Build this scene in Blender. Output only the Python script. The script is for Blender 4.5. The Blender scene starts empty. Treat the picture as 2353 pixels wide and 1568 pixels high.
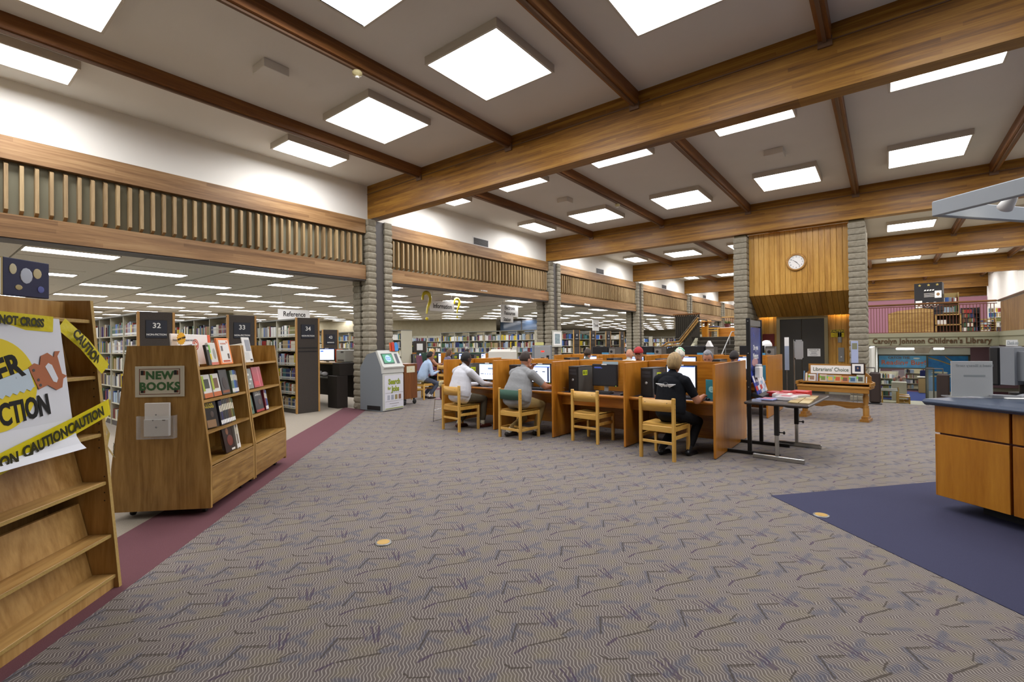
import bpy, math, random
from mathutils import Vector, Matrix
from math import sin, cos, pi, radians, sqrt

SC = bpy.context.scene
COL = SC.collection
# ------------------------------------------------------------------ camera
FPX, YAW, CAMH = 1098.55, radians(37.964), 1.5
PITCH, ROLL = math.atan(7.926 / 1098.55), radians(0.5766)
fh = Vector((-sin(YAW), cos(YAW), 0)); r0 = Vector((cos(YAW), sin(YAW), 0))
fw = fh * cos(PITCH) + Vector((0, 0, 1)) * sin(PITCH)
u0 = r0.cross(fw)
rc = r0 * cos(ROLL) - u0 * sin(ROLL); uc = u0 * cos(ROLL) + r0 * sin(ROLL)
cd = bpy.data.cameras.new('camera'); cam = bpy.data.objects.new('camera', cd); COL.objects.link(cam)
cd.sensor_width = 36; cd.lens = FPX / 2353 * 36; cd.clip_start = .05; cd.clip_end = 200
cam.matrix_world = Matrix(((rc.x, uc.x, -fw.x, 0), (rc.y, uc.y, -fw.y, 0), (rc.z, uc.z, -fw.z, CAMH), (0, 0, 0, 1)))
SC.camera = cam
# ------------------------------------------------------------------ world, exposure
w = bpy.data.worlds.new('world'); SC.world = w; w.use_nodes = True
w.node_tree.nodes['Background'].inputs[0].default_value = (.75, .85, 1, 1)
w.node_tree.nodes['Background'].inputs[1].default_value = .35
VS = SC.view_settings
VS.view_transform = 'Standard'; VS.look = 'None'; VS.gamma = 1; VS.use_curve_mapping = False
VS.exposure = 0.62
MAIN_LIGHT, STRIP_LIGHT, COVE_LIGHT = 11.0, 13.0, 14.0
SC.cycles.use_denoising = True
SC.cycles.max_bounces = 5; SC.cycles.diffuse_bounces = 3; SC.cycles.glossy_bounces = 2
SC.cycles.use_adaptive_sampling = True; SC.cycles.adaptive_threshold = .06
SC.cycles.transmission_bounces = 4; SC.cycles.transparent_max_bounces = 6
SC.cycles.caustics_reflective = False; SC.cycles.caustics_refractive = False
SC.cycles.sample_clamp_indirect = 6

RN = random.Random(11)
# ------------------------------------------------------------------ materials
MATS = {}
def lin(c):
    if isinstance(c, str):
        c = [int(c[i:i + 2], 16) / 255 for i in (0, 2, 4)]
        c = [x / 12.92 if x <= .04045 else ((x + .055) / 1.055) ** 2.4 for x in c]
    return (c[0], c[1], c[2], 1)
def _new(name):
    m = bpy.data.materials.new(name); m.use_nodes = True
    nt = m.node_tree; b = nt.nodes['Principled BSDF']
    MATS[name] = m
    return m, nt, b
def N(nt, t, **kw):
    n = nt.nodes.new(t)
    for k, v in kw.items():
        if k.startswith('i_'): n.inputs[k[2:].replace('_', ' ')].default_value = v
        else: setattr(n, k, v)
    return n
def L(nt, a, b): nt.links.new(a, b)
def ramp(nt, fac, stops):
    r = N(nt, 'ShaderNodeValToRGB'); e = r.color_ramp.elements
    while len(e) < len(stops): e.new(.5)
    for k, (p, c) in enumerate(stops): e[k].position = p; e[k].color = lin(c)
    L(nt, fac, r.inputs[0]); return r.outputs[0]
def bump(nt, b, h, strength, dist=.01):
    n = N(nt, 'ShaderNodeBump'); n.inputs['Strength'].default_value = strength; n.inputs['Distance'].default_value = dist
    L(nt, h, n.inputs['Height']); L(nt, n.outputs[0], b.inputs['Normal'])
def coords(nt, scale=(1, 1, 1), rnd=True, rot=(0, 0, 0)):
    tc = N(nt, 'ShaderNodeTexCoord'); mp = N(nt, 'ShaderNodeMapping')
    mp.inputs['Scale'].default_value = scale; mp.inputs['Rotation'].default_value = rot
    L(nt, tc.outputs['Object'], mp.inputs['Vector'])
    if not rnd: return mp.outputs[0]
    oi = N(nt, 'ShaderNodeObjectInfo'); ml = N(nt, 'ShaderNodeMath', operation='MULTIPLY'); ml.inputs[1].default_value = 37.0
    L(nt, oi.outputs['Random'], ml.inputs[0])
    ad = N(nt, 'ShaderNodeVectorMath', operation='ADD'); L(nt, mp.outputs[0], ad.inputs[0]); L(nt, ml.outputs[0], ad.inputs[1])
    return ad.outputs[0]
def flat(name, col, rough=.6, metal=0, spec=.4, noise=None, col2=None, bmp=None, coat=0):
    """plain procedural material; noise = (scale, amount) mottles towards col2; bmp = (scale, strength)"""
    if name in MATS: return MATS[name]
    m, nt, b = _new(name)
    b.inputs['Base Color'].default_value = lin(col); b.inputs['Roughness'].default_value = rough
    b.inputs['Metallic'].default_value = metal; b.inputs['Specular IOR Level'].default_value = spec
    b.inputs['Coat Weight'].default_value = coat
    if noise:
        v = coords(nt); n = N(nt, 'ShaderNodeTexNoise'); n.inputs['Scale'].default_value = noise[0]; n.inputs['Detail'].default_value = 4
        L(nt, v, n.inputs['Vector'])
        L(nt, ramp(nt, n.outputs[0], [(.5 - noise[1], col), (.5 + noise[1], col2 or col)]), b.inputs['Base Color'])
    if bmp:
        v = coords(nt); n = N(nt, 'ShaderNodeTexNoise'); n.inputs['Scale'].default_value = bmp[0]; n.inputs['Detail'].default_value = 3
        L(nt, v, n.inputs['Vector']); bump(nt, b, n.outputs[0], bmp[1])
    return m
def emit(name, col, strength, base='101010'):
    if name in MATS: return MATS[name]
    m, nt, b = _new(name)
    b.inputs['Base Color'].default_value = lin(base); b.inputs['Emission Color'].default_value = lin(col)
    b.inputs['Emission Strength'].default_value = strength; b.inputs['Roughness'].default_value = .4
    m.cycles.emission_sampling = 'NONE' if strength < 3 else 'FRONT'
    return m
def weak(m):
    m.cycles.emission_sampling = 'NONE'; return m
def glass(name, col='ffffff', rough=.02, alpha=.15):
    if name in MATS: return MATS[name]
    m, nt, b = _new(name)
    b.inputs['Base Color'].default_value = lin(col); b.inputs['Roughness'].default_value = rough; b.inputs['Alpha'].default_value = alpha
    return m
def wood(name, dark, mid, light, axis='x', fine=26, stretch=16, rough=.42, contrast=.22, cathedral=0, lam=None, coat=.1, bmp=.08):
    """wood with grain along `axis`; lam = (axis, thickness) shifts the tone per glued lamination"""
    if name in MATS: return MATS[name]
    m, nt, b = _new(name)
    k = 'xyz'.index(axis); sc = [fine, fine, fine]; sc[k] = fine / stretch
    v = coords(nt, tuple(sc))
    n1 = N(nt, 'ShaderNodeTexNoise'); n1.inputs['Scale'].default_value = .35; n1.inputs['Detail'].default_value = 3; n1.inputs['Distortion'].default_value = .6
    n2 = N(nt, 'ShaderNodeTexNoise'); n2.inputs['Scale'].default_value = 2.2; n2.inputs['Detail'].default_value = 5; n2.inputs['Roughness'].default_value = .65
    L(nt, v, n1.inputs['Vector']); L(nt, v, n2.inputs['Vector'])
    mx = N(nt, 'ShaderNodeMath', operation='MULTIPLY_ADD'); mx.inputs[1].default_value = .45
    L(nt, n2.outputs[0], mx.inputs[0])
    h = n1.outputs[0]
    if cathedral:
        md = N(nt, 'ShaderNodeMath', operation='MULTIPLY'); md.inputs[1].default_value = cathedral; L(nt, n1.outputs[0], md.inputs[0])
        fr = N(nt, 'ShaderNodeMath', operation='PINGPONG'); fr.inputs[1].default_value = .5; L(nt, md.outputs[0], fr.inputs[0]); h = fr.outputs[0]
        mm = N(nt, 'ShaderNodeMath', operation='MULTIPLY_ADD'); mm.inputs[1].default_value = .5; mm.inputs[2].default_value = .22; L(nt, h, mm.inputs[0]); h = mm.outputs[0]
    ml = N(nt, 'ShaderNodeMath', operation='MULTIPLY'); ml.inputs[1].default_value = .55; L(nt, h, ml.inputs[0]); L(nt, ml.outputs[0], mx.inputs[2])
    val = mx.outputs[0]
    if lam:
        kk = 'xyz'.index(lam[0]); tc = N(nt, 'ShaderNodeTexCoord'); sp = N(nt, 'ShaderNodeSeparateXYZ'); L(nt, tc.outputs['Object'], sp.inputs[0])
        dv = N(nt, 'ShaderNodeMath', operation='DIVIDE'); dv.inputs[1].default_value = lam[1]; L(nt, sp.outputs[kk], dv.inputs[0])
        fl = N(nt, 'ShaderNodeMath', operation='FLOOR'); L(nt, dv.outputs[0], fl.inputs[0])
        d2 = N(nt, 'ShaderNodeMath', operation='DIVIDE'); d2.inputs[1].default_value = 2.4; L(nt, sp.outputs[k], d2.inputs[0])
        wn0 = N(nt, 'ShaderNodeTexWhiteNoise', noise_dimensions='1D'); L(nt, fl.outputs[0], wn0.inputs['W'])
        ad = N(nt, 'ShaderNodeMath', operation='ADD'); L(nt, d2.outputs[0], ad.inputs[0]); L(nt, wn0.outputs[0], ad.inputs[1])
        f2 = N(nt, 'ShaderNodeMath', operation='FLOOR'); L(nt, ad.outputs[0], f2.inputs[0])
        cb = N(nt, 'ShaderNodeCombineXYZ'); L(nt, fl.outputs[0], cb.inputs[0]); L(nt, f2.outputs[0], cb.inputs[1])
        wn = N(nt, 'ShaderNodeTexWhiteNoise', noise_dimensions='2D'); L(nt, cb.outputs[0], wn.inputs['Vector'])
        ma = N(nt, 'ShaderNodeMath', operation='MULTIPLY_ADD'); ma.inputs[1].default_value = .16; L(nt, wn.outputs[0], ma.inputs[0])
        sb = N(nt, 'ShaderNodeMath', operation='SUBTRACT'); sb.inputs[1].default_value = .08; L(nt, val, sb.inputs[0]); L(nt, sb.outputs[0], ma.inputs[2])
        val = ma.outputs[0]
    else:
        oi = N(nt, 'ShaderNodeObjectInfo'); ma = N(nt, 'ShaderNodeMath', operation='MULTIPLY_ADD'); ma.inputs[1].default_value = .14
        sb = N(nt, 'ShaderNodeMath', operation='SUBTRACT'); sb.inputs[1].default_value = .07; L(nt, val, sb.inputs[0])
        L(nt, oi.outputs['Random'], ma.inputs[0]); L(nt, sb.outputs[0], ma.inputs[2]); val = ma.outputs[0]
    L(nt, ramp(nt, val, [(.5 - contrast, dark), (.5, mid), (.5 + contrast, light)]), b.inputs['Base Color'])
    b.inputs['Roughness'].default_value = rough; b.inputs['Specular IOR Level'].default_value = .35; b.inputs['Coat Weight'].default_value = coat
    b.inputs['Coat Roughness'].default_value = .25
    bump(nt, b, n2.outputs[0], bmp, .003)
    return m
# ------------------------------------------------------------------ meshes
class MB:
    def __init__(s): s.v = []; s.f = []; s.m = []; s.sm = []
    def add(s, vs, fs, mi=0, T=None, smooth=False):
        o = len(s.v)
        s.v += [tuple(T @ Vector(p)) for p in vs] if T is not None else [tuple(p) for p in vs]
        for k, f in enumerate(fs):
            s.f.append([i + o for i in f]); s.m.append(mi[k] if isinstance(mi, list) else mi); s.sm.append(smooth)
        return s
    def box(s, x0, x1, y0, y1, z0, z1, mi=0, T=None):
        vs = [(x, y, z) for z in (z0, z1) for y in (y0, y1) for x in (x0, x1)]
        return s.add(vs, [(0, 2, 3, 1), (4, 5, 7, 6), (0, 1, 5, 4), (2, 6, 7, 3), (0, 4, 6, 2), (1, 3, 7, 5)], mi, T)
    def rbox(s, x0, x1, y0, y1, z0, z1, c=.004, mi=0, T=None):
        c = min(c, (x1 - x0) * .49, (y1 - y0) * .49, (z1 - z0) * .49)
        vs = []; ix = {}
        for sx in (0, 1):
            for sy in (0, 1):
                for sz in (0, 1):
                    X, Y, Z = (x0, x1)[sx], (y0, y1)[sy], (z0, z1)[sz]; dx, dy, dz = (1 - 2 * sx) * c, (1 - 2 * sy) * c, (1 - 2 * sz) * c
                    for a, p in enumerate(((X, Y + dy, Z + dz), (X + dx, Y, Z + dz), (X + dx, Y + dy, Z))):
                        ix[sx, sy, sz, a] = len(vs); vs.append(p)
        g = lambda *k: ix[k]
        fs = []
        for t in (0, 1):
            q = [g(t, 0, 0, 0), g(t, 1, 0, 0), g(t, 1, 1, 0), g(t, 0, 1, 0)]; fs.append(q if t else q[::-1])
            q = [g(0, t, 0, 1), g(0, t, 1, 1), g(1, t, 1, 1), g(1, t, 0, 1)]; fs.append(q if t else q[::-1])
            q = [g(0, 0, t, 2), g(1, 0, t, 2), g(1, 1, t, 2), g(0, 1, t, 2)]; fs.append(q if t else q[::-1])
        for a in (0, 1):
            for b in (0, 1):
                f = lambda q: fs.append(q if (a + b) % 2 else q[::-1])
                f([g(a, b, 0, 0), g(a, b, 0, 1), g(a, b, 1, 1), g(a, b, 1, 0)])
                f([g(a, 0, b, 2), g(a, 0, b, 0), g(a, 1, b, 0), g(a, 1, b, 2)])
                f([g(0, a, b, 1), g(0, a, b, 2), g(1, a, b, 2), g(1, a, b, 1)])
                for d in (0, 1):
                    q = [g(a, b, d, 0), g(a, b, d, 1), g(a, b, d, 2)]; fs.append(q if (a + b + d) % 2 else q[::-1])
        return s.add(vs, fs, mi, T)
    def prism(s, poly, lo, hi, ax='z', mi=0, T=None, smooth=False):
        """poly of (a,b) extruded from lo to hi along ax; (a,b) = the other two axes in xyz order"""
        n = len(poly)
        def P(a, b, c): return {'z': (a, b, c), 'y': (a, c, b), 'x': (c, a, b)}[ax]
        vs = [P(a, b, lo) for a, b in poly] + [P(a, b, hi) for a, b in poly]
        fs = [list(range(n))[::-1], list(range(n, 2 * n))] + [(i, (i + 1) % n, n + (i + 1) % n, n + i) for i in range(n)]
        return s.add(vs, fs, mi, T, smooth)
    def quad(s, *p, mi=0, T=None): return s.add(p, [list(range(len(p)))], mi, T)
    def tube(s, pts, r, n=8, mi=0, T=None, caps=True, smooth=True, flatz=1):
        pts = [Vector(p) for p in pts]; rs = r if isinstance(r, (list, tuple)) else [r] * len(pts)
        vs = []; up = None
        for i, p in enumerate(pts):
            d = (pts[min(i + 1, len(pts) - 1)] - pts[max(i - 1, 0)]).normalized()
            if up is None:
                a = Vector((0, 0, 1)) if abs(d.z) < .9 else Vector((1, 0, 0))
                up = (a - d * a.dot(d)).normalized()
            else: up = (up - d * up.dot(d)).normalized()
            sd = d.cross(up)
            vs += [p + (up * cos(2 * pi * k / n) * flatz + sd * sin(2 * pi * k / n)) * rs[i] for k in range(n)]
        fs = [(i * n + k, (i + 1) * n + k, (i + 1) * n + (k + 1) % n, i * n + (k + 1) % n) for i in range(len(pts) - 1) for k in range(n)]
        s.add(vs, fs, mi, T, smooth)
        if caps: s.add([vs[k] for k in range(n)], [list(range(n))], mi, T); s.add([vs[-n + k] for k in range(n)], [list(range(n))[::-1]], mi, T)
        return s
    def cyl(s, c, r, z0, z1, n=16, mi=0, T=None, r2=None): return s.lathe([(r, z0), (r if r2 is None else r2, z1)], n, c, mi, T)
    def lathe(s, prof, n=16, c=(0, 0), mi=0, T=None, smooth=True, caps=True):
        vs = [(c[0] + r * cos(2 * pi * k / n), c[1] + r * sin(2 * pi * k / n), z) for r, z in prof for k in range(n)]
        fs = [(i * n + k, i * n + (k + 1) % n, (i + 1) * n + (k + 1) % n, (i + 1) * n + k) for i in range(len(prof) - 1) for k in range(n)]
        s.add(vs, fs, mi, T, smooth)
        if caps: s.add(vs[:n], [list(range(n))[::-1]], mi, T); s.add(vs[-n:], [list(range(n))], mi, T)
        return s
    def ell(s, c, r, nu=12, nv=8, mi=0, T=None, warp=None):
        if not isinstance(r, (tuple, list)): r = (r, r, r)
        vs = []
        for j in range(nv + 1):
            t = pi * j / nv
            for i in range(nu):
                a = 2 * pi * i / nu; p = Vector((sin(t) * cos(a), sin(t) * sin(a), cos(t)))
                if warp: p = warp(p)
                vs.append((c[0] + r[0] * p.x, c[1] + r[1] * p.y, c[2] + r[2] * p.z))
        fs = [(j * nu + i, (j + 1) * nu + i, (j + 1) * nu + (i + 1) % nu, j * nu + (i + 1) % nu) for j in range(nv) for i in range(nu)]
        return s.add(vs, fs, mi, T, True)
    def mesh(s, name, mats):
        me = bpy.data.meshes.new(name); me.from_pydata(s.v, [], s.f)
        for m in (mats if isinstance(mats, (list, tuple)) else [mats]): me.materials.append(m)
        me.polygons.foreach_set('material_index', s.m); me.polygons.foreach_set('use_smooth', s.sm)
        me.validate(); me.update(); return me
    def build(s, name, mats, parent=None, loc=(0, 0, 0), rot=None): return put(name, s.mesh(name, mats), parent, loc, rot)
def put(name, me, parent=None, loc=(0, 0, 0), rot=None, scale=None):
    o = bpy.data.objects.new(name, me); COL.objects.link(o); o.parent = parent; o.location = loc
    if rot is not None: o.rotation_euler = rot
    if scale is not None: o.scale = scale
    return o
def tag(o, label=None, cat=None, group=None, kind=None):
    for k, v in (('label', label), ('category', cat), ('group', group), ('kind', kind)):
        if v: o[k] = v
    return o
def thing(name, label, cat, loc=(0, 0, 0), rz=0, group=None):
    o = bpy.data.objects.new(name, None); COL.objects.link(o); o.location = loc; o.rotation_euler = (0, 0, rz); o.empty_display_size = .1
    return tag(o, label, cat, group)
def struct(name, mb, mats, label=None, parent=None, loc=(0, 0, 0)):
    o = mb.build(name, mats, parent, loc)
    if parent is None: o['kind'] = 'structure'
    if label: o['label'] = label
    return o
def dup(o, parent=None, loc=None, rz=None, label=None):
    c = o.copy(); COL.objects.link(c); c.parent = parent
    if loc is not None: c.location = loc
    if rz is not None: c.rotation_euler = (0, 0, rz)
    if label: c['label'] = label
    for ch in [x for x in o.children]: dup(ch, c)
    return c
TXT = {}
def txt(name, body, size, mat, parent, loc, rot=(pi / 2, 0, 0), bold=0, ext=.0006, sx=1, ax='CENTER', shear=0, spacing=1):
    key = (body, size, bold, ext, ax, shear, mat.name, spacing)
    if key not in TXT:
        c = bpy.data.curves.new(name, 'FONT'); c.body = body; c.size = size; c.offset = bold; c.extrude = ext; c.align_x = ax; c.align_y = 'CENTER'
        c.shear = shear; c.resolution_u = 3; c.space_character = spacing
        t = bpy.data.objects.new('tmp', c); COL.objects.link(t)
        me = bpy.data.meshes.new_from_object(t); me.name = name; me.materials.clear(); me.materials.append(mat)
        bpy.data.objects.remove(t); bpy.data.curves.remove(c); TXT[key] = me
    return put(name, TXT[key], parent, loc, rot, (sx, 1, 1))
R90 = (pi / 2, 0, 0)
def XY(u, v, z=0): return ((u - v) / sqrt(2), (u + v) / sqrt(2), z)
ORD = 'first second third fourth fifth sixth seventh eighth ninth tenth eleventh twelfth thirteenth fourteenth fifteenth sixteenth seventeenth eighteenth nineteenth twentieth'.split()
ORD += [t + '-' + o for t in ('twenty', 'thirty', 'forty') for o in ORD[:9]]
ORD.insert(29, 'thirtieth'); ORD.insert(39, 'fortieth')
def nth(i): return ORD[i]
# ================================================================== carpets and floors
def carpet_material():
    m, nt, b = _new('patterned_carpet')
    tc = N(nt, 'ShaderNodeTexCoord'); mp = N(nt, 'ShaderNodeMapping'); mp.inputs['Rotation'].default_value = (0, 0, radians(-45))
    L(nt, tc.outputs['Object'], mp.inputs['Vector'])                      # x = along (1,1), y = along (-1,1)
    P = .462
    sh = N(nt, 'ShaderNodeVectorMath', operation='SUBTRACT'); L(nt, mp.outputs[0], sh.inputs[0]); sh.inputs[1].default_value = (.19 - 10 * P, 2.19 - 10 * P, 0)
    wob = N(nt, 'ShaderNodeTexNoise'); wob.inputs['Scale'].default_value = 60; wob.inputs['Detail'].default_value = 1; L(nt, mp.outputs[0], wob.inputs['Vector'])
    wsc = N(nt, 'ShaderNodeVectorMath', operation='SCALE'); wsc.inputs['Scale'].default_value = .012; L(nt, wob.outputs['Color'], wsc.inputs[0])
    ad = N(nt, 'ShaderNodeVectorMath', operation='ADD'); L(nt, sh.outputs[0], ad.inputs[0]); L(nt, wsc.outputs[0], ad.inputs[1])
    md = N(nt, 'ShaderNodeVectorMath', operation='MODULO'); L(nt, ad.outputs[0], md.inputs[0]); md.inputs[1].default_value = (P, P, 9)
    fz = N(nt, 'ShaderNodeVectorMath', operation='MULTIPLY'); L(nt, md.outputs[0], fz.inputs[0]); fz.inputs[1].default_value = (1, 1, 0)
    p = fz.outputs[0]
    def seg(a, c, wd, soft=.003):
        a = Vector((*a, 0)); ba = Vector((*c, 0)) - a
        pa = N(nt, 'ShaderNodeVectorMath', operation='SUBTRACT'); L(nt, p, pa.inputs[0]); pa.inputs[1].default_value = a
        d = N(nt, 'ShaderNodeVectorMath', operation='DOT_PRODUCT'); L(nt, pa.outputs[0], d.inputs[0]); d.inputs[1].default_value = ba / ba.length_squared
        cl = N(nt, 'ShaderNodeClamp'); L(nt, d.outputs['Value'], cl.inputs[0])
        s = N(nt, 'ShaderNodeVectorMath', operation='SCALE'); s.inputs[0].default_value = ba; L(nt, cl.outputs[0], s.inputs['Scale'])
        df = N(nt, 'ShaderNodeVectorMath', operation='DISTANCE'); L(nt, pa.outputs[0], df.inputs[0]); L(nt, s.outputs[0], df.inputs[1])
        mr = N(nt, 'ShaderNodeMapRange'); mr.inputs['From Min'].default_value = wd; mr.inputs['From Max'].default_value = wd + soft
        mr.inputs['To Min'].default_value = 1; mr.inputs['To Max'].default_value = 0; L(nt, df.outputs['Value'], mr.inputs[0])
        return mr.outputs[0]
    def mxv(vals):
        o = vals[0]
        for q in vals[1:]:
            n = N(nt, 'ShaderNodeMath', operation='MAXIMUM'); L(nt, o, n.inputs[0]); L(nt, q, n.inputs[1]); o = n.outputs[0]
        return o
    def mul(a, k):
        n = N(nt, 'ShaderNodeMath', operation='MULTIPLY'); L(nt, a, n.inputs[0])
        if isinstance(k, (int, float)): n.inputs[1].default_value = k
        else: L(nt, k, n.inputs[1])
        return n.outputs[0]
    def mix(fac, c1, c2):
        n = N(nt, 'ShaderNodeMix', data_type='RGBA'); L(nt, fac, n.inputs['Factor'])
        for k, c in ((6, c1), (7, c2)):
            if isinstance(c, str): n.inputs[k].default_value = lin(c)
            else: L(nt, c, n.inputs[k])
        return n.outputs[2]
    # wavy woven lines
    sp = N(nt, 'ShaderNodeSeparateXYZ'); L(nt, mp.outputs[0], sp.inputs[0])
    s1 = N(nt, 'ShaderNodeMath', operation='SINE'); L(nt, mul(sp.outputs[1], 2 * pi / .062), s1.inputs[0])
    nz = N(nt, 'ShaderNodeTexNoise'); nz.inputs['Scale'].default_value = 9; L(nt, mp.outputs[0], nz.inputs['Vector'])
    ph = N(nt, 'ShaderNodeMath', operation='MULTIPLY_ADD'); ph.inputs[1].default_value = 1.6; L(nt, s1.outputs[0], ph.inputs[0])
    ph2 = N(nt, 'ShaderNodeMath', operation='MULTIPLY_ADD'); ph2.inputs[1].default_value = 2 * pi / .0165; L(nt, sp.outputs[0], ph2.inputs[0])
    L(nt, mul(nz.outputs[0], 14), ph2.inputs[2]); L(nt, ph2.outputs[0], ph.inputs[2])
    s2 = N(nt, 'ShaderNodeMath', operation='SINE'); L(nt, ph.outputs[0], s2.inputs[0])
    mr = N(nt, 'ShaderNodeMapRange'); mr.inputs['From Min'].default_value = .35; mr.inputs['From Max'].default_value = .95; L(nt, s2.outputs[0], mr.inputs[0])
    speck = N(nt, 'ShaderNodeTexNoise'); speck.inputs['Scale'].default_value = 420; speck.inputs['Detail'].default_value = 2; L(nt, mp.outputs[0], speck.inputs['Vector'])
    base = mix(mul(mr.outputs[0], speck.outputs[0]), '625a55', 'bfb7ad')
    # mustard clouds per cell, blue streaks, brown strokes
    mus = mxv([seg((.27, .245), (.33, .245), .02, .06), seg((.02, .39), (.05, .41), .015, .07), seg((.22, .09), (.25, .11), .01, .055), seg((.41, .06), (.43, .08), .005, .05)])
    mspk = N(nt, 'ShaderNodeMapRange'); mspk.inputs['From Min'].default_value = .42; mspk.inputs['From Max'].default_value = .6; L(nt, speck.outputs[0], mspk.inputs[0])
    base = mix(mul(mul(mus, mspk.outputs[0]), .6), base, '7d7458')
    blu = mxv([seg((.296, .341), (.452, .452), .009, .02), seg((.385, .23), (.457, .247), .012, .02), seg((.005, .2), (.07, .25), .012, .022), seg((.2, .05), (.3, .03), .006, .02), seg((.13, .36), (.1, .23), .01, .015), seg((.14, .30), (.2, .26), .004, .02), seg((.40, .38), (.455, .33), .006, .02)])
    base = mix(mul(mul(blu, mspk.outputs[0]), .85), base, '454d60')
    brn = mxv([seg((.18, .175), (.375, .215), .0045), seg((.14, .363), (.264, .353), .0035), seg((.15, .352), (.25, .343), .0012), seg((.14, .363), (.097, .22), .0035), seg((.043, .05), (.069, .02), .004), seg((.069, .02), (.16, .013), .004), seg((.353, .235), (.425, .287), .0025)])
    base = mix(mul(brn, .8), base, '443d36')
    pur = mxv([seg((.294, .447), (.336, .306), .0035), seg((.335, .449), (.349, .311), .004), seg((.25, .44), (.285, .33), .0014), seg((.1, .125), (.162, .17), .006)])
    base = mix(mul(pur, .75), base, '45384a')
    L(nt, base, b.inputs['Base Color']); b.inputs['Roughness'].default_value = .95; b.inputs['Specular IOR Level'].default_value = .1
    bump(nt, b, speck.outputs[0], .25, .004)
    return m
M_CARPET = carpet_material()
M_MAROON = flat('maroon_carpet', '6e4a4e', .95, 0, .1, (260, .25), '5a3c40', (300, .2))
M_BLUE = flat('blue_carpet', '434358', .95, 0, .1, (260, .3), '38394c', (300, .2))
M_BEIGE = flat('beige_carpet', '9c9384', .95, 0, .1, (160, .25), '857c6e', (300, .2))
M_CEIL = flat('ceiling_plaster', 'dedad2', .9, 0, .1, (1.2, .4), 'd7d3ca', (90, .12))
M_WALL = flat('white_wall', 'eeece4', .85, 0, .15, (1.5, .4), 'e9e6dc')
M_MAUVE = flat('mauve_wall', '9a6f7c', .85, 0, .15)
M_BEAM = wood('glulam_beam', '5a3608', '8a5d16', 'ac7e2e', 'x', 26, 22, .5, .2, lam=('z', .045))
M_PURL = wood('purlin_wood', '4f2e10', '77491e', '966632', 'y', 22, 20, .5, .22)
M_FACB = wood('facade_beam', '5f4223', '876540', 'a6855a', 'y', 22, 22, .55, .22, lam=('z', .06))
M_SLAT = wood('slat_wood', '7d6544', '9c835c', 'b59d72', 'z', 30, 14, .55, .22)
M_PANEL = flat('olive_panel', '7d7a66', .8, 0, .2, (2, .4), '77735e')
M_BLOCK = flat('split_face_block', '96907f', .95, 0, .1, (14, .3), '7d7563', (55, .7))
M_MORTAR = flat('mortar_dark', '5c5440', .95, 0, .1)
M_STEEL = flat('brown_steel', '4a443e', .5, 0, .4)
M_BLOCKW = flat('block_wall', 'a0977f', .9, 0, .1, (6, .3), '948a70', (60, .3))

def poly_slab(pts, z0, z1):
    return MB().prism(pts, z0, z1, 'z')
# beige carpet slab under everything on the entrance level (the lower level is left open)
struct('floor', poly_slab([(-48, -12), (12, -12), (12, 14.57), (-.3, 14.57), (-.3, 62), (-48, 62)], -.3, 0), M_BEIGE)
cp = [XY(-2.03, -9)[:2], XY(-2.03, 11.53)[:2], (-9.6, 6.7), (-10.4, 7.5), (-14.0, 8.9), (-9.0, 13.9), (-9.0, 20.5), (-.3, 20.5), (-.3, 14.57), (11.9, 14.57), (11.9, -9)]
cp = [(-3, -7.5)] + cp[1:]
cp[0] = XY(-2.03, 2 - 12.0)[:2]
struct('floor_carpet', poly_slab(cp, 0, .004), M_CARPET)
struct('floor_maroon_border', poly_slab([XY(-2.03, -8)[:2], (-9.57, 6.7), (-10.44, 6.7), XY(-2.65, -8)[:2]], 0, .005), M_MAROON)
v0, v1 = 16.2, 16.95
struct('floor_maroon_edge', poly_slab([XY(-4.5, v0)[:2], XY(3.4, v0)[:2], XY(3.4, v1)[:2], XY(-4.5, v1)[:2]], 0, .005), M_MAROON)
struct('floor_blue_carpet', poly_slab([(-.89, 5.206), (3.6, .716 - .02), (9, .7), (9, 12), (4.9, 12)], .004, .008), M_BLUE)
# ================================================================== room shell
ZC, FX = 5.33, -9.75
struct('ceiling', MB().box(FX, 12, -12, 46, ZC, ZC + .2), M_CEIL)
struct('wall_left', MB().box(FX - .2, FX, -12, 60, 3.2, ZC + .2), M_WALL)
struct('wall_right', MB().box(12, 12.2, -12, 46, -2, ZC + .2), M_WALL)
struct('wall_front', MB().box(-48, 12, -12.2, -12, 0, ZC + .2), M_WALL)
struct('wall_back', MB().box(-9.75, 12, 46, 46.2, -2, ZC + .2), M_WALL)
# main glulam beams and the purlins between them
BY = [6.91 + 7.66 * k for k in range(-2, 6)]
M_CAP = flat('conduit_brown', '6b4f38', .5)
for k, y in enumerate(BY):
    o = struct('ceiling_beam', MB().box(FX, 11.98, 0, .26, 4.53, ZC), M_BEAM, loc=(0, y, 0))
    MB().box(FX, 11.98, -.012, -.002, 5.125, 5.14).build('conduit', M_CAP, o)
    MB().box(FX, 11.98, .262, .272, 5.125, 5.14).build('conduit', M_CAP, o)
PXS = [-7.88, -5.42, -2.97, -.53, 1.9, 4.34, 6.78, 9.2]
pm = MB().box(-.065, .065, 0, 7.4, 5.14, ZC).mesh('purlin', M_PURL)
hm = MB().box(-.075, .075, 7.37, 7.4, 5.06, 5.18).box(-.02, .02, 0, 7.4, 5.11, 5.14).mesh('hanger', M_CAP)
for k, y in enumerate(BY[:-1]):
    for x in PXS:
        o = put('ceiling_purlin', pm, None, (x, y + .26, 0)); o['kind'] = 'structure'
        put('joist_hanger', hm, o)
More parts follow.
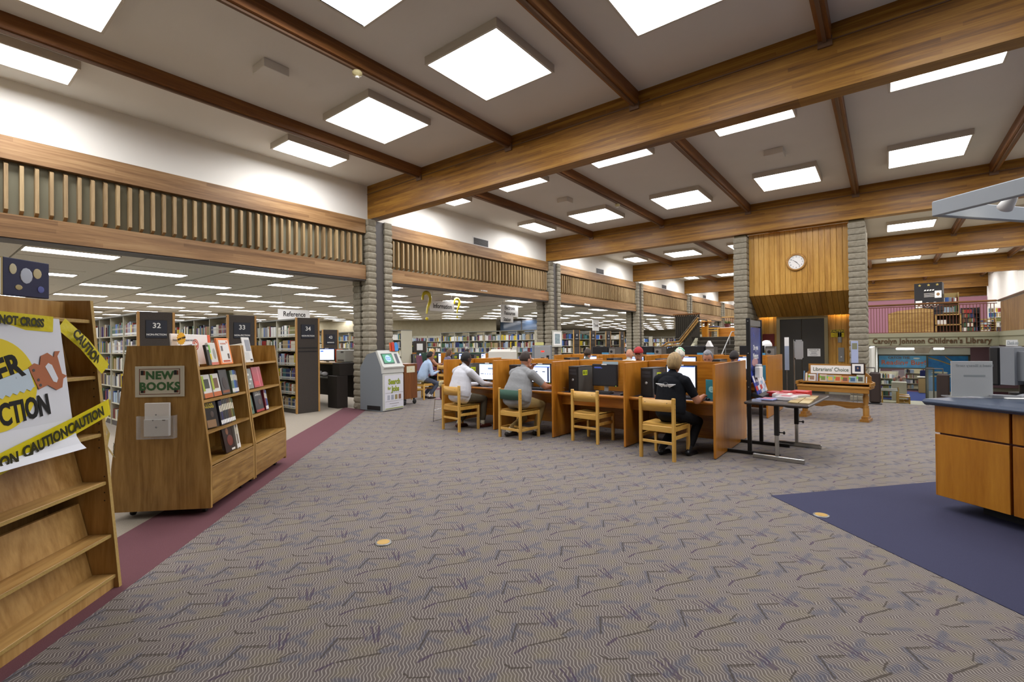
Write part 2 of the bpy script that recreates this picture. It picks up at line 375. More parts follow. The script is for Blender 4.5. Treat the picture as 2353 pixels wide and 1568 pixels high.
# ------------------------------------------------------------------ surface mounted ceiling lights
M_FRAME = flat('light_frame_white', 'c9c2b4', .5)
M_DIFF = emit('light_diffuser', 'f5f5fa', MAIN_LIGHT, 'ffffff')
M_DIFF2 = emit('narrow_light_diffuser', 'f5f5fa', MAIN_LIGHT * 2.0, 'ffffff')
def light_meshes(wx, wy, md=None):
    fr = MB(); a, c, t, z0 = wx / 2, wy / 2, .03, -.11
    for x0, x1, y0, y1 in ((-a, a, -c, -c + t), (-a, a, c - t, c), (-a, -a + t, -c + t, c - t), (a - t, a, -c + t, c - t)): fr.box(x0, x1, y0, y1, z0, 0)
    df = MB().box(-a + t, a - t, -c + t, c - t, z0 + .012, z0 + .03, [0, 1, 1, 1, 1, 1])
    return fr.mesh('frame', M_FRAME), df.mesh('diffuser', [md or M_DIFF, M_FRAME])
LM4, LM2 = light_meshes(1.24, 1.24), light_meshes(.66, 1.24, M_DIFF2)
LXS = [-8.73, -6.63, -4.15, -1.72, .7, 3.12, 5.56, 8.0]
for bi, y in enumerate(BY[:-1]):
    for h, dy in enumerate((-6.04 + 7.66 - .0, -2.0 + 7.66)):
        yy = y + dy - .0
        if not (-7 < yy < 45): continue
        for ci, x in enumerate(LXS):
            if yy > 30 and ci > 5: continue
            y2 = 2.74 if (ci == 2 and yy < 2.5) else yy
            if yy < 2.5 and ci > 2: continue
            o = thing('ceiling_light', ('%s ceiling light, %s column from the white wall, %s ' + ('behind the camera' if yy < 0 else 'from the camera')) % ('narrow' if ci == 0 else 'square', nth(ci), nth((bi - 1) * 2 + h) if yy < 0 else nth((bi - 2) * 2 + h)), 'ceiling light', (x, y2, ZC), 0, 'fluorescent panels on the main ceiling')
            for nm, me in zip(('frame', 'diffuser'), LM2 if ci == 0 else LM4): put(nm, me, o)
# ================================================================== slatted facade band above the stack openings
XF = -9.5
def slat_mesh():
    s = MB(); z0, z1, d, wd = 3.385, 4.12, .11, .042
    s.prism([(0, z0), (d, z0 + .055), (d, z1 - .055), (0, z1)], -wd / 2, wd / 2, 'y')
    return s.mesh('slat', M_SLAT)
SLAT = slat_mesh()
COLY = [6.70 + 7.66 * k for k in range(-1, 7)]      # near edge of every block column, .66 wide
bayn = ['over the non-fiction stacks', 'over the information area', 'over the second opening', 'over the third opening', 'over the fourth opening', 'over the fifth opening', 'over the far opening']
for k in range(len(COLY) - 2):
    y0, y1 = COLY[k] + .68, COLY[k + 1] - .02
    o = struct('facade_band', MB().box(-9.75, -9.62, y0, y1, 3.05, 4.45), M_PANEL)
    MB().box(-9.62, XF, y0, y1, 4.13, 4.45).build('top_beam', M_FACB, o)
    MB().box(-9.62, XF, y0, y1, 3.05, 3.375).build('bottom_beam', M_FACB, o)
    MB().box(-9.85, XF - .02, y0, y1, 3.02, 3.05).build('soffit_trim', M_STEEL, o)
    n = int((y1 - y0) / .153); st = (y1 - y0 - (n - 1) * .153) / 2
    for i in range(n): put('slat', SLAT, o, (-9.62, y0 + st + i * .153, 0))
# ------------------------------------------------------------------ split face block columns
def block_mesh(sx, sy, sz, seed, rough=.014):
    r = random.Random(seed); s = MB(); nx, nz = 3, 2
    # box whose four upright faces bulge irregularly
    ring = []
    per = [(x, 0) for x in (0, .33, .67)] + [(1, y) for y in (0, .33, .67)] + [(1 - x, 1) for x in (0, .33, .67)] + [(0, 1 - y) for y in (0, .33, .67)]
    vs = []; lev = (0, .25, .75, 1)
    for li, t in enumerate(lev):
        for a, c in per:
            e = 0 if li in (0, 3) else r.uniform(.25, 1.0) * rough
            if li in (0, 3): e = -.004
            ox = (a - .5) * 2; oy = (c - .5) * 2
            mx = max(abs(ox), abs(oy)); fx = ox if abs(ox) > .99 else 0; fy = oy if abs(oy) > .99 else 0
            vs.append(((a - .5) * sx + fx * e, (c - .5) * sy + fy * e, t * (sz - .012) + .006))
    n = len(per)
    fs = [(l * n + i, l * n + (i + 1) % n, (l + 1) * n + (i + 1) % n, (l + 1) * n + i) for l in range(3) for i in range(n)] + [list(range(n))[::-1], list(range(3 * n, 4 * n))]
    s.add(vs, fs)
    return s.mesh('block', M_BLOCK)
PIER = [block_mesh(.25, .2, .154, i) for i in range(5)]
def block_column(x, y, n, top, pieces=True):
    """four block piers around a cross shaped slot holding a steel post; x = front face, y = near edge"""
    o = struct('column', MB().box(x - .62, x - .04, y + .22, y + .46, 0, top - .02), M_STEEL, loc=(0, 0, 0))
    for px, py in ((x - .125, y + .1), (x - .125, y + .57), (x - .48, y + .1), (x - .48, y + .57)):
        MB().box(px - .118, px + .118, py - .093, py + .093, 0, top - .01).build('mortar_core', M_MORTAR, o)
        for i in range(n):
            put('block', RN.choice(PIER), o, (px, py, i * .154), (0, 0, RN.choice((0, pi))))
    return o
for k, y in enumerate(COLY):
    block_column(-9.43, y, 29, 4.47)
# ================================================================== low ceiling stack room behind the facade
M_TILE = flat('acoustic_tile', 'd8d4c9', .95, 0, .05, (40, .3), 'c9c4b8', (120, .3))
M_TRACK = flat('ceiling_track', 'b5ae9f', .8)
ZL = 3.12
lc = struct('ceiling_stack_room', MB().box(-46, -9.85, -12, 61, ZL + .06, ZL + .3), M_TRACK)
tile = MB().box(-1.62, -.01, .01, 1.22, ZL, ZL + .06).mesh('ceiling_tile', M_TILE)
band = MB().box(-36, -9.86, 1.235, 1.55, ZL + .012, ZL + .06).mesh('ceiling_band', M_TILE)
M_STRIP = emit('strip_diffuser', 'f3f4fb', STRIP_LIGHT, 'ffffff')
sfr = MB()
for q in ((-.24, .24, 0, .012), (-.24, .24, 1.188, 1.2), (-.24, -.226, 0, 1.2), (.226, .24, 0, 1.2)): sfr.box(*q, -.012, .05)
sfr = sfr.mesh('frame', M_FRAME); sdf = MB().box(-.226, .226, .012, 1.188, 0, .01, [0, 1, 1, 1, 1, 1]).mesh('diffuser', [M_STRIP, M_FRAME])
# windowless outer walls
struct('wall_stack_left', MB().box(-46.2, -46, -12, 61, 0, 3.4), M_BLOCKW)
struct('wall_stack_far', MB().box(-46, -9.75, 61, 61.2, 0, 3.4), M_BLOCKW)
wa, wb = Vector((-30.6, 15.54)), Vector((-19.73, 23.65)); dd = (wb - wa).normalized(); nn = Vector((-dd.y, dd.x)) * .2
struct('wall_block_angled', MB().prism([tuple(wa - dd * 6), tuple(wb), tuple(wb + nn), tuple(wa - dd * 6 + nn)], 0, ZL + .02, 'z'), M_BLOCKW)
COUNTS = [0]
for j in range(-6, 36):
    y = 1.2 + 1.56 * j
    if j < 24: put('ceiling_band', band, lc, (0, y, 0))
    for k in range(0, 16):
        xl = -10.78 - 1.65 * k
        if j < 20 and k < 9: put('ceiling_tile', tile, lc, (xl + .82, y, 0))
        if (k + j) % 2 == 0:
            if xl < -34 or (y < -9) or (Vector((xl, y)) - wb).dot(Vector((-dd.y, dd.x))) > -.5 and xl < -20.5 - max(0, (y - 25)) * .15: continue
            if y > 46 and xl < -24 or y > 56: continue
            o = thing('strip_light', 'strip light over the stacks, %s row behind the facade, %s from the camera' % (nth(k), nth(j + 6)), 'ceiling light', (xl, y, ZL - .004), 0, 'strip lights over the stacks')
            put('frame', sfr, o); put('diffuser', sdf, o); COUNTS[0] += 1
# ================================================================== elevator tower with plank facing
M_PLANK = wood('golden_plank', '8f5f1c', 'b98a3a', 'd0a557', 'z', 24, 12, .4, .24, coat=.2)
M_BRASSY = flat('door_frame_metal', '8d8263', .35, .7)
M_DOOR = flat('elevator_door', '3b3831', .45, .2)
M_WHITE = flat('paper_white', 'e6e4de', .8)
M_BLACK = flat('black_plastic', '1b1a1a', .45)
M_INK = flat('ink_black', '15130f', .8)
M_YELLOW = flat('sign_yellow', 'd9c21a', .6)
M_CHROME = flat('chrome', 'b9b9b4', .22, 1)
M_GREYM = flat('grey_metal', '8c8c88', .4, .6)
TB = [block_mesh(.34, .475, .154, 40 + i, .012) for i in range(4)]
for x in (-3.205, -.53):
    o = struct('column_tower', MB().box(x - .155, x + .155, 14.66, 16.5, -.0, 4.53), M_MORTAR)
    for i in range(29):
        for j in range(4): put('block', RN.choice(TB), o, (x, 14.86 + j * .48, i * .154))
tw = struct('wall_tower', MB().box(-3.03, -.70, 14.9, 15.0, 2.82, 4.53), M_PLANK)
NPL = 18; PW = 2.33 / NPL
plm = MB().rbox(.003, PW - .003, -.02, 0, 2.82, 4.53, .004).mesh('plank', M_PLANK)
a = math.atan2(.57, 1.14)
for i in range(NPL):
    put('plank', plm, tw, (-3.03 + i * PW, 14.9, 0))
so = struct('soffit_tower', MB().prism([(14.88, 2.82), (15.0, 2.82), (16.12, 2.28), (16.02, 2.25)], -3.03, -.7, 'x'), M_PLANK)
sl = sqrt(1.14 ** 2 + .57 ** 2)
spm = MB().rbox(.003, PW - .003, 0, sl, -.02, 0, .004).mesh('plank', wood('soffit_plank', '8f5f1c', 'b98a3a', 'd0a557', 'y', 24, 12, .4, .24, coat=.2))
for i in range(NPL): put('plank', spm, so, (-3.03 + i * PW, 14.88, 2.82), (-a, 0, 0))
ew = struct('wall_elevator', MB().box(-3.03, -.7, 16.24, 16.4, 0, 2.4), M_PLANK)
lom = MB().rbox(.003, PW - .003, -.02, 0, .1, 2.3, .004).mesh('plank', M_PLANK)
for i in range(NPL):
    x = -3.03 + i * PW
    if x + PW < -2.55 or x > -1.3: put('plank', lom, ew, (x, 16.24, 0))
MB().box(-3.03, -2.56, 16.2, 16.24, 0, .1).build('baseboard', M_PANEL, ew); MB().box(-1.28, -.7, 16.2, 16.24, 0, .1).build('baseboard', flat('base_grey', 'a8a290', .6), ew)
dr = struct('door_1', MB().box(-2.56, -2.47, 16.17, 16.25, 0, 2.24).box(-1.36, -1.27, 16.17, 16.25, 0, 2.24).box(-2.47, -1.36, 16.17, 16.25, 2.16, 2.24), M_BRASSY)
MB().rbox(-2.47, -1.92, 16.2, 16.23, 0, 2.16, .004).build('door_leaf', M_DOOR, dr); MB().rbox(-1.914, -1.36, 16.2, 16.23, 0, 2.16, .004).build('door_leaf', M_DOOR, dr)
# notices beside and on the elevator
def sign(name, label, loc, w, h, mat, rz=0, tilt=0, th=.006, cat='sign', group=None):
    o = thing(name, label, cat, loc, rz, group); o.rotation_euler = (tilt, 0, rz)
    MB().rbox(-w / 2, w / 2, 0, th, -h / 2, h / 2, .002).build('board', mat, o); return o
def lines(o, n, w, h, mat, top=.35, lw=.62, nm='print', y=-.001):
    m = MB(); r = random.Random(n + int(w * 1000))
    for i in range(n):
        z = h * (top - (top + .4) * i / max(1, n - 1)); q = r.uniform(.6, 1) * lw * w / 2
        m.box(-q, q, y, 0, z - h * .018, z + h * .018)
    return m.build(nm, mat, o)
s = sign('notice', 'small white printed notice on the dark elevator doors', (-1.62, 16.19, 1.18), .32, .22, M_WHITE)
txt('lettering', 'ELEVATOR USE', .036, M_INK, s, (0, -.002, .075), bold=.0008); lines(s, 5, .32, .2, M_INK, .15)
s = sign('caution_sign', 'yellow and black caution sign right of the elevator', (-1.05, 16.2, 1.72), .31, .21, M_YELLOW)
MB().box(-.15, .15, -.003, 0, .02, .1).build('header', M_BLACK, s); txt('lettering', 'CAUTION', .07, M_YELLOW, s, (0, -.005, .06), bold=.003); lines(s, 3, .3, .2, M_INK, -.05, .8)
s = thing('call_button_panel', 'brushed metal elevator call button plate on the plank wall', 'panel', (-.97, 16.2, 1.12))
MB().rbox(-.07, .07, 0, .015, -.2, .2, .003).build('plate', M_GREYM, s); MB().cyl((0, 0), .018, 0, .012, 14, T=Matrix.Translation((0, 0, -.06)) @ Matrix.Rotation(pi / 2, 4, 'X')).build('button', M_WHITE, s)
s = thing('floor_indicator', 'tall metal plate of small dots above the call button', 'panel', (-1.0, 16.2, 1.63))
m = MB().rbox(-.045, .045, 0, .012, -.17, .17, .003); m.build('plate', M_GREYM, s)
for i in range(8): MB().ell((0, -.002, -.14 + i * .04), .008, 8, 5).build('dot', M_WHITE, s)
s = thing('fire_cabinet', 'dark red fire extinguisher cabinet on the plank wall', 'cabinet', (-2.78, 16.2, 1.52))
MB().rbox(-.16, .16, -.03, 0, -.22, .22, .006).build('door', flat('dark_red', '6e1f18', .5), s); MB().box(-.05, .05, -.034, -.03, .0, .03).build('lettering', M_WHITE, s)
# warm cove strip that lights the plank walls under the soffit
s = thing('cove_light', 'thin warm strip light tucked under the slanted soffit', 'light', (0, 0, 0))
MB().box(-2.98, -2.62, 16.1, 16.13, 2.3, 2.33).box(-1.24, -.74, 16.1, 16.13, 2.3, 2.33).build('tube', emit('cove_tube', 'ffd9a0', COVE_LIGHT, 'ffffff'), s)
# wall clock
ck = thing('wall_clock', 'round wall clock with oak rim high on the plank tower', 'clock', (-1.86, 14.87, 3.64))
TR = Matrix.Rotation(pi / 2, 4, 'X')
MB().lathe([(.185, 0), (.23, .0), (.238, .02), (.225, .04), (.19, .045), (.185, .03)], 36, T=TR, caps=False).build('rim', wood('clock_oak', '7a4f1a', 'a87a3a', 'c79a55', 'x'), ck)
MB().cyl((0, 0), .19, 0, .022, 36, T=TR).build('face', M_WHITE, ck)
for i in range(12):
    an = radians(30 * (i + 1)); txt('numeral', str(i + 1), .05, M_INK, ck, (.145 * sin(an), -.025, .145 * cos(an)))
for an, ln, wd, nm in ((radians(-52), .11, .006, 'hour_hand'), (radians(138), .15, .004, 'minute_hand')):
    d = Vector((sin(an), 0, cos(an))); n = Vector((d.z, 0, -d.x)) * wd; p = [d * -.03 + n, d * -.03 - n, d * ln - n * .3, d * ln + n * .3]
    MB().prism([(q.x, q.z) for q in p], -.03, -.027, 'y').build(nm, M_INK, ck)
# ================================================================== split levels: children's room below, mezzanine above
ZM, ZD, YM = 1.75, -1.75, 22.5
M_FASC = flat('fascia_olive', '8b8870', .7, 0, .3)
M_BLUEC = flat('children_blue_carpet', '3f4a78', .95, 0, .1)
M_TANF = flat('threshold_tile', 'b3b094', .7)
struct('floor_lower', MB().box(-.28, 12, 14.3, 46, ZD - .2, ZD), M_TANF)
struct('floor_lower_blue', MB().box(-.28, 12, 33.6, 39.5, ZD, ZD + .006), M_BLUEC)
struct('floor_lower_maroon', MB().box(-.28, 12, 39.5, 42, ZD, ZD + .006), M_MAROON)
struct('wall_landing_edge', MB().box(-.3, 12, 14.57, 14.62, ZD, -.0), M_WALL)
struct('wall_lower_left', MB().box(-.42, -.3, 16.5, 46, ZD, 1.3), M_WALL)
struct('floor_mezzanine', MB().box(-6.6, 12, YM + .1, 46, 1.32, ZM), M_BEIGE)
struct('wall_mezzanine_underside', MB().box(-.3, 3.0, YM + .1, 30, 1.25, 1.32), flat('underside', 'cfcabd', .8))
# fascia with the room's name
fa = struct('trim_fascia', MB().box(-.75, 3.06, YM, YM + .1, 1.32, ZM + .02).box(-.75, 3.06, YM - .03, YM, 1.62, ZM + .02), M_FASC)
struct('trim_fascia_return', MB().box(3.0, 3.1, 12.2, YM, 1.32, ZM + .02).box(2.97, 3.0, 12.2, YM, 1.62, ZM + .02), M_FASC)
struct('floor_mezzanine_return', MB().box(3.1, 12, 12.2, YM + .1, 1.32, ZM), M_BEIGE)
struct('column_mezzanine', MB().box(3.2, 3.7, 20.4, 21.0, ZD, 1.32), M_BLOCKW)
M_BROWNL = flat('letter_brown', '4a3216', .6)
t = txt('lettering', "Carolyn Johnson Children's Library", .262, M_BROWNL, None, (1.22, YM - .012, 1.475), bold=.005, ext=.012, sx=.795, spacing=1.06)
tag(t, "dark brown letters reading Carolyn Johnson Children's Library along the pale fascia", 'lettering')
# baluster railing along the mezzanine
M_RAILW = wood('rail_wood', '4a2c12', '6f4823', '946a3a', 'x', 24, 18, .35)
M_BALU = flat('baluster_brown', '5c2f18', .5)
rl = thing('railing', 'brown baluster railing with a wooden handrail above the fascia', 'railing', (0, YM + .03, ZM))
MB().rbox(-.7, 2.96, -.05, .05, 1.02, 1.09, .015).build('handrail', M_RAILW, rl); MB().box(-.7, 2.96, -.02, .02, .96, .985).build('top_bar', M_BALU, rl)
MB().box(-.7, 2.96, -.02, .02, .03, .05).build('bottom_bar', M_BALU, rl)
bal = MB().box(-.008, .008, -.014, .014, .05, .97).mesh('baluster', M_BALU)
for i in range(43): put('baluster', bal, rl, (-.66 + i * .0845, 0, 0))
rr = thing('board_railing', 'solid brown board parapet with dark handrail on the mezzanine corner', 'railing', (3.03, 12.2, ZM))
MB().rbox(-.06, .06, 0, YM - 12.2 + .08, 1.02, 1.09, .015).build('handrail', wood('rail_wood_y', '3a2412', '5a3c20', '7d5a34', 'y', 24, 18, .35), rr)
M_BRDV = wood('parapet_board', '5e4121', '806039', 'a08051', 'z', 24, 14, .5)
pb = MB().rbox(-.012, .012, .004, .156, .02, 1.0, .003).mesh('board', M_BRDV)
for i in range(44): put('board', pb, rr, (0, YM - 12.2 - .7 - i * .16 + .4, 0))
# children's room wall: white header, painted glazing, hanging lights
struct('wall_children_header', MB().box(-.3, 3.05, 30, 30.15, .8, 1.3), M_WALL)
struct('trim_children', MB().box(-.3, 3.05, 29.96, 30, 1.14, 1.25), M_MAUVE)
M_GFR = flat('glazing_frame', '4c4a3c', .5)
gf = struct('window_children', MB().box(-.3, 3.05, 29.97, 30.05, .76, .82).box(-.32, -.25, 29.97, 30.05, ZD, .8).box(1.53, 1.6, 29.97, 30.05, ZD, .8).box(2.98, 3.05, 29.97, 30.05, ZD, .8).box(-.25, 1.53, 29.97, 30.05, .13, .18), M_GFR)
M_MURAL = flat('mural_blue', '2a7fb8', .5, 0, .4, (3.5, .16), '1d62a0')
M_MURALP = flat('mural_pale', '5fa6cf', .5, 0, .4, (5, .16), '4a92c4')
MB().box(-.25, 1.53, 30.0, 30.02, .18, .76).build('painted_pane', M_MURALP, gf); MB().box(1.6, 2.98, 30.0, 30.02, -.9, .76).build('painted_pane', M_MURAL, gf)
MB().box(1.6, 2.98, 30.0, 30.02, ZD, -.9).build('panel', flat('panel_white', 'b9b6ac', .7), gf)
o = txt('painted_words', 'CATCH THE', .15, flat('mural_brown', '6d5a4a', .6), gf, (.52, 29.99, .66), bold=.004)
txt('painted_words', 'Reading Bug!', .31, flat('mural_orange', 'c4643c', .6), gf, (.68, 29.99, .42), bold=.006, spacing=1.05)
m = MB(); m.tube([(1.62, 29.985, .68), (1.95, 29.985, .56), (2.3, 29.985, .4), (2.75, 29.985, .18), (2.97, 29.985, .08)], .03, 6).tube([(2.2, 29.985, .74), (2.5, 29.985, .45), (2.8, 29.985, .2)], .022, 6)
m.build('painted_branch', flat('mural_tan', 'a58a58', .6), gf)
m = MB().ell((2.0, 29.99, -.02), (.3, .004, .05), 14, 6).ell((2.05, 29.99, -.2), (.42, .004, .04), 14, 6).ell((2.6, 29.99, -.1), (.3, .004, .05), 14, 6); m.build('painted_wing', flat('mural_cream', 'cfd0b0', .6), gf)
m = MB().ell((1.18, 29.99, .64), (.13, .004, .035), 12, 6); m.build('painted_wing', M_WHITE, gf)
for x, w in ((.62, .55), (1.62, .3)):
    o = thing('hanging_tube_light', 'bright fluorescent tube under the mezzanine, %s of the pair' % ('left and longer' if x < 1 else 'right and shorter'), 'light', (x, 24.5, 1.2))
    MB().box(-w / 2, w / 2, -.06, .06, 0, .05).build('housing', M_FRAME, o); MB().tube([(-w / 2, 0, -.03), (w / 2, 0, -.03)], .03, 8).build('tube', emit('tube_white', 'ffffff', 14, 'ffffff'), o)
o = thing('projector_box', 'tan box hanging between the two tube lights', 'box', (1.15, 25.2, .98)); MB().prism([(-.3, .27), (.3, .27), (.2, 0), (-.2, 0)], -.2, .2, 'y').build('body', flat('box_tan', '7d7263', .7), o)
struct('wall_children_back', MB().box(-.3, 12, 45.5, 45.7, ZD, 1.3), flat('children_wall', 'b08a90', .8))
# mezzanine back wall
struct('wall_mezzanine_back', MB().box(-6.6, 12, 38, 38.2, ZM, 4.0), M_MAUVE)
struct('wall_mezzanine_right', MB().box(4.6, 4.8, 30, 38, ZM, ZC), M_WALL)
# lights under the mezzanine for the children's room (ceiling panels of that room)
for i, (x, y) in enumerate(((1.2, 33.5), (1.4, 37), (1.2, 41), (.8, 27))):
    o = thing('children_room_light', 'bright square panel in the children\'s room ceiling, %s from the glazing' % nth(i), 'ceiling light', (x, y, 1.31), 0, 'children room ceiling panels')
    put('frame', LM4[0], o); put('diffuser', LM4[1], o)
# ================================================================== books
def book_material():
    m, nt, b = _new('book_cover')
    oi = N(nt, 'ShaderNodeObjectInfo'); tc = N(nt, 'ShaderNodeTexCoord'); sp = N(nt, 'ShaderNodeSeparateXYZ'); L(nt, tc.outputs['Object'], sp.inputs[0])
    def band(lo, hi):
        a = N(nt, 'ShaderNodeMath', operation='GREATER_THAN'); a.inputs[1].default_value = lo; L(nt, sp.outputs[2], a.inputs[0])
        c = N(nt, 'ShaderNodeMath', operation='LESS_THAN'); c.inputs[1].default_value = hi; L(nt, sp.outputs[2], c.inputs[0])
        d = N(nt, 'ShaderNodeMath', operation='MULTIPLY'); L(nt, a.outputs[0], d.inputs[0]); L(nt, c.outputs[0], d.inputs[1]); return d.outputs[0]
    fr = N(nt, 'ShaderNodeMath', operation='LESS_THAN'); fr.inputs[1].default_value = .002; L(nt, sp.outputs[1], fr.inputs[0])
    bd = N(nt, 'ShaderNodeMath', operation='MULTIPLY'); L(nt, band(.015, .05), bd.inputs[0]); L(nt, fr.outputs[0], bd.inputs[1])
    t2 = N(nt, 'ShaderNodeMath', operation='MULTIPLY'); t2.inputs[1].default_value = .55; L(nt, band(.12, .15), t2.inputs[0])
    m1 = N(nt, 'ShaderNodeMix', data_type='RGBA'); L(nt, t2.outputs[0], m1.inputs['Factor']); L(nt, oi.outputs['Color'], m1.inputs[6]); m1.inputs[7].default_value = (.45, .4, .3, 1)
    mx = N(nt, 'ShaderNodeMix', data_type='RGBA'); L(nt, bd.outputs[0], mx.inputs['Factor']); L(nt, m1.outputs[2], mx.inputs[6]); mx.inputs[7].default_value = (.62, .62, .58, 1)
    L(nt, mx.outputs[2], b.inputs['Base Color']); b.inputs['Roughness'].default_value = .45
    return m
M_BOOK = book_material()
M_PAGES = flat('book_pages', 'd8d0b8', .9)
PAL = [('cream', 'cfc8b2'), ('tan', 'a58f66'), ('navy', '23305c'), ('dark red', '6f2420'), ('grey', '8f9096'), ('black', '26252a'), ('green', '3c5a3e'), ('yellow', 'c9b02a'),
       ('white', 'dcdad2'), ('brown', '66482f'), ('teal', '3f6d72'), ('blue', '3a5fa0'), ('red', '9c2f2a'), ('pale blue', '9fb0bd'), ('olive', '72703c'), ('purple', '53406a')]
BMATS = [flat('spine_' + n.replace(' ', '_'), c, .5) for n, c in PAL]
BOOKM = {}
def book_mesh(w, h, d):
    k = (round(w, 3), round(h, 2), round(d, 2))
    if k not in BOOKM:
        w, h, d = k
        BOOKM[k] = MB().rbox(0, w, 0, d, 0, h, .003).add([(w * .12, d * .05, h + .0006), (w * .88, d * .05, h + .0006), (w * .88, d * .98, h + .0006), (w * .12, d * .98, h + .0006)], [(0, 1, 2, 3)], 1).mesh('book', [M_BOOK, M_PAGES])
    return BOOKM[k]
WS, HS = (.018, .024, .03, .038, .046), (.19, .21, .23, .25)
def shelf_row(length, r, fill=1.0, hmax=.26):
    """[(x, w, h, colour)] along a shelf"""
    x = .01; out = []; run = 0; c = 0; h = .22; w = .03
    while True:
        if run <= 0:
            run = r.choice((1, 1, 1, 2, 3, 1, 5)); c = r.randrange(len(PAL)) if r.random() < .75 else r.choice((0, 1, 4, 5, 8)); h = min(hmax, r.choice(HS)); w = r.choice(WS)
        if x + w > length * fill - .01: return out
        out.append((x, w, h, c)); x += w + .001; run -= 1
TIERN = ['bottom', 'second lowest', 'third lowest', 'third highest', 'second highest', 'top']
NBOOK = [0]
def book_things(row, place, T0, rz, depth=.17, group='books'):
    """separate book objects; T0 = world position of the row's left end, rz = heading of the shelf's front (local -y)"""
    ca, sa = cos(rz), sin(rz)
    for i, (x, w, h, c) in enumerate(row):
        o = put('book', book_mesh(w, h, depth), None, (T0[0] + ca * x, T0[1] + sa * x, T0[2]), (0, 0, rz)); o.color = lin(PAL[c][1])
        tag(o, '%s book, %s from the left, %s' % (PAL[c][0], nth(i), place), 'book', group); NBOOK[0] += 1
M_SHELF = flat('shelf_cream_steel', 'b7b29c', .5, 0, .4)
M_ENDP = flat('end_panel_dark', '453f39', .7, 0, .25, (90, .2), '3c3630')
M_OAKT = wood('end_oak_trim', '8a5f2a', 'b0854a', 'c79f62', 'z', 26, 14)
M_NAVYP = flat('sign_navy', '1d2029', .5)
M_LET = flat('sign_letter', 'd8d8d2', .7)
STUFFB = []
def shelving(name, label, x0, y, nsec, tiers=6, H=2.1, rz=0, double=True, ind=None, seed=1, base=.1, sw=.91, cap=True, fillf=None, group='book ranges', zs=None, place='', endp=None, sparse=0, mat=None, canopy=True):
    """steel book range. Local: front face at y=0 facing -y, sections from x=0 to the right."""
    r = random.Random(seed); o = thing(name, label, 'bookshelf', (x0, y, 0), rz, group); D = .55 if double else .28
    mat = mat or M_SHELF
    Ln = nsec * sw
    MB().box(0, Ln, .02, D - .02, 0, base).build('kick_base', M_STEEL, o)
    zs = zs or [base + .02 + i * (H - base - .06) / tiers for i in range(tiers)]
    sm = MB().box(.012, sw - .012, .01, D - .01, -.02, 0).mesh('shelf', mat); um = MB().box(-.012, .012, 0, D, 0, H).mesh('upright', mat)
    for k in range(nsec + 1): put('upright', um, o, (k * sw, 0, 0))
    for k in range(nsec):
        for z in zs: put('shelf', sm, o, (k * sw, 0, z))
    if double: MB().box(.01, Ln - .01, D / 2 - .01, D / 2 + .01, base, H - .1).build('back_panel', mat, o)
    else: MB().box(.01, Ln - .01, D - .015, D, base, H).build('back_panel', mat, o)
    if canopy: MB().box(-.02, Ln + .02, -.02, D + .02, H, H + .03).build('canopy', flat('canopy_grey', '77756b', .6), o)
    st = MB(); ca, sa = cos(rz), sin(rz)
    for ti, z in enumerate(zs):
        for k in range(nsec):
            fl = 1.0 if not sparse else r.uniform(1 - sparse, 1)
            row = shelf_row(sw - .03, r, fl if fillf is None else fillf, (H - base) / tiers - .05)
            if ind and ind(ti, k):
                px, py = k * sw + .015, .02
                book_things(row, '%s shelf of %s' % (TIERN[ti] if tiers == 6 else nth(ti), place) + (', second section' if nsec - k > 1 else ''), (x0 + ca * px - sa * py, y + sa * px + ca * py, z), rz, group='books on ' + place)
            else:
                for x, w, h, c in row: st.box(k * sw + .015 + x, k * sw + .015 + x + w, .02 + r.uniform(0, .02), .2, z, z + h, c)
    if st.v: q = st.build('books', BMATS, o); q['kind'] = 'stuff'
    if endp:
        e, num, word, side = endp
        xe = Ln if side > 0 else 0; T = Matrix.Translation((xe, 0, 0))
        pn = MB().rbox(0 if side > 0 else -.03, .03 if side > 0 else 0, .03, D - .03, 0, H + .05, .004, T=T).build('end_panel', M_ENDP, o)
        MB().rbox(0 if side > 0 else -.04, .04 if side > 0 else 0, -.01, .03, 0, H + .05, .004, T=T).build('oak_edge', M_OAKT, o); MB().rbox(0 if side > 0 else -.04, .04 if side > 0 else 0, D - .03, D + .01, 0, H + .05, .004, T=T).build('oak_edge', M_OAKT, o)
        xs = xe + (.031 if side > 0 else -.031); sx = 1 if side > 0 else -1
        rot = (pi / 2, 0, pi / 2 * sx)
        MB().rbox(min(xs, xs + .012 * sx), max(xs, xs + .012 * sx), D / 2 - .16, D / 2 + .16, H - .42, H - .1, .003).build('sign_plate', M_NAVYP, o)
        txt('numerals', num, .13, M_LET, o, (xs + .014 * sx, D / 2, H - .2), rot, bold=.002)
        txt('lettering', word, .046, M_LET, o, (xs + .014 * sx, D / 2, H - .36), rot, bold=.0012)
        MB().box(min(xs, xs + .008 * sx), max(xs, xs + .008 * sx), D / 2 - .22, D / 2 + .22, H - .72, H - .7).box(min(xs, xs + .008 * sx), max(xs, xs + .008 * sx), D / 2 - .22, D / 2 + .22, H - .64, H - .62).build('label_rail', M_BLACK, o)
    return o
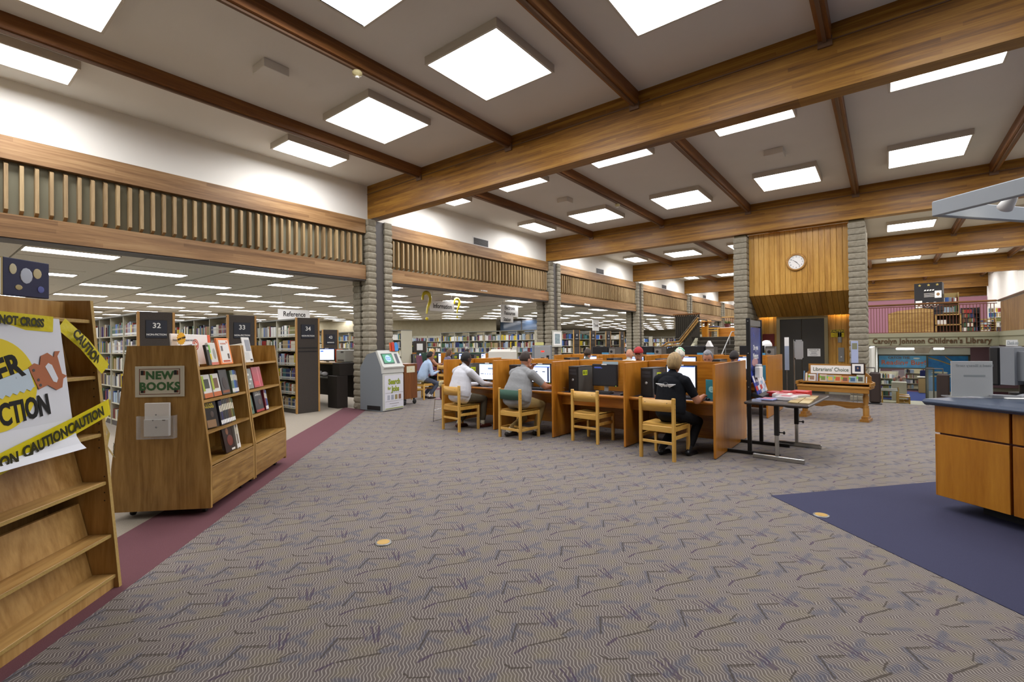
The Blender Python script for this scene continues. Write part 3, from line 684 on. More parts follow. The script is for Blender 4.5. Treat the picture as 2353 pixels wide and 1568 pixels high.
# non-fiction ranges 32 33 34: run back from the facade, their near faces towards the camera
SW = .86
shelving('book_range', 'tall book range with dark end panel numbered 34 nearest the block column', -10.36 - 8 * SW, 5.43, 8, ind=lambda t, k: k == 7, seed=34, sw=SW, place='range thirty-four', endp=(1, '34', 'NON-FICTION', 1))
shelving('book_range', 'tall book range with dark end panel numbered 33 behind the new books display', -10.36 - 8 * SW, 4.02, 8, ind=lambda t, k: k >= 7 and t >= 4, seed=33, sw=SW, place='range thirty-three', endp=(1, '33', 'NON-FICTION', 1))
shelving('book_range', 'tall book range with dark end panel numbered 32 left of range 33', -10.36 - 8 * SW, 2.57, 8, ind=lambda t, k: k >= 6 and t >= 4, seed=32, sw=SW, place='range thirty-two', endp=(1, '32', 'NON-FICTION', 1))
shelving('book_range', 'reference range with end panel numbered 43 behind the small desk', -14.0 - 5 * SW, 8.2, 5, seed=43, sw=SW, place='range forty-three', endp=(1, '43', 'REFERENCE', 1), H=1.98)
shelving('book_range', 'cream reference range beyond the desk beside the block column', -21.5, 12.3, 7, seed=44, sw=.9, place='the far reference range')
# reference shelving seen through the second opening
shelving('book_range', 'long cream reference shelving behind the green carrels', -17.03, 16.2, 6, seed=51, sw=.93, H=2.08, base=.1, zs=[.12, .4, .78, 1.17, 1.37 + .0, 1.69], place='the reference shelving')
q = Vector((-24.51, 19.5)); an = math.atan2(dd.y, dd.x)
shelving('book_range', 'low wall shelving against the angled block wall', q.x, q.y, 5, seed=52, sw=.95, rz=an, H=2.1, double=False, place='the wall shelving', canopy=False)
shelving('book_range', 'short dark shelf with end panel numbered 7 and a white notice', -17.9, 14.25, 2, tiers=4, seed=53, sw=.6, H=1.68, mat=flat('dark_shelf', '3d3831', .6), place='shelf 7', canopy=False)
s = thing('shelf_end_sign', 'dark end panel with white notice and the number 7', 'sign', (-16.5, 14.4, 1.2), radians(45)); MB().rbox(-.28, .28, 0, .03, -1.2, .5, .004).build('panel', M_ENDP, s)
MB().box(-.13, .13, -.006, 0, .08, .38).build('notice', M_WHITE, s); txt('numeral', '7', .26, M_LET, s, (0, -.006, -.13), bold=.006); MB().box(-.2, .2, -.004, 0, -.36, -.28).build('label', flat('sign_blue', '2b2b6a', .6), s)
# ranges 49 to 52 in the third opening, and shelving in the fourth
for i, (y, num) in enumerate(((19.37, '49'), (20.97, '50'), (22.65, '51'), (24.31, '52'))):
    shelving('book_range', 'dark ended book range numbered %s, %s of four in the second opening' % (num, ORD[i]), -11.49 - 5 * SW, y, 5, seed=60 + i, sw=SW, place='range ' + num, endp=(1, num, 'BIOGRAPHY', 1), sparse=.35)
for i, (x, y, n) in enumerate(((-18, 29.0, 7), (-18, 33.5, 8), (-24, 26.5, 4))):
    shelving('book_range', 'cream book range deep in the third opening, %s of three' % ('nearest', 'middle', 'leftmost')[i], x, y, n, seed=70 + i, sw=.9, H=1.9, place='a far range', sparse=.3)
for i, (x, y) in enumerate(((-24.6, 9.5), (-20.3, 27.5))):
    o = struct('column_round', MB().cyl((x, y), .32, 0, ZL, 20), M_BLOCKW)
    for k in range(18): MB().lathe([(.325, k * .17 + .01), (.35, k * .17 + .04), (.35, k * .17 + .14), (.325, k * .17 + .16)], 16, (x, y), caps=False).build('block_ring', M_BLOCK, o)
# window of the far study room
wn_ = struct('window_1', MB().box(-19.7, -16.2, 24.0, 24.06, 1.9, 1.98).box(-19.7, -16.2, 24.0, 24.06, 3.0, 3.1).box(-18.0, -17.93, 24.0, 24.06, 1.98, 3.0).box(-16.27, -16.2, 24.0, 24.06, 1.98, 3.0), M_STEEL)
MB().box(-19.7, -16.2, 24.02, 24.04, 1.98, 3.0).build('pane', flat('window_glass_blue', '46566a', .08, 0, .8), wn_)
struct('wall_study_room', MB().box(-19.7, -16.2, 24.0, 24.2, 0, 1.9), M_BLOCKW)
# hanging signs
def hang(name, label, loc, w, h, rz, rods=((-.4, 0), (.4, 0))):
    o = thing(name, label, 'sign', loc, rz); MB().rbox(-w / 2, w / 2, -.015, .015, -h / 2, h / 2, .003).build('board', M_WHITE, o)
    for k, (a, _) in enumerate(rods): MB().tube([(a * w, 0, h / 2), (a * w, 0, ZL - loc[2])], .003, 5).build('wire', M_GREYM, o)
    return o
M_LET2 = flat('sign_letter_dark', '241d18', .7)
FACE = radians(90)
s = hang('hanging_sign', 'white hanging sign reading Information with yellow question marks', (-10.75, 10.3, 2.69), 1.02, .3, FACE)
txt('lettering', 'Information', .2, M_LET2, s, (0, -.017, 0), bold=.004, sx=.84)
M_QY = flat('question_yellow', 'cdb91f', .35, 0, .6)
def qmark(dx, k, nm):
    m = MB(); pts = [(dx - .12 * k, 0, .12 * k)] + [(dx + .12 * k * cos(t), 0, .17 * k + .13 * k * sin(t)) for t in [pi * (1 - i / 10) for i in range(11)]]
    pts += [(dx + .1 * k, 0, .08 * k), (dx + .03 * k, 0, -.06 * k), (dx, 0, -.2 * k)]
    m.tube([(p[0], -.02, p[2]) for p in pts], [.03 * k] * 4 + [.045 * k] * 5 + [.04 * k] * 4 + [.028 * k, .02 * k], 8).ell((dx + .01, -.02, -.32 * k), .04 * k, 10, 7)
    return m.build(nm, M_QY, s)
qmark(-.66, 1.25, 'question_mark'); qmark(.62, .95, 'question_mark')
s = hang('hanging_sign', 'white hanging sign reading Electronic Resources Station', (-10.75, 13.65, 2.72), 1.0, .42, FACE)
txt('lettering', 'Electronic', .19, M_LET2, s, (0, -.017, .1), bold=.004, sx=.8); txt('lettering', 'Resources', .19, M_LET2, s, (0, -.017, -.09), bold=.004, sx=.8)
MB().rbox(-.5, .2, -.012, .012, -.42, -.21, .003).build('board', M_WHITE, s); txt('lettering', 'Station', .19, M_LET2, s, (-.16, -.017, -.32), bold=.004, sx=.8)
s = hang('hanging_sign', 'small white hanging sign reading Travel over the ranges', (-12.5, 23.5, 2.5), .7, .6, FACE); txt('lettering', 'Travel', .24, M_LET2, s, (0, -.017, 0), bold=.004, sx=.8)
s = hang('hanging_sign', 'white hanging sign reading Reference behind range 34', (-13.6, 7.1, 2.42), .95, .32, FACE); txt('lettering', 'Reference', .2, M_LET2, s, (0, -.017, .02), bold=.004, sx=.82)
# ================================================================== new books display (two double sided slanted units on casters)
M_LAM = wood('brown_laminate', '76521c', 'a88244', 'c29f60', 'z', 16, 10, .35, .26, cathedral=5, coat=.15)
M_LAMX = wood('brown_laminate_x', '76521c', 'a88244', 'c29f60', 'x', 16, 10, .35, .26, cathedral=5, coat=.15)
M_PALEOAK = wood('pale_oak', '946c34', 'bd9659', 'd3b078', 'z', 18, 12, .45, .26, cathedral=4)
M_PALEOAKX = wood('pale_oak_x', '946c34', 'bd9659', 'd3b078', 'x', 18, 12, .45, .26, cathedral=4)
M_PLY = flat('ply_edge', 'b79a5c', .5, 0, .3, (80, .3), 'a08347')
HB, HT, ZB, ZK, ZT = .405, .275, .07, .45, 1.52          # half depths and heights of the display profile
def ysl(z): return HB if z < ZK else HB + (HT - HB) * (z - ZK) / (ZT - ZK)
PROF = [(-HB, ZB), (HB, ZB), (HB, ZK), (HT, ZT), (-HT, ZT), (-HB, ZK)]
TIER = [.46, .74, 1.02, 1.32]
nb = thing('book_display', 'brown wood new books display with slanted sides and two bays', 'bookshelf', XY(-2.555, 4.56), radians(135))
for x0, x1 in ((0, .03), (.92, .95), (.965, .995), (1.91, 1.94)):
    MB().prism(PROF, x0, x1, 'x').build('side_panel', M_LAM, nb)
for x0, x1 in ((.03, .92), (.995, 1.91)):
    MB().box(x0, x1, -.012, .012, ZK, ZT - .01).build('back_panel', M_LAM, nb)
    for sg in (-1, 1):
        MB().rbox(x0, x1, min(sg * (HB - .02), sg * HB), max(sg * (HB - .02), sg * HB), ZB + .02, ZK - .02, .003).build('base_panel', M_LAMX, nb)
        for z in TIER:
            y1 = ysl(z) - .005; MB().prism([(.012 * sg, z - .045), (y1 * sg, z - .02), (y1 * sg, z + .004), (.012 * sg, z - .02)][::sg], x0, x1, 'x').build('shelf', M_LAMX, nb)
    MB().box(x0, x1, -HB + .02, HB - .02, ZB + .01, ZB + .03).build('base_board', M_LAMX, nb)
cm = MB().lathe([(.028, 0), (.032, .015), (.028, .03)], 12, T=Matrix.Translation((0, .015, .035)) @ Matrix.Rotation(pi / 2, 4, 'X')).box(-.02, .02, -.02, .02, .05, .075).mesh('caster', M_BLACK)
for x in (.12, .85, 1.1, 1.83):
    for y in (-.3, .3): put('caster', cm, nb, (x, y, 0.0))
# sign and leaflet pocket on the end panel
ROTL = (pi / 2, 0, -pi / 2)
def on_end(x, z): return x
s = thing('sign', 'cream framed sign reading NEW BOOKS on the display end panel', 'sign', (0, 0, 0)); s.parent = None
s.location = Vector(XY(-2.56, 4.556, 1.205)); s.rotation_euler = (0, 0, radians(45))
MB().rbox(-.2, .2, -.006, 0, -.135, .135, .002).build('card', flat('card_cream', 'cfcbb6', .6), s)
m = MB()
for q in ((-.165, .165, .108, .112), (-.165, .165, -.112, -.108)): m.box(q[0], q[1], -.0075, -.006, q[2], q[3])
for q in ((-.165, -.161), (.161, .165)): m.box(q[0], q[1], -.0075, -.006, -.112, .112)
m.build('border', flat('border_red', '6b2a20', .6), s)
M_GRN = flat('letter_green', '3d6a3c', .6)
txt('lettering', 'NEW', .095, M_GRN, s, (0, -.007, .052), bold=.004, spacing=1.08); txt('lettering', 'BOOKS', .095, M_GRN, s, (0, -.007, -.045), bold=.004, spacing=1.08)
for x in (-.135, .135):
    for z in (.078, -.078):
        q = MB().box(-.018, .004, -.0075, -.006, -.02, .02).build('book_icon', M_BLACK, s, (x, 0, z)); MB().box(.006, .016, -.0075, -.006, -.02, .018).build('book_icon', flat('icon_red', '7a3a28', .6), s, (x, 0, z))
s = thing('leaflet_holder', 'clear wall pocket holding a white box of slips below the sign', 'holder', XY(-2.57, 4.552, .71), radians(45))
MB().rbox(-.1, .1, -.028, -.002, .02, .31, .004).build('slip_box', M_WHITE, s); MB().rbox(-.1, .1, -.04, -.029, .02, .17, .004).build('flap', flat('white_card', 'd4d2cc', .7), s)
for x, z in ((0, .21), (0, .1)): MB().ell((x, -.042, z), (.008, .003, .008), 8, 5).build('stud', M_GREYM, s)
MB().box(-.03, -.02, -.042, -.04, .155, .165).box(.05, .075, -.042, -.04, .155, .165).build('slot', M_STEEL, s)
MB().box(-.15, .15, -.055, -.052, 0, .2).box(-.15, -.147, -.055, 0, 0, .2).box(.147, .15, -.055, 0, 0, .2).box(-.15, .15, -.055, 0, 0, .003).build('pocket', glass('clear_plastic', 'dfe4e4', .05, .16), s)
# ---- items standing on the display, front side (local -y)
def NB(x, y, z): # local display coordinates -> world
    p = Matrix.Translation(Vector(XY(-2.555, 4.56))) @ Matrix.Rotation(radians(135), 4, 'Z') @ Vector((x, y, z)); return tuple(p)
def face_book(x, tier, w, h, col, label, th=.025, deco=None, lean=.2, yoff=.02, name='book', cat='book', group='new books on display', mat=None, rz=0):
    """book standing face out on a display tier, leaning back"""
    z = TIER[tier] + .006; y = -ysl(z) + .02 + yoff + th
    o = thing(name, label, cat, NB(x, y, z), radians(135) + rz, group); o.rotation_euler = (-lean, 0, radians(135) + rz)
    MB().rbox(-w / 2, w / 2, -th, 0, 0, h, .002).build('cover', mat or flat('cover_' + col, col, .3, 0, .5), o)
    MB().box(-w / 2 + .003, w / 2 - .001, -th + .003, -.003, h - .002, h + .0006).build('pages', M_PAGES, o)
    for d in deco or ():
        if d[0] == 'box': MB().box(d[1] * w, d[2] * w, -th - .001, -th, d[3] * h, d[4] * h).build('cover_art', flat('art_' + d[5], d[5], .4), o)
        elif d[0] == 'ell': MB().ell((d[1] * w, -th - .0005, d[2] * h), (d[3] * w, .001, d[4] * h), 14, 8).build('cover_art', flat('art_' + d[5], d[5], .4), o)
        else: txt('cover_title', d[1], d[2], flat('art_' + d[5], d[5], .5), o, (d[3] * w, -th - .0015, d[4] * h), bold=.001, sx=d[6] if len(d) > 6 else 1)
    return o
def spine_row(x, tier, specs, where, group='new books on display'):
    z = TIER[tier] + .006
    for i, (w, h, c, nm) in enumerate(specs):
        y = -ysl(z) + .03
        o = thing('book', '%s spine, %s from the left, %s' % (nm, nth(i), where), 'book', NB(x, y, z), radians(135), group); o.rotation_euler = (-.16, 0, radians(135))
        MB().rbox(0, w - .001, 0, .15, 0, h, .003).build('cover', flat('cover_' + c, c, .3, 0, .5), o); MB().box(.003, w - .004, -.0008, 0, .012, .05).build('call_label', M_WHITE, o)
        MB().box(.005, w - .006, -.0008, 0, h * .55, h * .8).build('spine_title', M_PAGES, o)
        x += w
MW = flat('art_white', 'dfddd6', .5)
face_book(.22, 2, .15, .22, 'c9c6bd', 'white art book leaning at the left of the second tier', deco=[('box', -.3, .3, .4, .8, '3a3d33'), ('box', -.5, .5, 0, .2, 'b5602a'), ('box', -.5, -.25, .3, .95, '9fb02a')])
face_book(.39, 2, .15, .22, 'cfccc2', 'white fronted portrait book beside it on the second tier', deco=[('box', -.25, .3, .35, .8, '6b4a34'), ('box', -.5, .5, 0, .2, 'b5602a'), ('box', -.5, -.25, .3, .95, '9fb02a')])
face_book(.57, 2, .17, .25, '2a2522', 'black jacketed book in the middle of the second tier', deco=[('ell', 0, .45, .3, .25, '3a2f2a'), ('box', -.4, .4, .06, .16, '8a4a22')])
spine_row(.68, 2, [(.03, .24, '5c6a52', 'olive green'), (.03, .24, '6f8a6c', 'sage green'), (.028, .24, '2f5fa0', 'bright blue'), (.03, .24, '27457a', 'deep blue'), (.028, .23, '3d3440', 'dark plum')], 'second tier')
face_book(.22, 1, .17, .25, '221f1d', 'black face-out book with yellow title and a lit figure', th=.03, rz=-.25, deco=[('t', 'STAR', .03, 0, .88, 'c9b43a', 1.3), ('t', 'WARS', .03, 0, .78, 'c9b43a', 1.3), ('box', -.35, .3, .02, .3, '8a6b4a'), ('ell', .1, .5, .12, .12, '4d4038')])
spine_row(.36, 1, [(.032, .24, '2a2a33', 'black'), (.03, .24, '30305a', 'indigo'), (.034, .25, '2e2c2e', 'charcoal'), (.034, .25, '3a3a38', 'dark grey'), (.034, .25, '2b3038', 'slate'), (.034, .25, '4a3a2c', 'dark brown'), (.036, .25, '5a3d24', 'chestnut'), (.036, .25, '6d6a2c', 'olive yellow'), (.032, .24, '3c4a2c', 'moss green')], 'third tier')
face_book(.5, 0, .2, .27, '2b1a16', 'large dark picture book on the lowest tier', th=.015, deco=[('ell', -.05, .75, .14, .13, '8a5a3e'), ('ell', .1, .4, .3, .2, '6d2f22'), ('box', .1, .45, .03, .1, 'cfcabd')])
spine_row(.62, 0, [(.025, .27, 'b9b4a8', 'pale grey'), (.022, .27, '6a5a4a', 'taupe'), (.03, .27, 'cfcabc', 'cream')], 'lowest tier')
spine_row(.04, 3, [(.03, .21, 'c4c1cc', 'lilac white'), (.035, .21, 'c9b9a8', 'pinkish cream')], 'top tier left')
face_book(.33, 3, .06, .2, '2a2826', 'slim black book standing on the top tier', deco=[('box', -.3, .3, .75, .9, 'b8b2a2')])
face_book(.42, 3, .14, .22, 'd2cfc4', 'white book with green stripe standing on the top tier', deco=[('box', -.5, -.3, .55, .9, '6cb52f'), ('box', -.5, -.3, .25, .5, 'd9c21a'), ('box', -.5, .5, 0, .12, 'c9705a'), ('ell', .15, .5, .2, .25, '9a9a90')])
face_book(.67, 3, .26, .27, 'e8853f', 'orange folder with a white printed sheet on the top tier', th=.02, name='display_folder', cat='folder', deco=[('box', -.38, .38, .06, .92, 'dedbd3'), ('box', -.3, .28, .08, .15, 'c4522a'), ('box', -.3, -.14, .5, .7, '4a3a3a'), ('box', .14, .3, .2, .4, '5a4a40'), ('ell', .26, .84, .06, .06, 'c4522a'), ('t', 'PLAYAWAYS', .02, -.05, .78, 'c9826a')])
# second bay
spine_row(1.0, 2, [(.05, .24, 'b79aa0', 'dusty pink'), (.03, .24, 'c9c3bd', 'off-white')], 'far bay second tier')
face_book(1.16, 2, .15, .23, '7d7f78', 'silver wrapped book in the far bay second tier', th=.03, deco=[('ell', -.15, .7, .2, .06, 'c9cbc4'), ('ell', .15, .45, .22, .05, 'c9cbc4'), ('ell', -.1, .25, .2, .05, 'b9bbb4')])
face_book(1.38, 2, .25, .24, 'a83540', 'glossy red wrapped book in the far bay second tier', th=.03, deco=[('box', .1, .16, .05, .95, 'd98a90'), ('box', -.4, .05, .1, .3, 'c84a50')])
face_book(1.1, 1, .12, .21, '4d6a58', 'patterned green book in the far bay third tier', deco=[('ell', -.1, .6, .2, .2, 'b9b8a0'), ('ell', .2, .3, .15, .12, '2a3a30')])
face_book(1.33, 1, .22, .26, '2d2a2c', 'black book titled in white capitals, far bay third tier', th=.03, deco=[('t', 'EXALTED', .036, 0, .88, 'd4d2cb', 1.0), ('t', 'ADMIRALS', .034, 0, .76, 'd4d2cb', 1.0), ('ell', .1, .42, .2, .14, '5a4a44'), ('box', -.5, .5, 0, .1, '9c2f2a')])
spine_row(1.47, 1, [(.03, .26, '7c2f38', 'crimson'), (.03, .25, '39407c', 'royal blue'), (.02, .24, '4a5f8a', 'steel blue')], 'far bay third tier')
spine_row(1.0, 3, [(.03, .2, 'd8d5c8', 'white'), (.03, .2, 'c9b98a', 'buff'), (.028, .22, 'd4d0c4', 'ivory')], 'far bay top tier')
face_book(1.22, 3, .2, .29, 'd2d0ca', 'black and white printed sheet in a clear stand, far bay', th=.008, name='flyer_stand', cat='flyer', deco=[('box', -.2, .42, .45, .9, '8a8d92'), ('box', .1, .4, .06, .13, '2a2a2a'), ('box', -.4, .1, .1, .4, 'c4c3bd')])
# boards standing on top of the display
o = thing('display_board', 'white presentation board with orange edge behind the top tier', 'sign', NB(.46, -.03, 1.33), radians(135)); o.rotation_euler = (-.08, 0, radians(135))
MB().rbox(-.35, .3, -.012, 0, 0, .3, .003).build('board', M_WHITE, o); MB().rbox(.3, .36, -.012, 0, .02, .3, .003).build('orange_edge', flat('orange_red', 'd9572f', .5), o)
M_OR = flat('art_orange_ring', 'c4522a', .5)
txt('lettering', 'FULLERTON PUBLIC LIBRARY PRESENTS', .022, flat('grey_print', '77757a', .6), o, (-.13, -.014, .24)); txt('lettering', 'PLAYAWAYS', .05, M_OR, o, (-.16, -.014, .17), bold=.0015)
MB().lathe([(.045, 0), (.055, 0), (.055, .002), (.045, .002)], 28, T=Matrix.Translation((.06, -.012, .2)) @ Matrix.Rotation(pi / 2, 4, 'X'), caps=False).build('logo_ring', M_OR, o); MB().cyl((0, 0), .036, 0, .002, 24, T=Matrix.Translation((.06, -.012, .2)) @ Matrix.Rotation(pi / 2, 4, 'X')).build('logo_disc', M_OR, o)
txt('logo_arrow', '>', .07, M_WHITE, o, (.062, -.0155, .2), bold=.003); 
o = thing('star_badge', 'yellow starburst badge reading NEW ITEM on the display top', 'badge', NB(.17, -.06, 1.585), radians(135))
MB().prism([((.075 if k % 2 else .06) * cos(pi * k / 16), (.075 if k % 2 else .06) * sin(pi * k / 16) * .8) for k in range(32)], -.02, -.016, 'y').build('burst', flat('burst_yellow', 'e0a51a', .5), o); txt('lettering', 'NEW ITEM!', .026, M_INK, o, (0, -.021, 0), (pi / 2, radians(-12), 0), bold=.0008)
MB().box(-.003, .003, -.016, -.01, -.1, 0).build('stem', M_WHITE, o)
# ================================================================== near left display shelf under construction notice
LS = thing('book_display', 'pale oak slanted display shelf nearest the camera with caution tape', 'bookshelf', XY(-2.09, 3.31), radians(135))
def yl(z): return .16 * z / 1.8              # front edge recedes with height
LT = [.09, .34, .67, .97, 1.33, 1.68]
LX0 = -2.1                                   # left end (beyond the frame)
for x0, x1 in ((-.025, 0), (-1.05, -1.03), (LX0, LX0 + .025)):
    MB().prism([(0, 0), (.42, 0), (.42, 1.8), (.16, 1.8)], x0, x1, 'x').build('side_panel', M_PALEOAK, LS)
    MB().prism([(-.002, 0), (.0, 0), (.16, 1.8), (.158, 1.8)], x0, x1, 'x').build('edge_band', M_PLY, LS)
MB().box(LX0, 0, .4, .42, 0, 1.8).build('back_panel', wood('oak_back', '7a5627', 'a07a44', 'b9955c', 'z', 18, 12, .5, .26, cathedral=4), LS)
MB().box(LX0, -.025, .3, .32, 1.69, 1.79).build('header', M_PALEOAK, LS)
for i, z in enumerate(LT):
    y0 = yl(z) + .012
    MB().rbox(LX0 + .025, -.026, y0, .4, z - .022, z, .002).build('shelf', M_PALEOAKX, LS)
    MB().box(LX0 + .025, -.026, y0 - .002, y0, z - .02, z - .002).build('edge_band', M_PLY, LS)
    if 0 < i < 5 or i == 0:
        dz = .2; MB().prism([(y0 + .13, z), (y0 + .15, z), (y0 + .2, z + dz), (y0 + .18, z + dz)], LX0 + .025, -.03, 'x').build('book_stop', M_PALEOAK, LS)
MB().box(LX0 + .02, -.026, .03, .05, 0, .07).build('kick_board', M_PALEOAK, LS)
for z in (.55, .88, 1.2):
    for k in range(4): MB().ell((-.027, yl(z) + .03, z + k * .05), (.0015, .004, .004), 6, 4).build('peg_hole', M_INK, LS)
def LP(x, y, z): return tuple(Matrix.Translation(Vector(XY(-2.09, 3.31))) @ Matrix.Rotation(radians(135), 4, 'Z') @ Vector((x, y, z)))
# few remaining books
for i, (x, w, h, c, nm, tier) in enumerate(((-.5, .05, .2, 'b8ae98', 'cream'), (-.45, .05, .21, '4a4a3c', 'dark olive'), (-.4, .045, .2, '5a2430', 'maroon')) and
        [(-.62, .05, .2, 'b8ae98', 'cream', 2), (-.565, .05, .21, '57533e', 'olive', 2), (-.51, .045, .2, '4d2028', 'maroon', 2), (-.46, .03, .2, '6a2a34', 'dark red', 2), (-.66, .05, .17, '3c5878', 'pale blue', 1), (-.605, .045, .17, '2c4a72', 'navy blue', 1), (-.555, .04, .16, '34506c', 'slate blue', 1)]):
    z = LT[tier]; o = thing('book', '%s book lying on the near left shelf, tier %s from the floor' % (nm, ORD[tier]), 'book', LP(x, yl(z) + .19 + .02, z), radians(135), 'books left on the near shelf')
    MB().rbox(0, w, 0, .12, 0, h + .02, .003).build('cover', flat('cover_' + c, c, .5), o); MB().box(.004, w - .004, .005, .118, h + .02, h + .0208).build('pages', M_PAGES, o)
o = thing('picture_book', 'dark blue picture book standing on top of the near shelf', 'book', LP(-.33, .34, 1.8), radians(125))
MB().rbox(-.05, .2, 0, .03, 0, .21, .003).build('cover', flat('mural_navy', '272a48', .5), o); MB().box(-.09, -.05, 0, .03, 0, .21).build('page_block', flat('tan_card', 'a8966a', .7), o)
for k, (x, z, a, b_, c) in enumerate(((.07, .12, .035, .045, 'b9bfc9'), (.0, .15, .02, .03, 'c9bf9a'), (.13, .14, .025, .03, 'c4b58a'), (.03, .05, .02, .015, 'b0a070'), (.15, .05, .02, .02, '5a62a0'))): MB().ell((x, -.001, z), (a, .001, b_), 10, 6).build('cover_art', flat('art_' + c, c, .5), o)
o = thing('white_folder', 'white sheet standing on the near shelf at the frame edge', 'paper', LP(-.52, .35, 1.8), radians(130)); MB().rbox(-.16, .12, 0, .008, 0, .2, .002).build('sheet', M_WHITE, o)
# construction poster hung across the front
PT = thing('construction_poster', 'white under construction poster with yellow circle and hand saw', 'poster', LP(-.31, 0, 0), radians(135))
def yp(z): return yl(z) - .02
m = MB(); rows = [(.93, -.055), (.96, -.03), (1.0, -.012)] + [(z, 0) for z in (1.1, 1.3, 1.5, 1.67)]
for (za, ea), (zb, eb) in zip(rows, rows[1:]): m.add([(-.95, yp(za) + ea * .0 - .006 + ea, za), (-.0 + .035 * (1.67 - za), yp(za) - .006 + ea, za), (.035 * (1.67 - zb), yp(zb) - .006 + eb, zb), (-.95, yp(zb) - .006 + eb, zb)], [(0, 1, 2, 3)], 0, None, True)
m.build('paper', flat('poster_paper', 'd4d6da', .5), PT)
tl = math.atan2(.16, 1.8)
def on_poster(x, z, e=.009): return (x, yp(z) - e, z)
RP = (pi / 2 - tl, 0, 0)
T0 = Matrix.Translation(on_poster(-.42, 1.33, .0075)) @ Matrix.Rotation(pi / 2 - tl, 4, 'X')
MB().cyl((0, 0), .23, 0, .001, 48, T=T0).build('yellow_circle', M_YELLOW, PT)
txt('lettering', 'UNDER', .165, M_INK, PT, on_poster(-.275, 1.42, .0115), (pi / 2 - tl, radians(-16), 0), bold=.006, sx=.78, ax='RIGHT')
txt('lettering', 'CONSTRUCTION', .15, M_INK, PT, on_poster(-.126, 1.2, .0115), (pi / 2 - tl, radians(-5), 0), bold=.005, sx=.62, ax='RIGHT')
M_SAWB = flat('saw_blade', 'b9c9d2', .5); M_SAWH = flat('saw_handle', 'a5603a', .5)
T1 = Matrix.Translation(on_poster(-.42, 1.3, .0098)) @ Matrix.Rotation(pi / 2 - tl, 4, 'X') @ Matrix.Rotation(radians(9), 4, 'Z')
teeth = [(-.4 + i * .02 / 1, -.045 if i % 2 else -.03) for i in range(0, 31)]
MB().prism([(.2, .07), (-.4, .0)] + teeth + [(.21, -.03)], 0, .0012, 'z', T=T1).build('saw_blade', M_SAWB, PT)
MB().prism([(.2, .075), (.24, .09), (.27, .075), (.29, .12), (.335, .13), (.37, .1), (.385, .13), (.42, .125), (.395, .1), (.40, -.0), (.43, -.02), (.4, -.03), (.38, -.075), (.34, -.08), (.29, -.04), (.23, -.05)], 0, .0018, 'z', T=T1).build('saw_handle', M_SAWH, PT)
MB().prism([(.3, .06), (.325, .075), (.345, .06), (.365, -.02), (.35, -.04), (.33, -.03)], .0018, .0026, 'z', T=T1).build('handle_opening', flat('poster_paper', 'd4d6da', .5), PT)
for x, y in ((.225, .055), (.24, .0), (.245, -.03)): MB().cyl((x, y), .008, .0018, .003, 10, T=T1).build('rivet', M_STEEL, PT)
# caution tapes
M_TAPE = flat('tape_yellow', 'd6c617', .28, 0, .6, None, None, (26, .25)); M_TAPEK = flat('tape_black', '2c2c10', .4)
def tape(label, pts, wd, words, size):
    """ribbon through pts (display local), width direction mostly z"""
    o = thing('caution_tape', label, 'tape', LP(0, 0, 0), radians(135)); m = MB(); pts = [Vector(p) for p in pts]
    top = []; bot = []
    for i, p in enumerate(pts):
        d = (pts[min(i + 1, len(pts) - 1)] - pts[max(i - 1, 0)]).normalized(); n = Vector((-d.z, 0, d.x)) if abs(d.y) < .9 else Vector((0, 0, 1)); n.normalize()
        top.append(p + n * wd / 2); bot.append(p - n * wd / 2)
    for i in range(len(pts) - 1): m.add([bot[i], bot[i + 1], top[i + 1], top[i]], [(0, 1, 2, 3)], 0, None, True)
    m.build('ribbon', M_TAPE, o)
    for w_, c, ang in words: txt('lettering', w_, size, M_TAPEK, o, (c[0], c[1] - .003, c[2]), (pi / 2, -ang, 0), bold=.003, sx=.78)
    return o
tape('yellow tape reading DO NOT CROSS along the poster top', [(-1.3, .13, 1.67), (-.6, .118, 1.645), (-.365, .112, 1.637)], .085, [('CAUTION DO NOT CROSS', (-.72, .108, 1.648), radians(-2))], .06)
tape('yellow caution tape slanting over the upper right corner', [(-.285, .13, 1.645), (-.15, .105, 1.53), (-.005, .085, 1.37)], .085, [('CAUTION', (-.143, .095, 1.505), radians(-44))], .078)
tape('long yellow caution tape wrapped across poster and side panel', [(-1.3, .03, .90), (-.8, .03, .955), (-.3, .055, 1.06), (-.02, .06, 1.13), (.006, .07, 1.135)], .1, [('CAUTION', (-.215, .05, 1.08), radians(15)), ('CAUTION', (-.515, .035, 1.012), radians(13)), ('CAUTION', (-.83, .025, .955), radians(7))], .08)
o = thing('caution_tape_tail', 'crumpled tail of yellow tape hanging beside the shelf edge', 'tape', LP(0, 0, 0), radians(135))
m = MB(); pp = [(.004, .06, 1.175), (.03, .08, 1.1), (.012, .1, 1.03), (.018, .075, .96), (.02, .09, .88), (.045, .06, .8)]
for a, b_ in zip(pp, pp[1:]): m.add([a, (a[0] + .03, a[1] + .035, a[2]), (b_[0] + .03, b_[1] + .035, b_[2]), b_], [(0, 1, 2, 3)], 0, None, True)
m.build('ribbon', M_TAPE, o); txt('lettering', 'ION', .05, M_TAPEK, o, (.042, .07, .85), (pi / 2, radians(75), radians(40)), bold=.002)
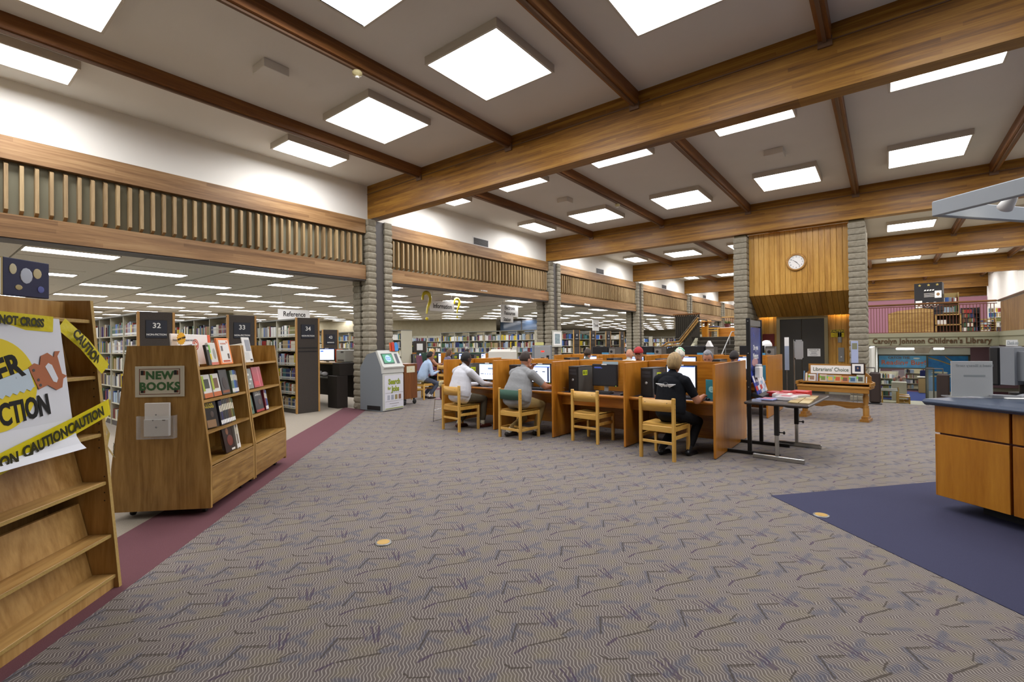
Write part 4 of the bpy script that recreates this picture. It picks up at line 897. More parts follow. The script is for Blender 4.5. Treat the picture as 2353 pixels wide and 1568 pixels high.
# ================================================================== computer carrels
M_CARR = wood('carrel_veneer', '84490f', 'b0701f', 'c98a36', 'z', 20, 12, .3, .26, coat=.35)
M_CARRX = wood('carrel_veneer_x', '84490f', 'b0701f', 'c98a36', 'x', 20, 12, .3, .26, coat=.35)
M_DESKT = flat('desk_top_dark', '2c2d38', .4, 0, .4)
M_CHW = wood('chair_maple', 'a5772c', 'c79a49', 'dcb668', 'z', 26, 14, .38, .26, coat=.2)
M_CHWX = wood('chair_maple_x', 'a5772c', 'c79a49', 'dcb668', 'x', 26, 14, .38, .26, coat=.2)
CP = 1.23
def carrel_row(label, xr, y0, n, H=1.22, depth=1.72, zt=.72, back_high=False):
    """double sided row; xr = right end, y0 = near edge; sections run to the left"""
    o = thing('computer_carrel_row', label, 'carrel', (xr, y0, 0)); ym = depth / 2
    for k in range(n + 1):
        MB().rbox(-k * CP - .016, -k * CP + .016, 0, depth, .012, H, .004).build('partition', M_CARR, o)
    for k in range(n):
        x0, x1 = -(k + 1) * CP + .017, -k * CP - .017
        MB().rbox(x0, x1, ym - .015, ym + .015, .1, H, .003).build('back_panel', M_CARRX, o)
        for ya, yb, zz in ((.16, ym - .016, zt), (ym + .016, depth - .16, .98 if back_high else zt)):
            MB().rbox(x0, x1, ya, yb, zz - .03, zz, .003).build('worktop', M_DESKT, o)
            ye = ya - .03 if ya < ym else yb
            MB().tube([(x0, ye + .012, zz - .018), (x1, ye + .012, zz - .018)], .024, 10).build('edge_rail', M_CARRX, o)
            MB().rbox(x0, x1, (ya + .1) if ya < ym else yb - .12, (ya + .12) if ya < ym else yb - .1, zz - .2, zz - .04, .002).build('apron', M_CARRX, o)
    return o
carrel_row('front row of orange wood computer carrels with glossy end panel', -1.73, 6.4, 4)
carrel_row('second row of orange wood carrels behind the seated readers', -1.83, 10.42, 4, back_high=True)
# ------------------------------------------------------------------ computers
M_CASE = flat('pc_case', '5d5a54', .4, .2); M_BEZ = flat('monitor_bezel', '17171a', .4); M_SILV = flat('silver_plastic', 'a9abab', .35, .5)
M_STICK = flat('sticker_yellow', 'd2dd2a', .6); M_STICKK = flat('sticker_print', '6c7a1a', .6)
def pc_tower(loc, rz, label, group='desktop computers', back=False):
    o = thing('computer_tower', label, 'computer', loc, rz, group)
    MB().rbox(-.095, .095, .02, .43, .0, .41, .006).build('case', M_CASE, o); MB().rbox(-.095, .095, -.005, .02, 0, .415, .008).build('front_panel', M_BLACK, o)
    MB().box(-.096, .096, .0, .43, .41, .418).build('top_cover', M_BLACK, o)
    MB().lathe([(.02, 0), (.02, .004), (.014, .008)], 16, T=Matrix.Translation((0, -.005, .2)) @ Matrix.Rotation(pi / 2, 4, 'X')).build('power_button', M_SILV, o)
    MB().box(-.07, .07, -.008, -.005, .33, .37).box(-.07, .07, -.008, -.005, .28, .32).build('drive_bay', flat('drive_grey', '2b2b2e', .5), o)
    q = MB().box(.095, .0965, .13, .25, .27, .35).build('sticker', M_STICK, o); MB().box(.0965, .0972, .14, .18, .285, .335).box(.0965, .0972, .19, .24, .32, .33).box(.0965, .0972, .19, .24, .295, .31).build('sticker_print', M_STICKK, q)
    if back: MB().box(-.08, .08, .43, .436, .05, .37).build('port_plate', M_GREYM, o); MB().cyl((0, 0), .035, 0, .004, 16, T=Matrix.Translation((.02, .441, .3)) @ Matrix.Rotation(pi / 2, 4, 'X')).build('fan_grille', M_BLACK, o); MB().box(-.05, .05, .436, .442, .09, .16).build('connector', M_BLACK, o)
    return o
M_SCR_W = emit('screen_white', 'e3ecff', 1.15); M_SCR_K = flat('screen_off', '2b2d31', .25, 0, .5); M_SCR_B = emit('screen_blue_bar', '2a5ccc', 1.1); M_SCR_D = emit('screen_dark_print', '25304c', .8); M_SCR_L = emit('screen_pale', 'b9cdf2', 1.0)
def monitor(loc, rz, label, style='page', w=.41, h=.335, group='flat monitors', seed=0, z0=.11):
    o = thing('monitor', label, 'monitor', loc, rz, group); r = random.Random(seed)
    MB().rbox(-w / 2, w / 2, -.02, .02, z0, z0 + h, .006).build('bezel', M_BEZ, o)
    MB().prism([(-w / 2 + .03, z0 + .03), (w / 2 - .03, z0 + .03), (w / 2 - .03, z0 + h - .03), (-w / 2 + .03, z0 + h - .03)], .02, .05, 'y').build('back_shell', M_BEZ, o)
    b = .02; sw, sh = w / 2 - b, h - 2 * b
    s = MB().box(-sw, sw, -.0215, -.02, z0 + b, z0 + b + sh).build('screen', M_SCR_K if style == 'off' else M_SCR_W, o)
    zt = z0 + b + sh
    def bar(x0, x1, za, zb, m): MB().box(x0 * sw, x1 * sw, -.0222, -.0215, zt - zb * sh, zt - za * sh).build('screen_element', m, s)
    if style == 'page':
        bar(-.98, .98, .0, .06, M_SCR_L); bar(.05, .95, .2, .36, M_SCR_L); bar(.1, .85, .26, .33, M_SCR_D); bar(-.85, -.45, .62, .66, M_SCR_D)
        for k in range(4): bar(-.3 + k * .3, -.2 + k * .3, .62, .68, M_SCR_B)
    elif style == 'form':
        bar(-.98, .98, .0, .07, M_SCR_L); bar(-.98, .98, .1, .15, M_SCR_B); bar(-.98, -.8, .15, .95, M_SCR_B); bar(.72, .9, .15, .98, M_SCR_D); bar(-.5, -.3, .38, .44, M_SCR_D); bar(.2, .5, .38, .43, M_SCR_D); bar(-.7, .6, .62, .63, M_SCR_L)
        for k in range(6): bar(-.7 + k * .24, -.69 + k * .24, .62, .92, M_SCR_L)
    elif style == 'plain':
        bar(-.98, .98, 0, .03, M_SCR_B); bar(-.9, -.5, .15, .25, M_SCR_B); bar(-.9, -.3, .3, .33, M_SCR_L); bar(.2, .5, .6, .63, M_SCR_L)
    elif style == 'off':
        for k in range(2): MB().box(-sw * .9, -sw * .3 + .02 * k, -.0222, -.0215, zt - .03 - k * .014, zt - .024 - k * .014).build('screen_text', emit('dos_blue', '4a6ad8', .7), s)
    MB().box(w / 2 - .03, w / 2 - .022, -.0222, -.02, z0 + .006, z0 + .012).build('power_led', emit('led_green', '9adf3a', 2), o)
    MB().box(-.05, .04, -.022, -.019, z0 + h - .012, z0 + h + .006).build('tag', M_WHITE, o)
    MB().prism([(-.035, 0), (.035, 0), (.028, z0 + .1), (-.028, z0 + .1)], .03, .06, 'y').build('stand_neck', M_SILV, o)
    MB().rbox(-.11, .11, -.09, .1, 0, .012, .004).build('stand_foot', M_SILV, o)
    return o
kbm = MB().prism([(-.075, 0), (.075, 0), (.075, .026), (-.075, .014)], -.22, .22, 'x')
for r_ in range(5):
    for c_ in range(15): kbm.box(-.208 + c_ * .0278, -.186 + c_ * .0278, -.062 + r_ * .026, -.04 + r_ * .026, .015 + r_ * .002, .026 + r_ * .002, 1)
kbm = kbm.mesh('keyboard', [M_BLACK, flat('key_grey', '2e2e30', .5)])
mom = MB().ell((0, 0, .012), (.032, .056, .022), 14, 8).mesh('mouse', M_BLACK)
def kb(loc, rz, label): o = put('keyboard', kbm, None, loc, (0, 0, rz)); return tag(o, label, 'keyboard', 'black keyboards')
def mouse(loc, label): o = put('computer_mouse', mom, None, loc, (0, 0, RN.uniform(-.4, .4))); return tag(o, label, 'mouse', 'black mice')
ZD1 = .72
PERS = ['the man in the white shirt', 'the man in the grey shirt', 'the empty maple chair', 'the reader in black']
for k, xc in enumerate((-6.03, -4.80, -3.57, -2.34)):
    w_ = PERS[k]
    pc_tower((xc - .4, 6.68, ZD1), radians(-8), 'dark computer tower with yellow sticker facing ' + w_)
    monitor(((-6.0, -4.77, -3.53, -2.32)[k], 6.93, ZD1), radians((8, 5, 0, 0)[k]), ('white web page on the monitor facing ', 'blue framed form on the monitor facing ', 'dark switched-off monitor facing ', 'bright white monitor facing ')[k] + w_, ('page', 'form', 'off', 'plain')[k], w=(.4, .42, .44, .44)[k], h=(.33, .34, .35, .37)[k], z0=(.1, .1, .1, .09)[k])
    kb((xc + .02, 6.74, ZD1), radians(4), 'black keyboard in front of ' + w_); mouse((xc + .44, 6.72, ZD1), 'black mouse in front of ' + w_)
# far side of the front row (users face the camera) and near side of the second row
for k, xc in enumerate((-5.44, -4.21, -2.98, -2.0)):
    pass
ws = ['nearest the glossy end panel', 'second from the glossy end panel', 'third from the glossy end panel', 'at the far left end']
for k in range(4):
    xc = -1.83 - CP * (k + .5)
    monitor((xc + .1, 11.08, ZD1), 0, 'lit monitor in the second carrel row ' + ws[k], ('plain', 'plain', 'form', 'plain')[k], seed=k, w=.43, h=.36)
    pc_tower((xc - .42, 10.72, ZD1), radians(-6), 'dark computer tower in the second carrel row ' + ws[k])
    kb((xc, 10.72, ZD1), 0, 'keyboard in the second carrel row ' + ws[k])
    monitor((xc + .12, 11.6, .98), pi, 'monitor seen from behind on the standing counter ' + ws[k], 'plain', seed=k + 9, w=.5, h=.33)
    pc_tower((xc + .58 - .12, 11.9, .985), pi + .1, 'computer tower showing its ports on the standing counter ' + ws[k], back=True)
    o = thing('counter_sign', 'pale blue upright sign on the standing counter ' + ws[k], 'sign', (xc + .31, 11.46, .98)); MB().rbox(-.1, .1, 0, .012, 0, .28, .003).build('card', flat('card_blue', '4a8fb4', .5), o); MB().box(-.1, .1, .012, .08, 0, .006).build('foot', M_SILV, o)
for xx in (-3.36 + .3, -1.95 - .2):
    o = thing('tent_card', 'white folded tent card on a computer tower, %s' % ('left of the block column' if xx < -2.5 else 'beside the fire cabinet'), 'card', (xx - .2, 11.72, 1.403)); MB().prism([(-.07, 0), (.07, 0), (.0, .14)], -.1, .1, 'y').build('card', M_WHITE, o)
s = thing('flyer_holder', 'teal flyer in a clear holder beside the end panel', 'flyer', (-1.86, 6.82, ZD1), radians(-12)); MB().rbox(-.1, .06, 0, .006, 0, .27, .002).build('flyer', flat('flyer_teal', '2f7c86', .5), s); txt('lettering', 'e', .16, flat('flyer_pale', '9ad0d0', .6), s, (-.02, -.002, .15), bold=.005); MB().box(-.11, .07, -.03, .05, 0, .004).build('foot', glass('clear_plastic', 'dfe4e4', .05, .16), s)
s = thing('paper_card', 'pale blue card pinned behind the switched-off monitor', 'card', (-3.58, 7.22, 1.06)); MB().box(-.14, .14, -.004, 0, -.12, .14).build('card', flat('card_pale_blue', '9fb4bc', .6), s)
s = thing('flyer_holder', 'teal flyer standing in the second row beyond the poster frame', 'flyer', (-2.0, 10.9, ZD1)); MB().rbox(-.12, .1, 0, .006, 0, .3, .002).build('flyer', flat('flyer_teal2', '3a7d96', .5), s); MB().box(-.12, .1, -.03, .05, 0, .004).build('foot', M_SILV, s)
# ------------------------------------------------------------------ chairs
def make_chair(name, label, padded=None, lowh=False):
    o = thing(name, label, 'chair'); w, d, p = .225, .215, .021
    for sx in (-1, 1):
        MB().rbox(sx * w - p, sx * w + p, d - p, d + p, 0, .80, .006).build('back_leg', M_CHW, o); MB().rbox(sx * w - p, sx * w + p, -d - p, -d + p, 0, .43, .006).build('front_leg', M_CHW, o)
        MB().rbox(sx * w - .011, sx * w + .011, -d + p, d - p, .375, .435, .003).build('apron', M_CHWX, o)
        z = .13 if lowh else .27
        MB().rbox(sx * w - .01, sx * w + .01, -d + p, d - p, z, z + .045, .003).build('stretcher', M_CHWX, o)
        for z in (.66, .73): MB().ell((sx * (w + p), d, z), (.002, .007, .007), 8, 5).build('dowel_plug', M_STEEL, o)
    MB().rbox(-w + p, w - p, -d - .011, -d + .011, .375, .435, .003).build('apron', M_CHWX, o); MB().rbox(-w + p, w - p, d - .011, d + .011, .36, .435, .003).build('apron', M_CHWX, o)
    if lowh: MB().rbox(-w, w, -.03, .01, .14, .17, .003).rbox(-w + p, w - p, d - .01, d + .01, .13, .17, .003).build('cross_stretcher', M_CHWX, o)
    else: MB().rbox(-w + p, w - p, d - .01, d + .01, .21, .245, .003).build('back_stretcher', M_CHWX, o)
    s = MB(); n = 10        # saddle seat, dished across the width
    for zz, fl in ((0, 0),):
        top = [(-w - .012 + (2 * w + .024) * i / n, y, .452 - .016 * sin(pi * i / n)) for y in (-d - .015, d - .005) for i in range(n + 1)]
        bot = [(q[0], q[1], .434) for q in top]; N1 = n + 1
        fs = [(i, i + 1, N1 + i + 1, N1 + i) for i in range(n)]; s.add(top, fs, 0, None, True); s.add(bot, [f[::-1] for f in fs])
        s.add(top[:N1] + bot[:N1], [(i, N1 + i, N1 + i + 1, i + 1) for i in range(n)]); s.add(top[N1:] + bot[N1:], [(i, i + 1, N1 + i + 1, N1 + i) for i in range(n)])
    s.build('seat', M_CHWX, o)
    # curved back slat
    b = MB(); n = 8; w2 = w - p + .004
    def sl(t): return d - .004 + .02 * (1 - (2 * t - 1) ** 2)
    th = .022 if not padded else .04
    vs = [(-w2 + 2 * w2 * i / n, sl(i / n) + yy * th / 2, z) for z in (.625, .775) for yy in (-1, 1) for i in range(n + 1)]; A = n + 1
    fs = []
    for i in range(n): fs += [(i, i + 1, 2 * A + i + 1, 2 * A + i), (A + i + 1, A + i, 3 * A + i, 3 * A + i + 1), (2 * A + i, 2 * A + i + 1, 3 * A + i + 1, 3 * A + i), (i + 1, i, A + i, A + i + 1)]
    b.add(vs, fs, 0, None, True); b.build('back_slat' if not padded else 'back_pad', padded or M_CHWX, o)
    if not padded:
        for x, z in ((-.15, .735), (.15, .735)): MB().ell((x, d + .03, z), (.006, .002, .006), 8, 5).build('dowel_plug', M_STEEL, o)
    return o
ch = make_chair('reading_chair', 'maple chair holding the reader in black, nearest the glossy end panel')
ch.location = (-2.31, 6.215, 0); ch.rotation_euler = (0, 0, pi + radians(-5))
dup(ch, None, (-3.58, 6.60, 0), pi + radians(-5), 'empty maple chair drawn up to the switched-off monitor')
dup(ch, None, (-5.97, 6.145, 0), pi + radians(-7), 'maple chair under the man in the white shirt')
CH2 = make_chair('padded_chair', 'maple chair with green padded back under the man in grey', flat('pad_green', '3f5a4c', .8, 0, .2, None, None, (200, .2)), True); CH2.location = (-4.70, 6.19, 0); CH2.rotation_euler = (0, 0, pi + radians(-6))
dup(ch, None, (-1.62 - .6, 8.55, 0), radians(10), 'maple chair behind the glossy end panel, beside the poster frame')
for i, (x, y, rz) in enumerate(((-4.2, 8.62, 0), (-5.3, 8.6, .1), (-2.5, 10.2, pi), (-4.6, 10.15, pi), (-5.7, 10.2, pi))):
    dup(ch, None, (x, y, 0), rz, 'maple chair in the aisle between the carrel rows, %s' % ('under the red cap', 'far left on the near side', 'before the right-hand tower', 'under the bald reader', 'far left on the far side')[i])
# ================================================================== job search kiosk and its neighbours
M_KGREY = flat('kiosk_grey', '6f7477', .55); M_KWHT = flat('kiosk_white', 'b9bab3', .45)
K = thing('job_kiosk', 'grey touch screen kiosk with Search for Jobs panel by the column', 'kiosk', (-8.98, 7.02, 0), radians(90 + 8))
KW = .32
prof = [(0, 0), (.72, .03), (.72, 1.0), (.5, 1.3), (.2, 1.37), (.02, 1.02), (-.02, .98), (.0, .93)]
MB().prism(prof, -KW, KW, 'x').build('body', M_KGREY, K)
MB().rbox(-KW - .005, KW + .005, -.025, .02, .02, .86, .012).build('lower_front', M_KWHT, K)
MB().prism([(-.03, .87), (.03, .87), (.05, 1.02), (.22, 1.38), (.17, 1.395), (-.01, 1.04), (-.06, 1.02), (-.055, .99), (-.03, .975)], -KW - .008, KW + .008, 'x').build('upper_front', M_KWHT, K)
an = math.atan2(.18, .355)
TS = Matrix.Translation((-.06, .075, 1.2)) @ Matrix.Rotation(pi / 2 - an, 4, 'X')
MB().box(-.2, .14, -.13, .13, .002, .012, T=TS).build('screen_bezel', flat('bezel_green', '2a4a3c', .4), K)
MB().box(-.17, .12, -.105, .105, .012, .015, T=TS).build('screen', emit('kiosk_screen', '3f9a70', .8), K)
MB().cyl((-.025, 0), .085, .015, .0165, 28, T=TS).build('screen_disc', emit('kiosk_disc', 'a8c8f0', .9), K)
o = txt('screen_words', 'Search', .045, emit('kiosk_words', '3a6ad0', .8), K, tuple((TS @ Vector((-.025, .02, .017)))), (pi / 2 - an, 0, 0), bold=.001); txt('screen_words', 'for Jobs', .04, MATS['kiosk_words'], K, tuple((TS @ Vector((-.025, -.025, .017)))), (pi / 2 - an, 0, 0), bold=.001)
MB().box(.22, .31, -.13, .12, .002, .008, T=TS).build('keypad_recess', flat('keypad_grey', '50535a', .5), K)
MB().rbox(-KW + .03, KW - .005, -.03, -.024, .05, .82, .002).build('poster', flat('poster_white', 'c9cad0', .5), K)
M_JOB = flat('job_green', '8a9a2a', .5)
txt('lettering_shadow', 'Search', .165, flat('job_shadow', '3d4436', .6), K, (.018, -.031, .665), bold=.008, sx=.85); txt('lettering_shadow', 'Jobs', .165, MATS['job_shadow'], K, (.05, -.031, .5), bold=.008, sx=.85)
txt('lettering', 'Search', .165, M_JOB, K, (.01, -.033, .672), bold=.006, sx=.85); txt('lettering', 'Jobs', .165, M_JOB, K, (.042, -.033, .507), bold=.006, sx=.85); txt('lettering', 'for', .1, M_JOB, K, (-.15, -.033, .525), bold=.004, sx=.8)
for k in range(4): MB().box(-.21 + k * .12, -.13 + k * .12, -.0315, -.03, .26, .37).build('picture', flat('pic%d' % k, ('9fa3ac', '8f96a4', '8a7d52', '7d5f50')[k], .6), K)
MB().box(-.27, .3, -.0315, -.03, .415, .42).box(-.27, .3, -.0315, -.03, .225, .23).build('rule', M_GREYM, K); MB().box(-.27, .3, -.0315, -.03, .055, .07).build('olive_rule', M_JOB, K); MB().box(-.14, .16, -.0315, -.03, .165, .175).box(-.08, .1, -.0315, -.03, .11, .116).build('print', M_GREYM, K)
MB().box(-KW - .002, -KW, .08, .5, .03, .13).build('vent', M_BLACK, K)
o = thing('brochure_rack', 'small stand of orange and blue leaflets on the kiosk', 'brochures', (-9.15, 7.2, 1.37), radians(98))
for i, (x, z, c, h) in enumerate(((-.1, .0, 'c9562a', .2), (-.05, 0, 'b5382a', .21), (.0, 0, 'd9813a', .18), (.05, 0, '3f86c4', .2), (.1, 0, '3a7cc0', .16))):
    q = MB().rbox(x - .045, x + .045, -.02 * (i % 2), .005 - .02 * (i % 2), 0, h, .002).build('leaflet', flat('leaf_' + c, c, .5), o); q.rotation_euler = (-.12, 0, 0)
# brown book cart behind the kiosk
c_ = thing('book_cart', 'brown wooden cart on black casters behind the kiosk', 'cart', (-9.45, 7.95, 0), radians(98))
MB().rbox(-.24, .24, 0, .45, .16, 1.04, .008).build('body', wood('cart_brown', '4f2a10', '70421c', '8a5a2c', 'z'), c_); MB().box(-.16, .14, -.004, 0, .82, .98).build('notice', flat('notice_cream', 'c4bfa4', .7), c_); MB().ell((0, -.005, .9), (.015, .002, .015), 10, 6).build('notice_emblem', M_YELLOW, c_)
wm = MB().lathe([(.02, 0), (.055, 0), (.065, .015), (.055, .03), (.02, .03)], 16, T=Matrix.Translation((0, .015, .065)) @ Matrix.Rotation(pi / 2, 4, 'X')).box(-.015, .015, -.0, .03, .06, .16).mesh('caster', M_BLACK)
for x in (-.19, .19):
    for y in (.06, .4): put('caster', wm, c_, (x, y, 0))
dup(ch, None, (-10.2, 9.0, 0), radians(100), 'maple chair with blue padded back beside the brown cart')
ob = [o_ for o_ in COL.objects if o_.get('label') == 'maple chair with blue padded back beside the brown cart'][0]
pb_ = MB().rbox(-.2, .2, .19, .245, .6, .78, .02).build('back_cover', flat('pad_blue', '34486a', .8), ob)
# wire frame stool
st = thing('wire_stool', 'low chair with thin chrome wire frame left of the carrels', 'chair', (-6.85, 6.75, 0), radians(20))
M_MAUVES = flat('stool_seat', '7a5a62', .6)
MB().rbox(-.24, .24, -.22, .22, .43, .45, .01).build('seat', M_MAUVES, st)
for sx in (-1, 1): MB().tube([(sx * .22, -.22, .43), (sx * .25, -.24, .01), (sx * .25, .24, .01), (sx * .22, .22, .43)], .007, 6).build('leg_frame', M_CHROME, st); MB().tube([(sx * .236, -.23, .22), (sx * .236, .23, .22)], .006, 6).build('side_bar', M_CHROME, st)
MB().rbox(-.23, .23, .2, .24, .5, .78, .015).build('backrest', M_MAUVES, st)
bg = thing('shoulder_bag', 'dark brown bag with a pale jacket hanging at the left carrel end', 'bag', (-6.78, 6.55, .45)); MB().rbox(-.05, .05, -.12, .12, 0, .26, .03).build('bag', flat('bag_brown', '4a1f16', .6), bg); MB().rbox(-.06, .04, -.14, .14, .24, .36, .03).build('jacket', flat('jacket_cream', 'b3a982', .9), bg)
# ------------------------------------------------------------------ small service desk behind range 34
d4 = thing('service_desk', 'dark service desk with return beside the block column', 'desk', (-11.0, 6.75, 0))
MB().rbox(-1.6, .42, -.1, .5, 1.05, 1.09, .006).build('counter_top', wood('desk_top_w', '7a5a2c', '9c7a44', 'b5945c', 'x'), d4); MB().box(-1.6, .4, .3, .34, .2, 1.05).build('back_board', M_ENDP, d4)
MB().rbox(.2, .62, -.28, .0, 0, .78, .006).build('pedestal', flat('ped_dark', '2e2823', .6), d4); MB().rbox(.28, .6, -.2, .3, .78, 1.09, .006).build('hutch_side', MATS['ped_dark'], d4); MB().box(-1.2, .2, -.2, .25, .7, .73).build('lower_shelf', M_GREYM, d4)
o = thing('service_printer', 'pale grey laser printer on the service desk', 'printer', (-10.82, 7.0, 1.09)); MB().rbox(-.2, .2, -.17, .2, 0, .32, .02).build('body', flat('printer_grey', 'a9a79b', .5), o); MB().box(-.12, .16, -.172, -.17, .04, .07).box(.02, .14, -.172, -.17, .24, .28).build('tray_slot', M_STEEL, o)
monitor((-11.4, 6.82, 1.05), radians(40), 'monitor showing a portrait photograph on the service desk', 'plain', w=.4, h=.32, z0=.08)
o = thing('orange_binder', 'orange folder upright behind the desk monitor', 'folder', (-11.2, 7.02, 1.09), radians(40)); MB().rbox(-.09, .09, 0, .05, 0, .33, .004).build('cover', flat('orange_red', 'd9572f', .5), o)
for i, (x, c, h) in enumerate(((-.9, 'd8d8d4', .18), (-.6, 'c9c9c4', .14), (-.35, 'd4d0d0', .12))):
    o = thing('desk_clutter', 'white office %s under the service desk counter' % ('dome camera', 'telephone', 'box')[i], 'office item', (-11.0 + x, 6.72, .73)); MB().ell((0, 0, h / 2), (.09, .08, h / 2), 12, 8).build('body', flat('clut_' + c, c, .5), o)
# ================================================================== green reference carrels far left
M_GPAN = flat('green_fabric', '3f5448', .9, 0, .1, (120, .2), '384b40')
g = thing('reference_carrel_row', 'row of dark green fabric carrels under the information sign', 'carrel', (-16.6, 12.6, 0))
for k in range(6):
    MB().rbox(k * 1.12 - .02, k * 1.12 + .02, 0, .75, .01, 1.2, .004).build('partition', M_CARR if k % 2 else M_GPAN, g)
    if k < 5: MB().rbox(k * 1.12 + .02, k * 1.12 + 1.1, .7, .75, .1, 1.2, .004).build('back_panel', M_GPAN, g); MB().rbox(k * 1.12 + .02, k * 1.12 + 1.1, .05, .7, .7, .73, .004).build('worktop', M_CARRX, g)
gl = ['far left', 'beside the blond woman', 'beside the long-haired woman', 'before the dark-haired man', 'rightmost']
for k in range(5):
    x = -16.6 + k * 1.12 + .7
    monitor((x, 13.1, .73), radians(20), 'lit monitor in the green carrels, ' + gl[k], 'plain', w=.4, h=.4, z0=.06)
    pc_tower((x - .42, 12.8, .73), radians(-5), 'dark computer tower in the green carrels, ' + gl[k])
pc = thing('purple_armchair', 'mauve upholstered swivel armchair under the information sign', 'armchair', (-13.55, 12.25, 0), radians(150))
M_PUR = flat('mauve_fabric', '7a4f5e', .9, 0, .1, (60, .2), '6e4654')
MB().rbox(-.3, .3, -.3, .3, .38, .5, .03).build('seat', M_PUR, pc); MB().prism([(.22, .45), (.36, .45), (.42, 1.12), (.32, 1.12)], -.32, .32, 'x').build('backrest', M_PUR, pc)
for sx in (-1, 1): MB().rbox(sx * .33 - .06, sx * .33 + .06, -.3, .34, .36, .7, .03).build('armrest', M_PUR, pc)
MB().cyl((0, 0), .03, .08, .38, 10).build('post', M_CHROME, pc)
for k in range(5):
    a_ = 2 * pi * k / 5; MB().tube([(0, 0, .1), (.3 * cos(a_), .3 * sin(a_), .06)], .02, 6).ell((.3 * cos(a_), .3 * sin(a_), .03), .03, 8, 6).build('base_leg', M_BLACK, pc)
dup(ch, None, (-12.65, 12.3, 0), pi, 'maple chair at the green carrels under the long-haired woman')
# white printer and grey print release cabinet behind the carrels
o = thing('copier', 'large off-white laser printer behind the left carrels', 'printer', (-8.95, 11.0, 0), radians(20)); MB().rbox(-.36, .36, -.25, .25, 0, .95, .01).build('stand', M_KGREY, o); MB().rbox(-.36, .36, -.25, .3, .95, 1.32, .03).build('body', flat('printer_white', 'c9c6bb', .5), o); MB().prism([(-.2, 1.32), (.2, 1.32), (.15, 1.36), (-.15, 1.36)], -.3, .3, 'x').build('lid', MATS['printer_white'], o); MB().box(.1, .3, -.255, -.25, 1.05, 1.06).box(-.3, 0, -.255, -.25, 1.0, 1.03).build('tray_line', M_STEEL, o)
o = thing('print_release_cabinet', 'grey metal print release cabinet by the second column', 'cabinet', (-8.6, 12.6, 0), radians(40)); MB().rbox(-.3, .3, 0, .5, 0, 1.46, .01).build('case', M_KGREY, o); MB().rbox(-.26, .26, -.012, 0, .75, 1.43, .005).build('front_plate', flat('plate_pale', '9a9c9c', .4, .3), o)
MB().box(-.05, .05, -.016, -.012, 1.25, 1.29).build('display', emit('led_red', 'ff2010', 2), o); MB().box(.12, .2, -.03, -.012, 1.02, 1.14).build('card_reader', M_BLACK, o); MB().box(-.06, .06, -.016, -.012, 1.05, 1.08).build('coin_slot', M_BLACK, o)
MB().rbox(-.22, .05, .1, .35, 1.46, 1.56, .005).build('notice_holder', flat('notice_yellow', 'c4c07a', .6), o)
o = thing('framed_print', 'pale framed print hanging on the second block column', 'picture', (-9.4, 14.7, 1.69), radians(90)); MB().rbox(-.33, .33, -.02, 0, -.3, .3, .006).build('frame', flat('frame_pale', 'b4b3a6', .5), o); MB().box(-.26, .26, -.022, -.02, -.24, .24).build('mat_board', M_WHITE, o); MB().box(-.17, .17, -.024, -.022, -.18, .18).build('image', flat('print_image', '97a4a4', .6, 0, .3, (14, .2), '75868a'), o)
# ================================================================== brochure table with poster frame
tb = thing('brochure_table', 'dark table on chrome T-shaped feet covered with brochures', 'table', (-1.03, 7.35, 0), radians(-4))
MB().rbox(-.36, .36, -.72, .68, .705, .74, .012).build('table_top', flat('table_top_dark', '37302c', .3, 0, .5), tb)
for y in (-.55, .55):
    MB().rbox(-.3, .28, y - .025, y + .025, .004, .06, .006).build('foot', M_CHROME, tb); MB().rbox(-.04, .0, y - .025, y + .025, .06, .34, .003).build('leg_inner', M_CHROME, tb); MB().rbox(-.046, .006, y - .032, y + .032, .32, .705, .004).build('leg_sleeve', M_BLACK, tb)
    MB().tube([(.0, y - .0, .36), (.05, y, .36)], .008, 8).ell((.06, y, .36), (.014, .022, .022), 10, 6).build('clamp_knob', M_BLACK, tb)
fr = thing('poster_stand', 'tall black poster frame standing against the brochure table', 'stand', (-1.44, 7.36, 0))
for y in (-.38, .38):
    MB().rbox(-.024, .024, y - .02, y + .02, .05, 1.82, .003).build('post', M_BLACK, fr); MB().rbox(-.3, .36, y - .02, y + .02, .0, .05, .004).build('foot', M_BLACK, fr)
    for z in (.9, 1.35, 1.78): MB().ell((.0, y - .021, z), (.006, .002, .006), 8, 5).build('bolt', M_SILV, fr)
MB().box(-.012, .012, -.36, .36, 1.72, 1.8).build('header_bar', M_GREYM, fr)
M_POST = flat('poster_navy', '27306a', .25, 0, .5, (3, .15), '3d4f94')
pn = MB().box(.0, .012, -.35, .35, .95, 1.7).build('poster', M_POST, fr)
RX = (pi / 2, 0, pi / 2)
for z, t_, sz in ((1.42, 'Do you', .1), (1.3, 'Meters', .12), (1.1, 'Register', .07), (1.02, 'to vote', .07)): txt('poster_words', t_, sz, M_WHITE, pn, (.0135, 0, z), RX, bold=.002)
MB().ell((.013, -.05, 1.22), (.001, .2, .06), 12, 6).build('poster_art', flat('poster_white_red', 'b98a8a', .5), pn)
MB().prism([(.0, .78), (.16, .74), (.16, .78), (.03, .82)], -.36, .36, 'y').build('pocket_shelf', M_BLACK, fr)
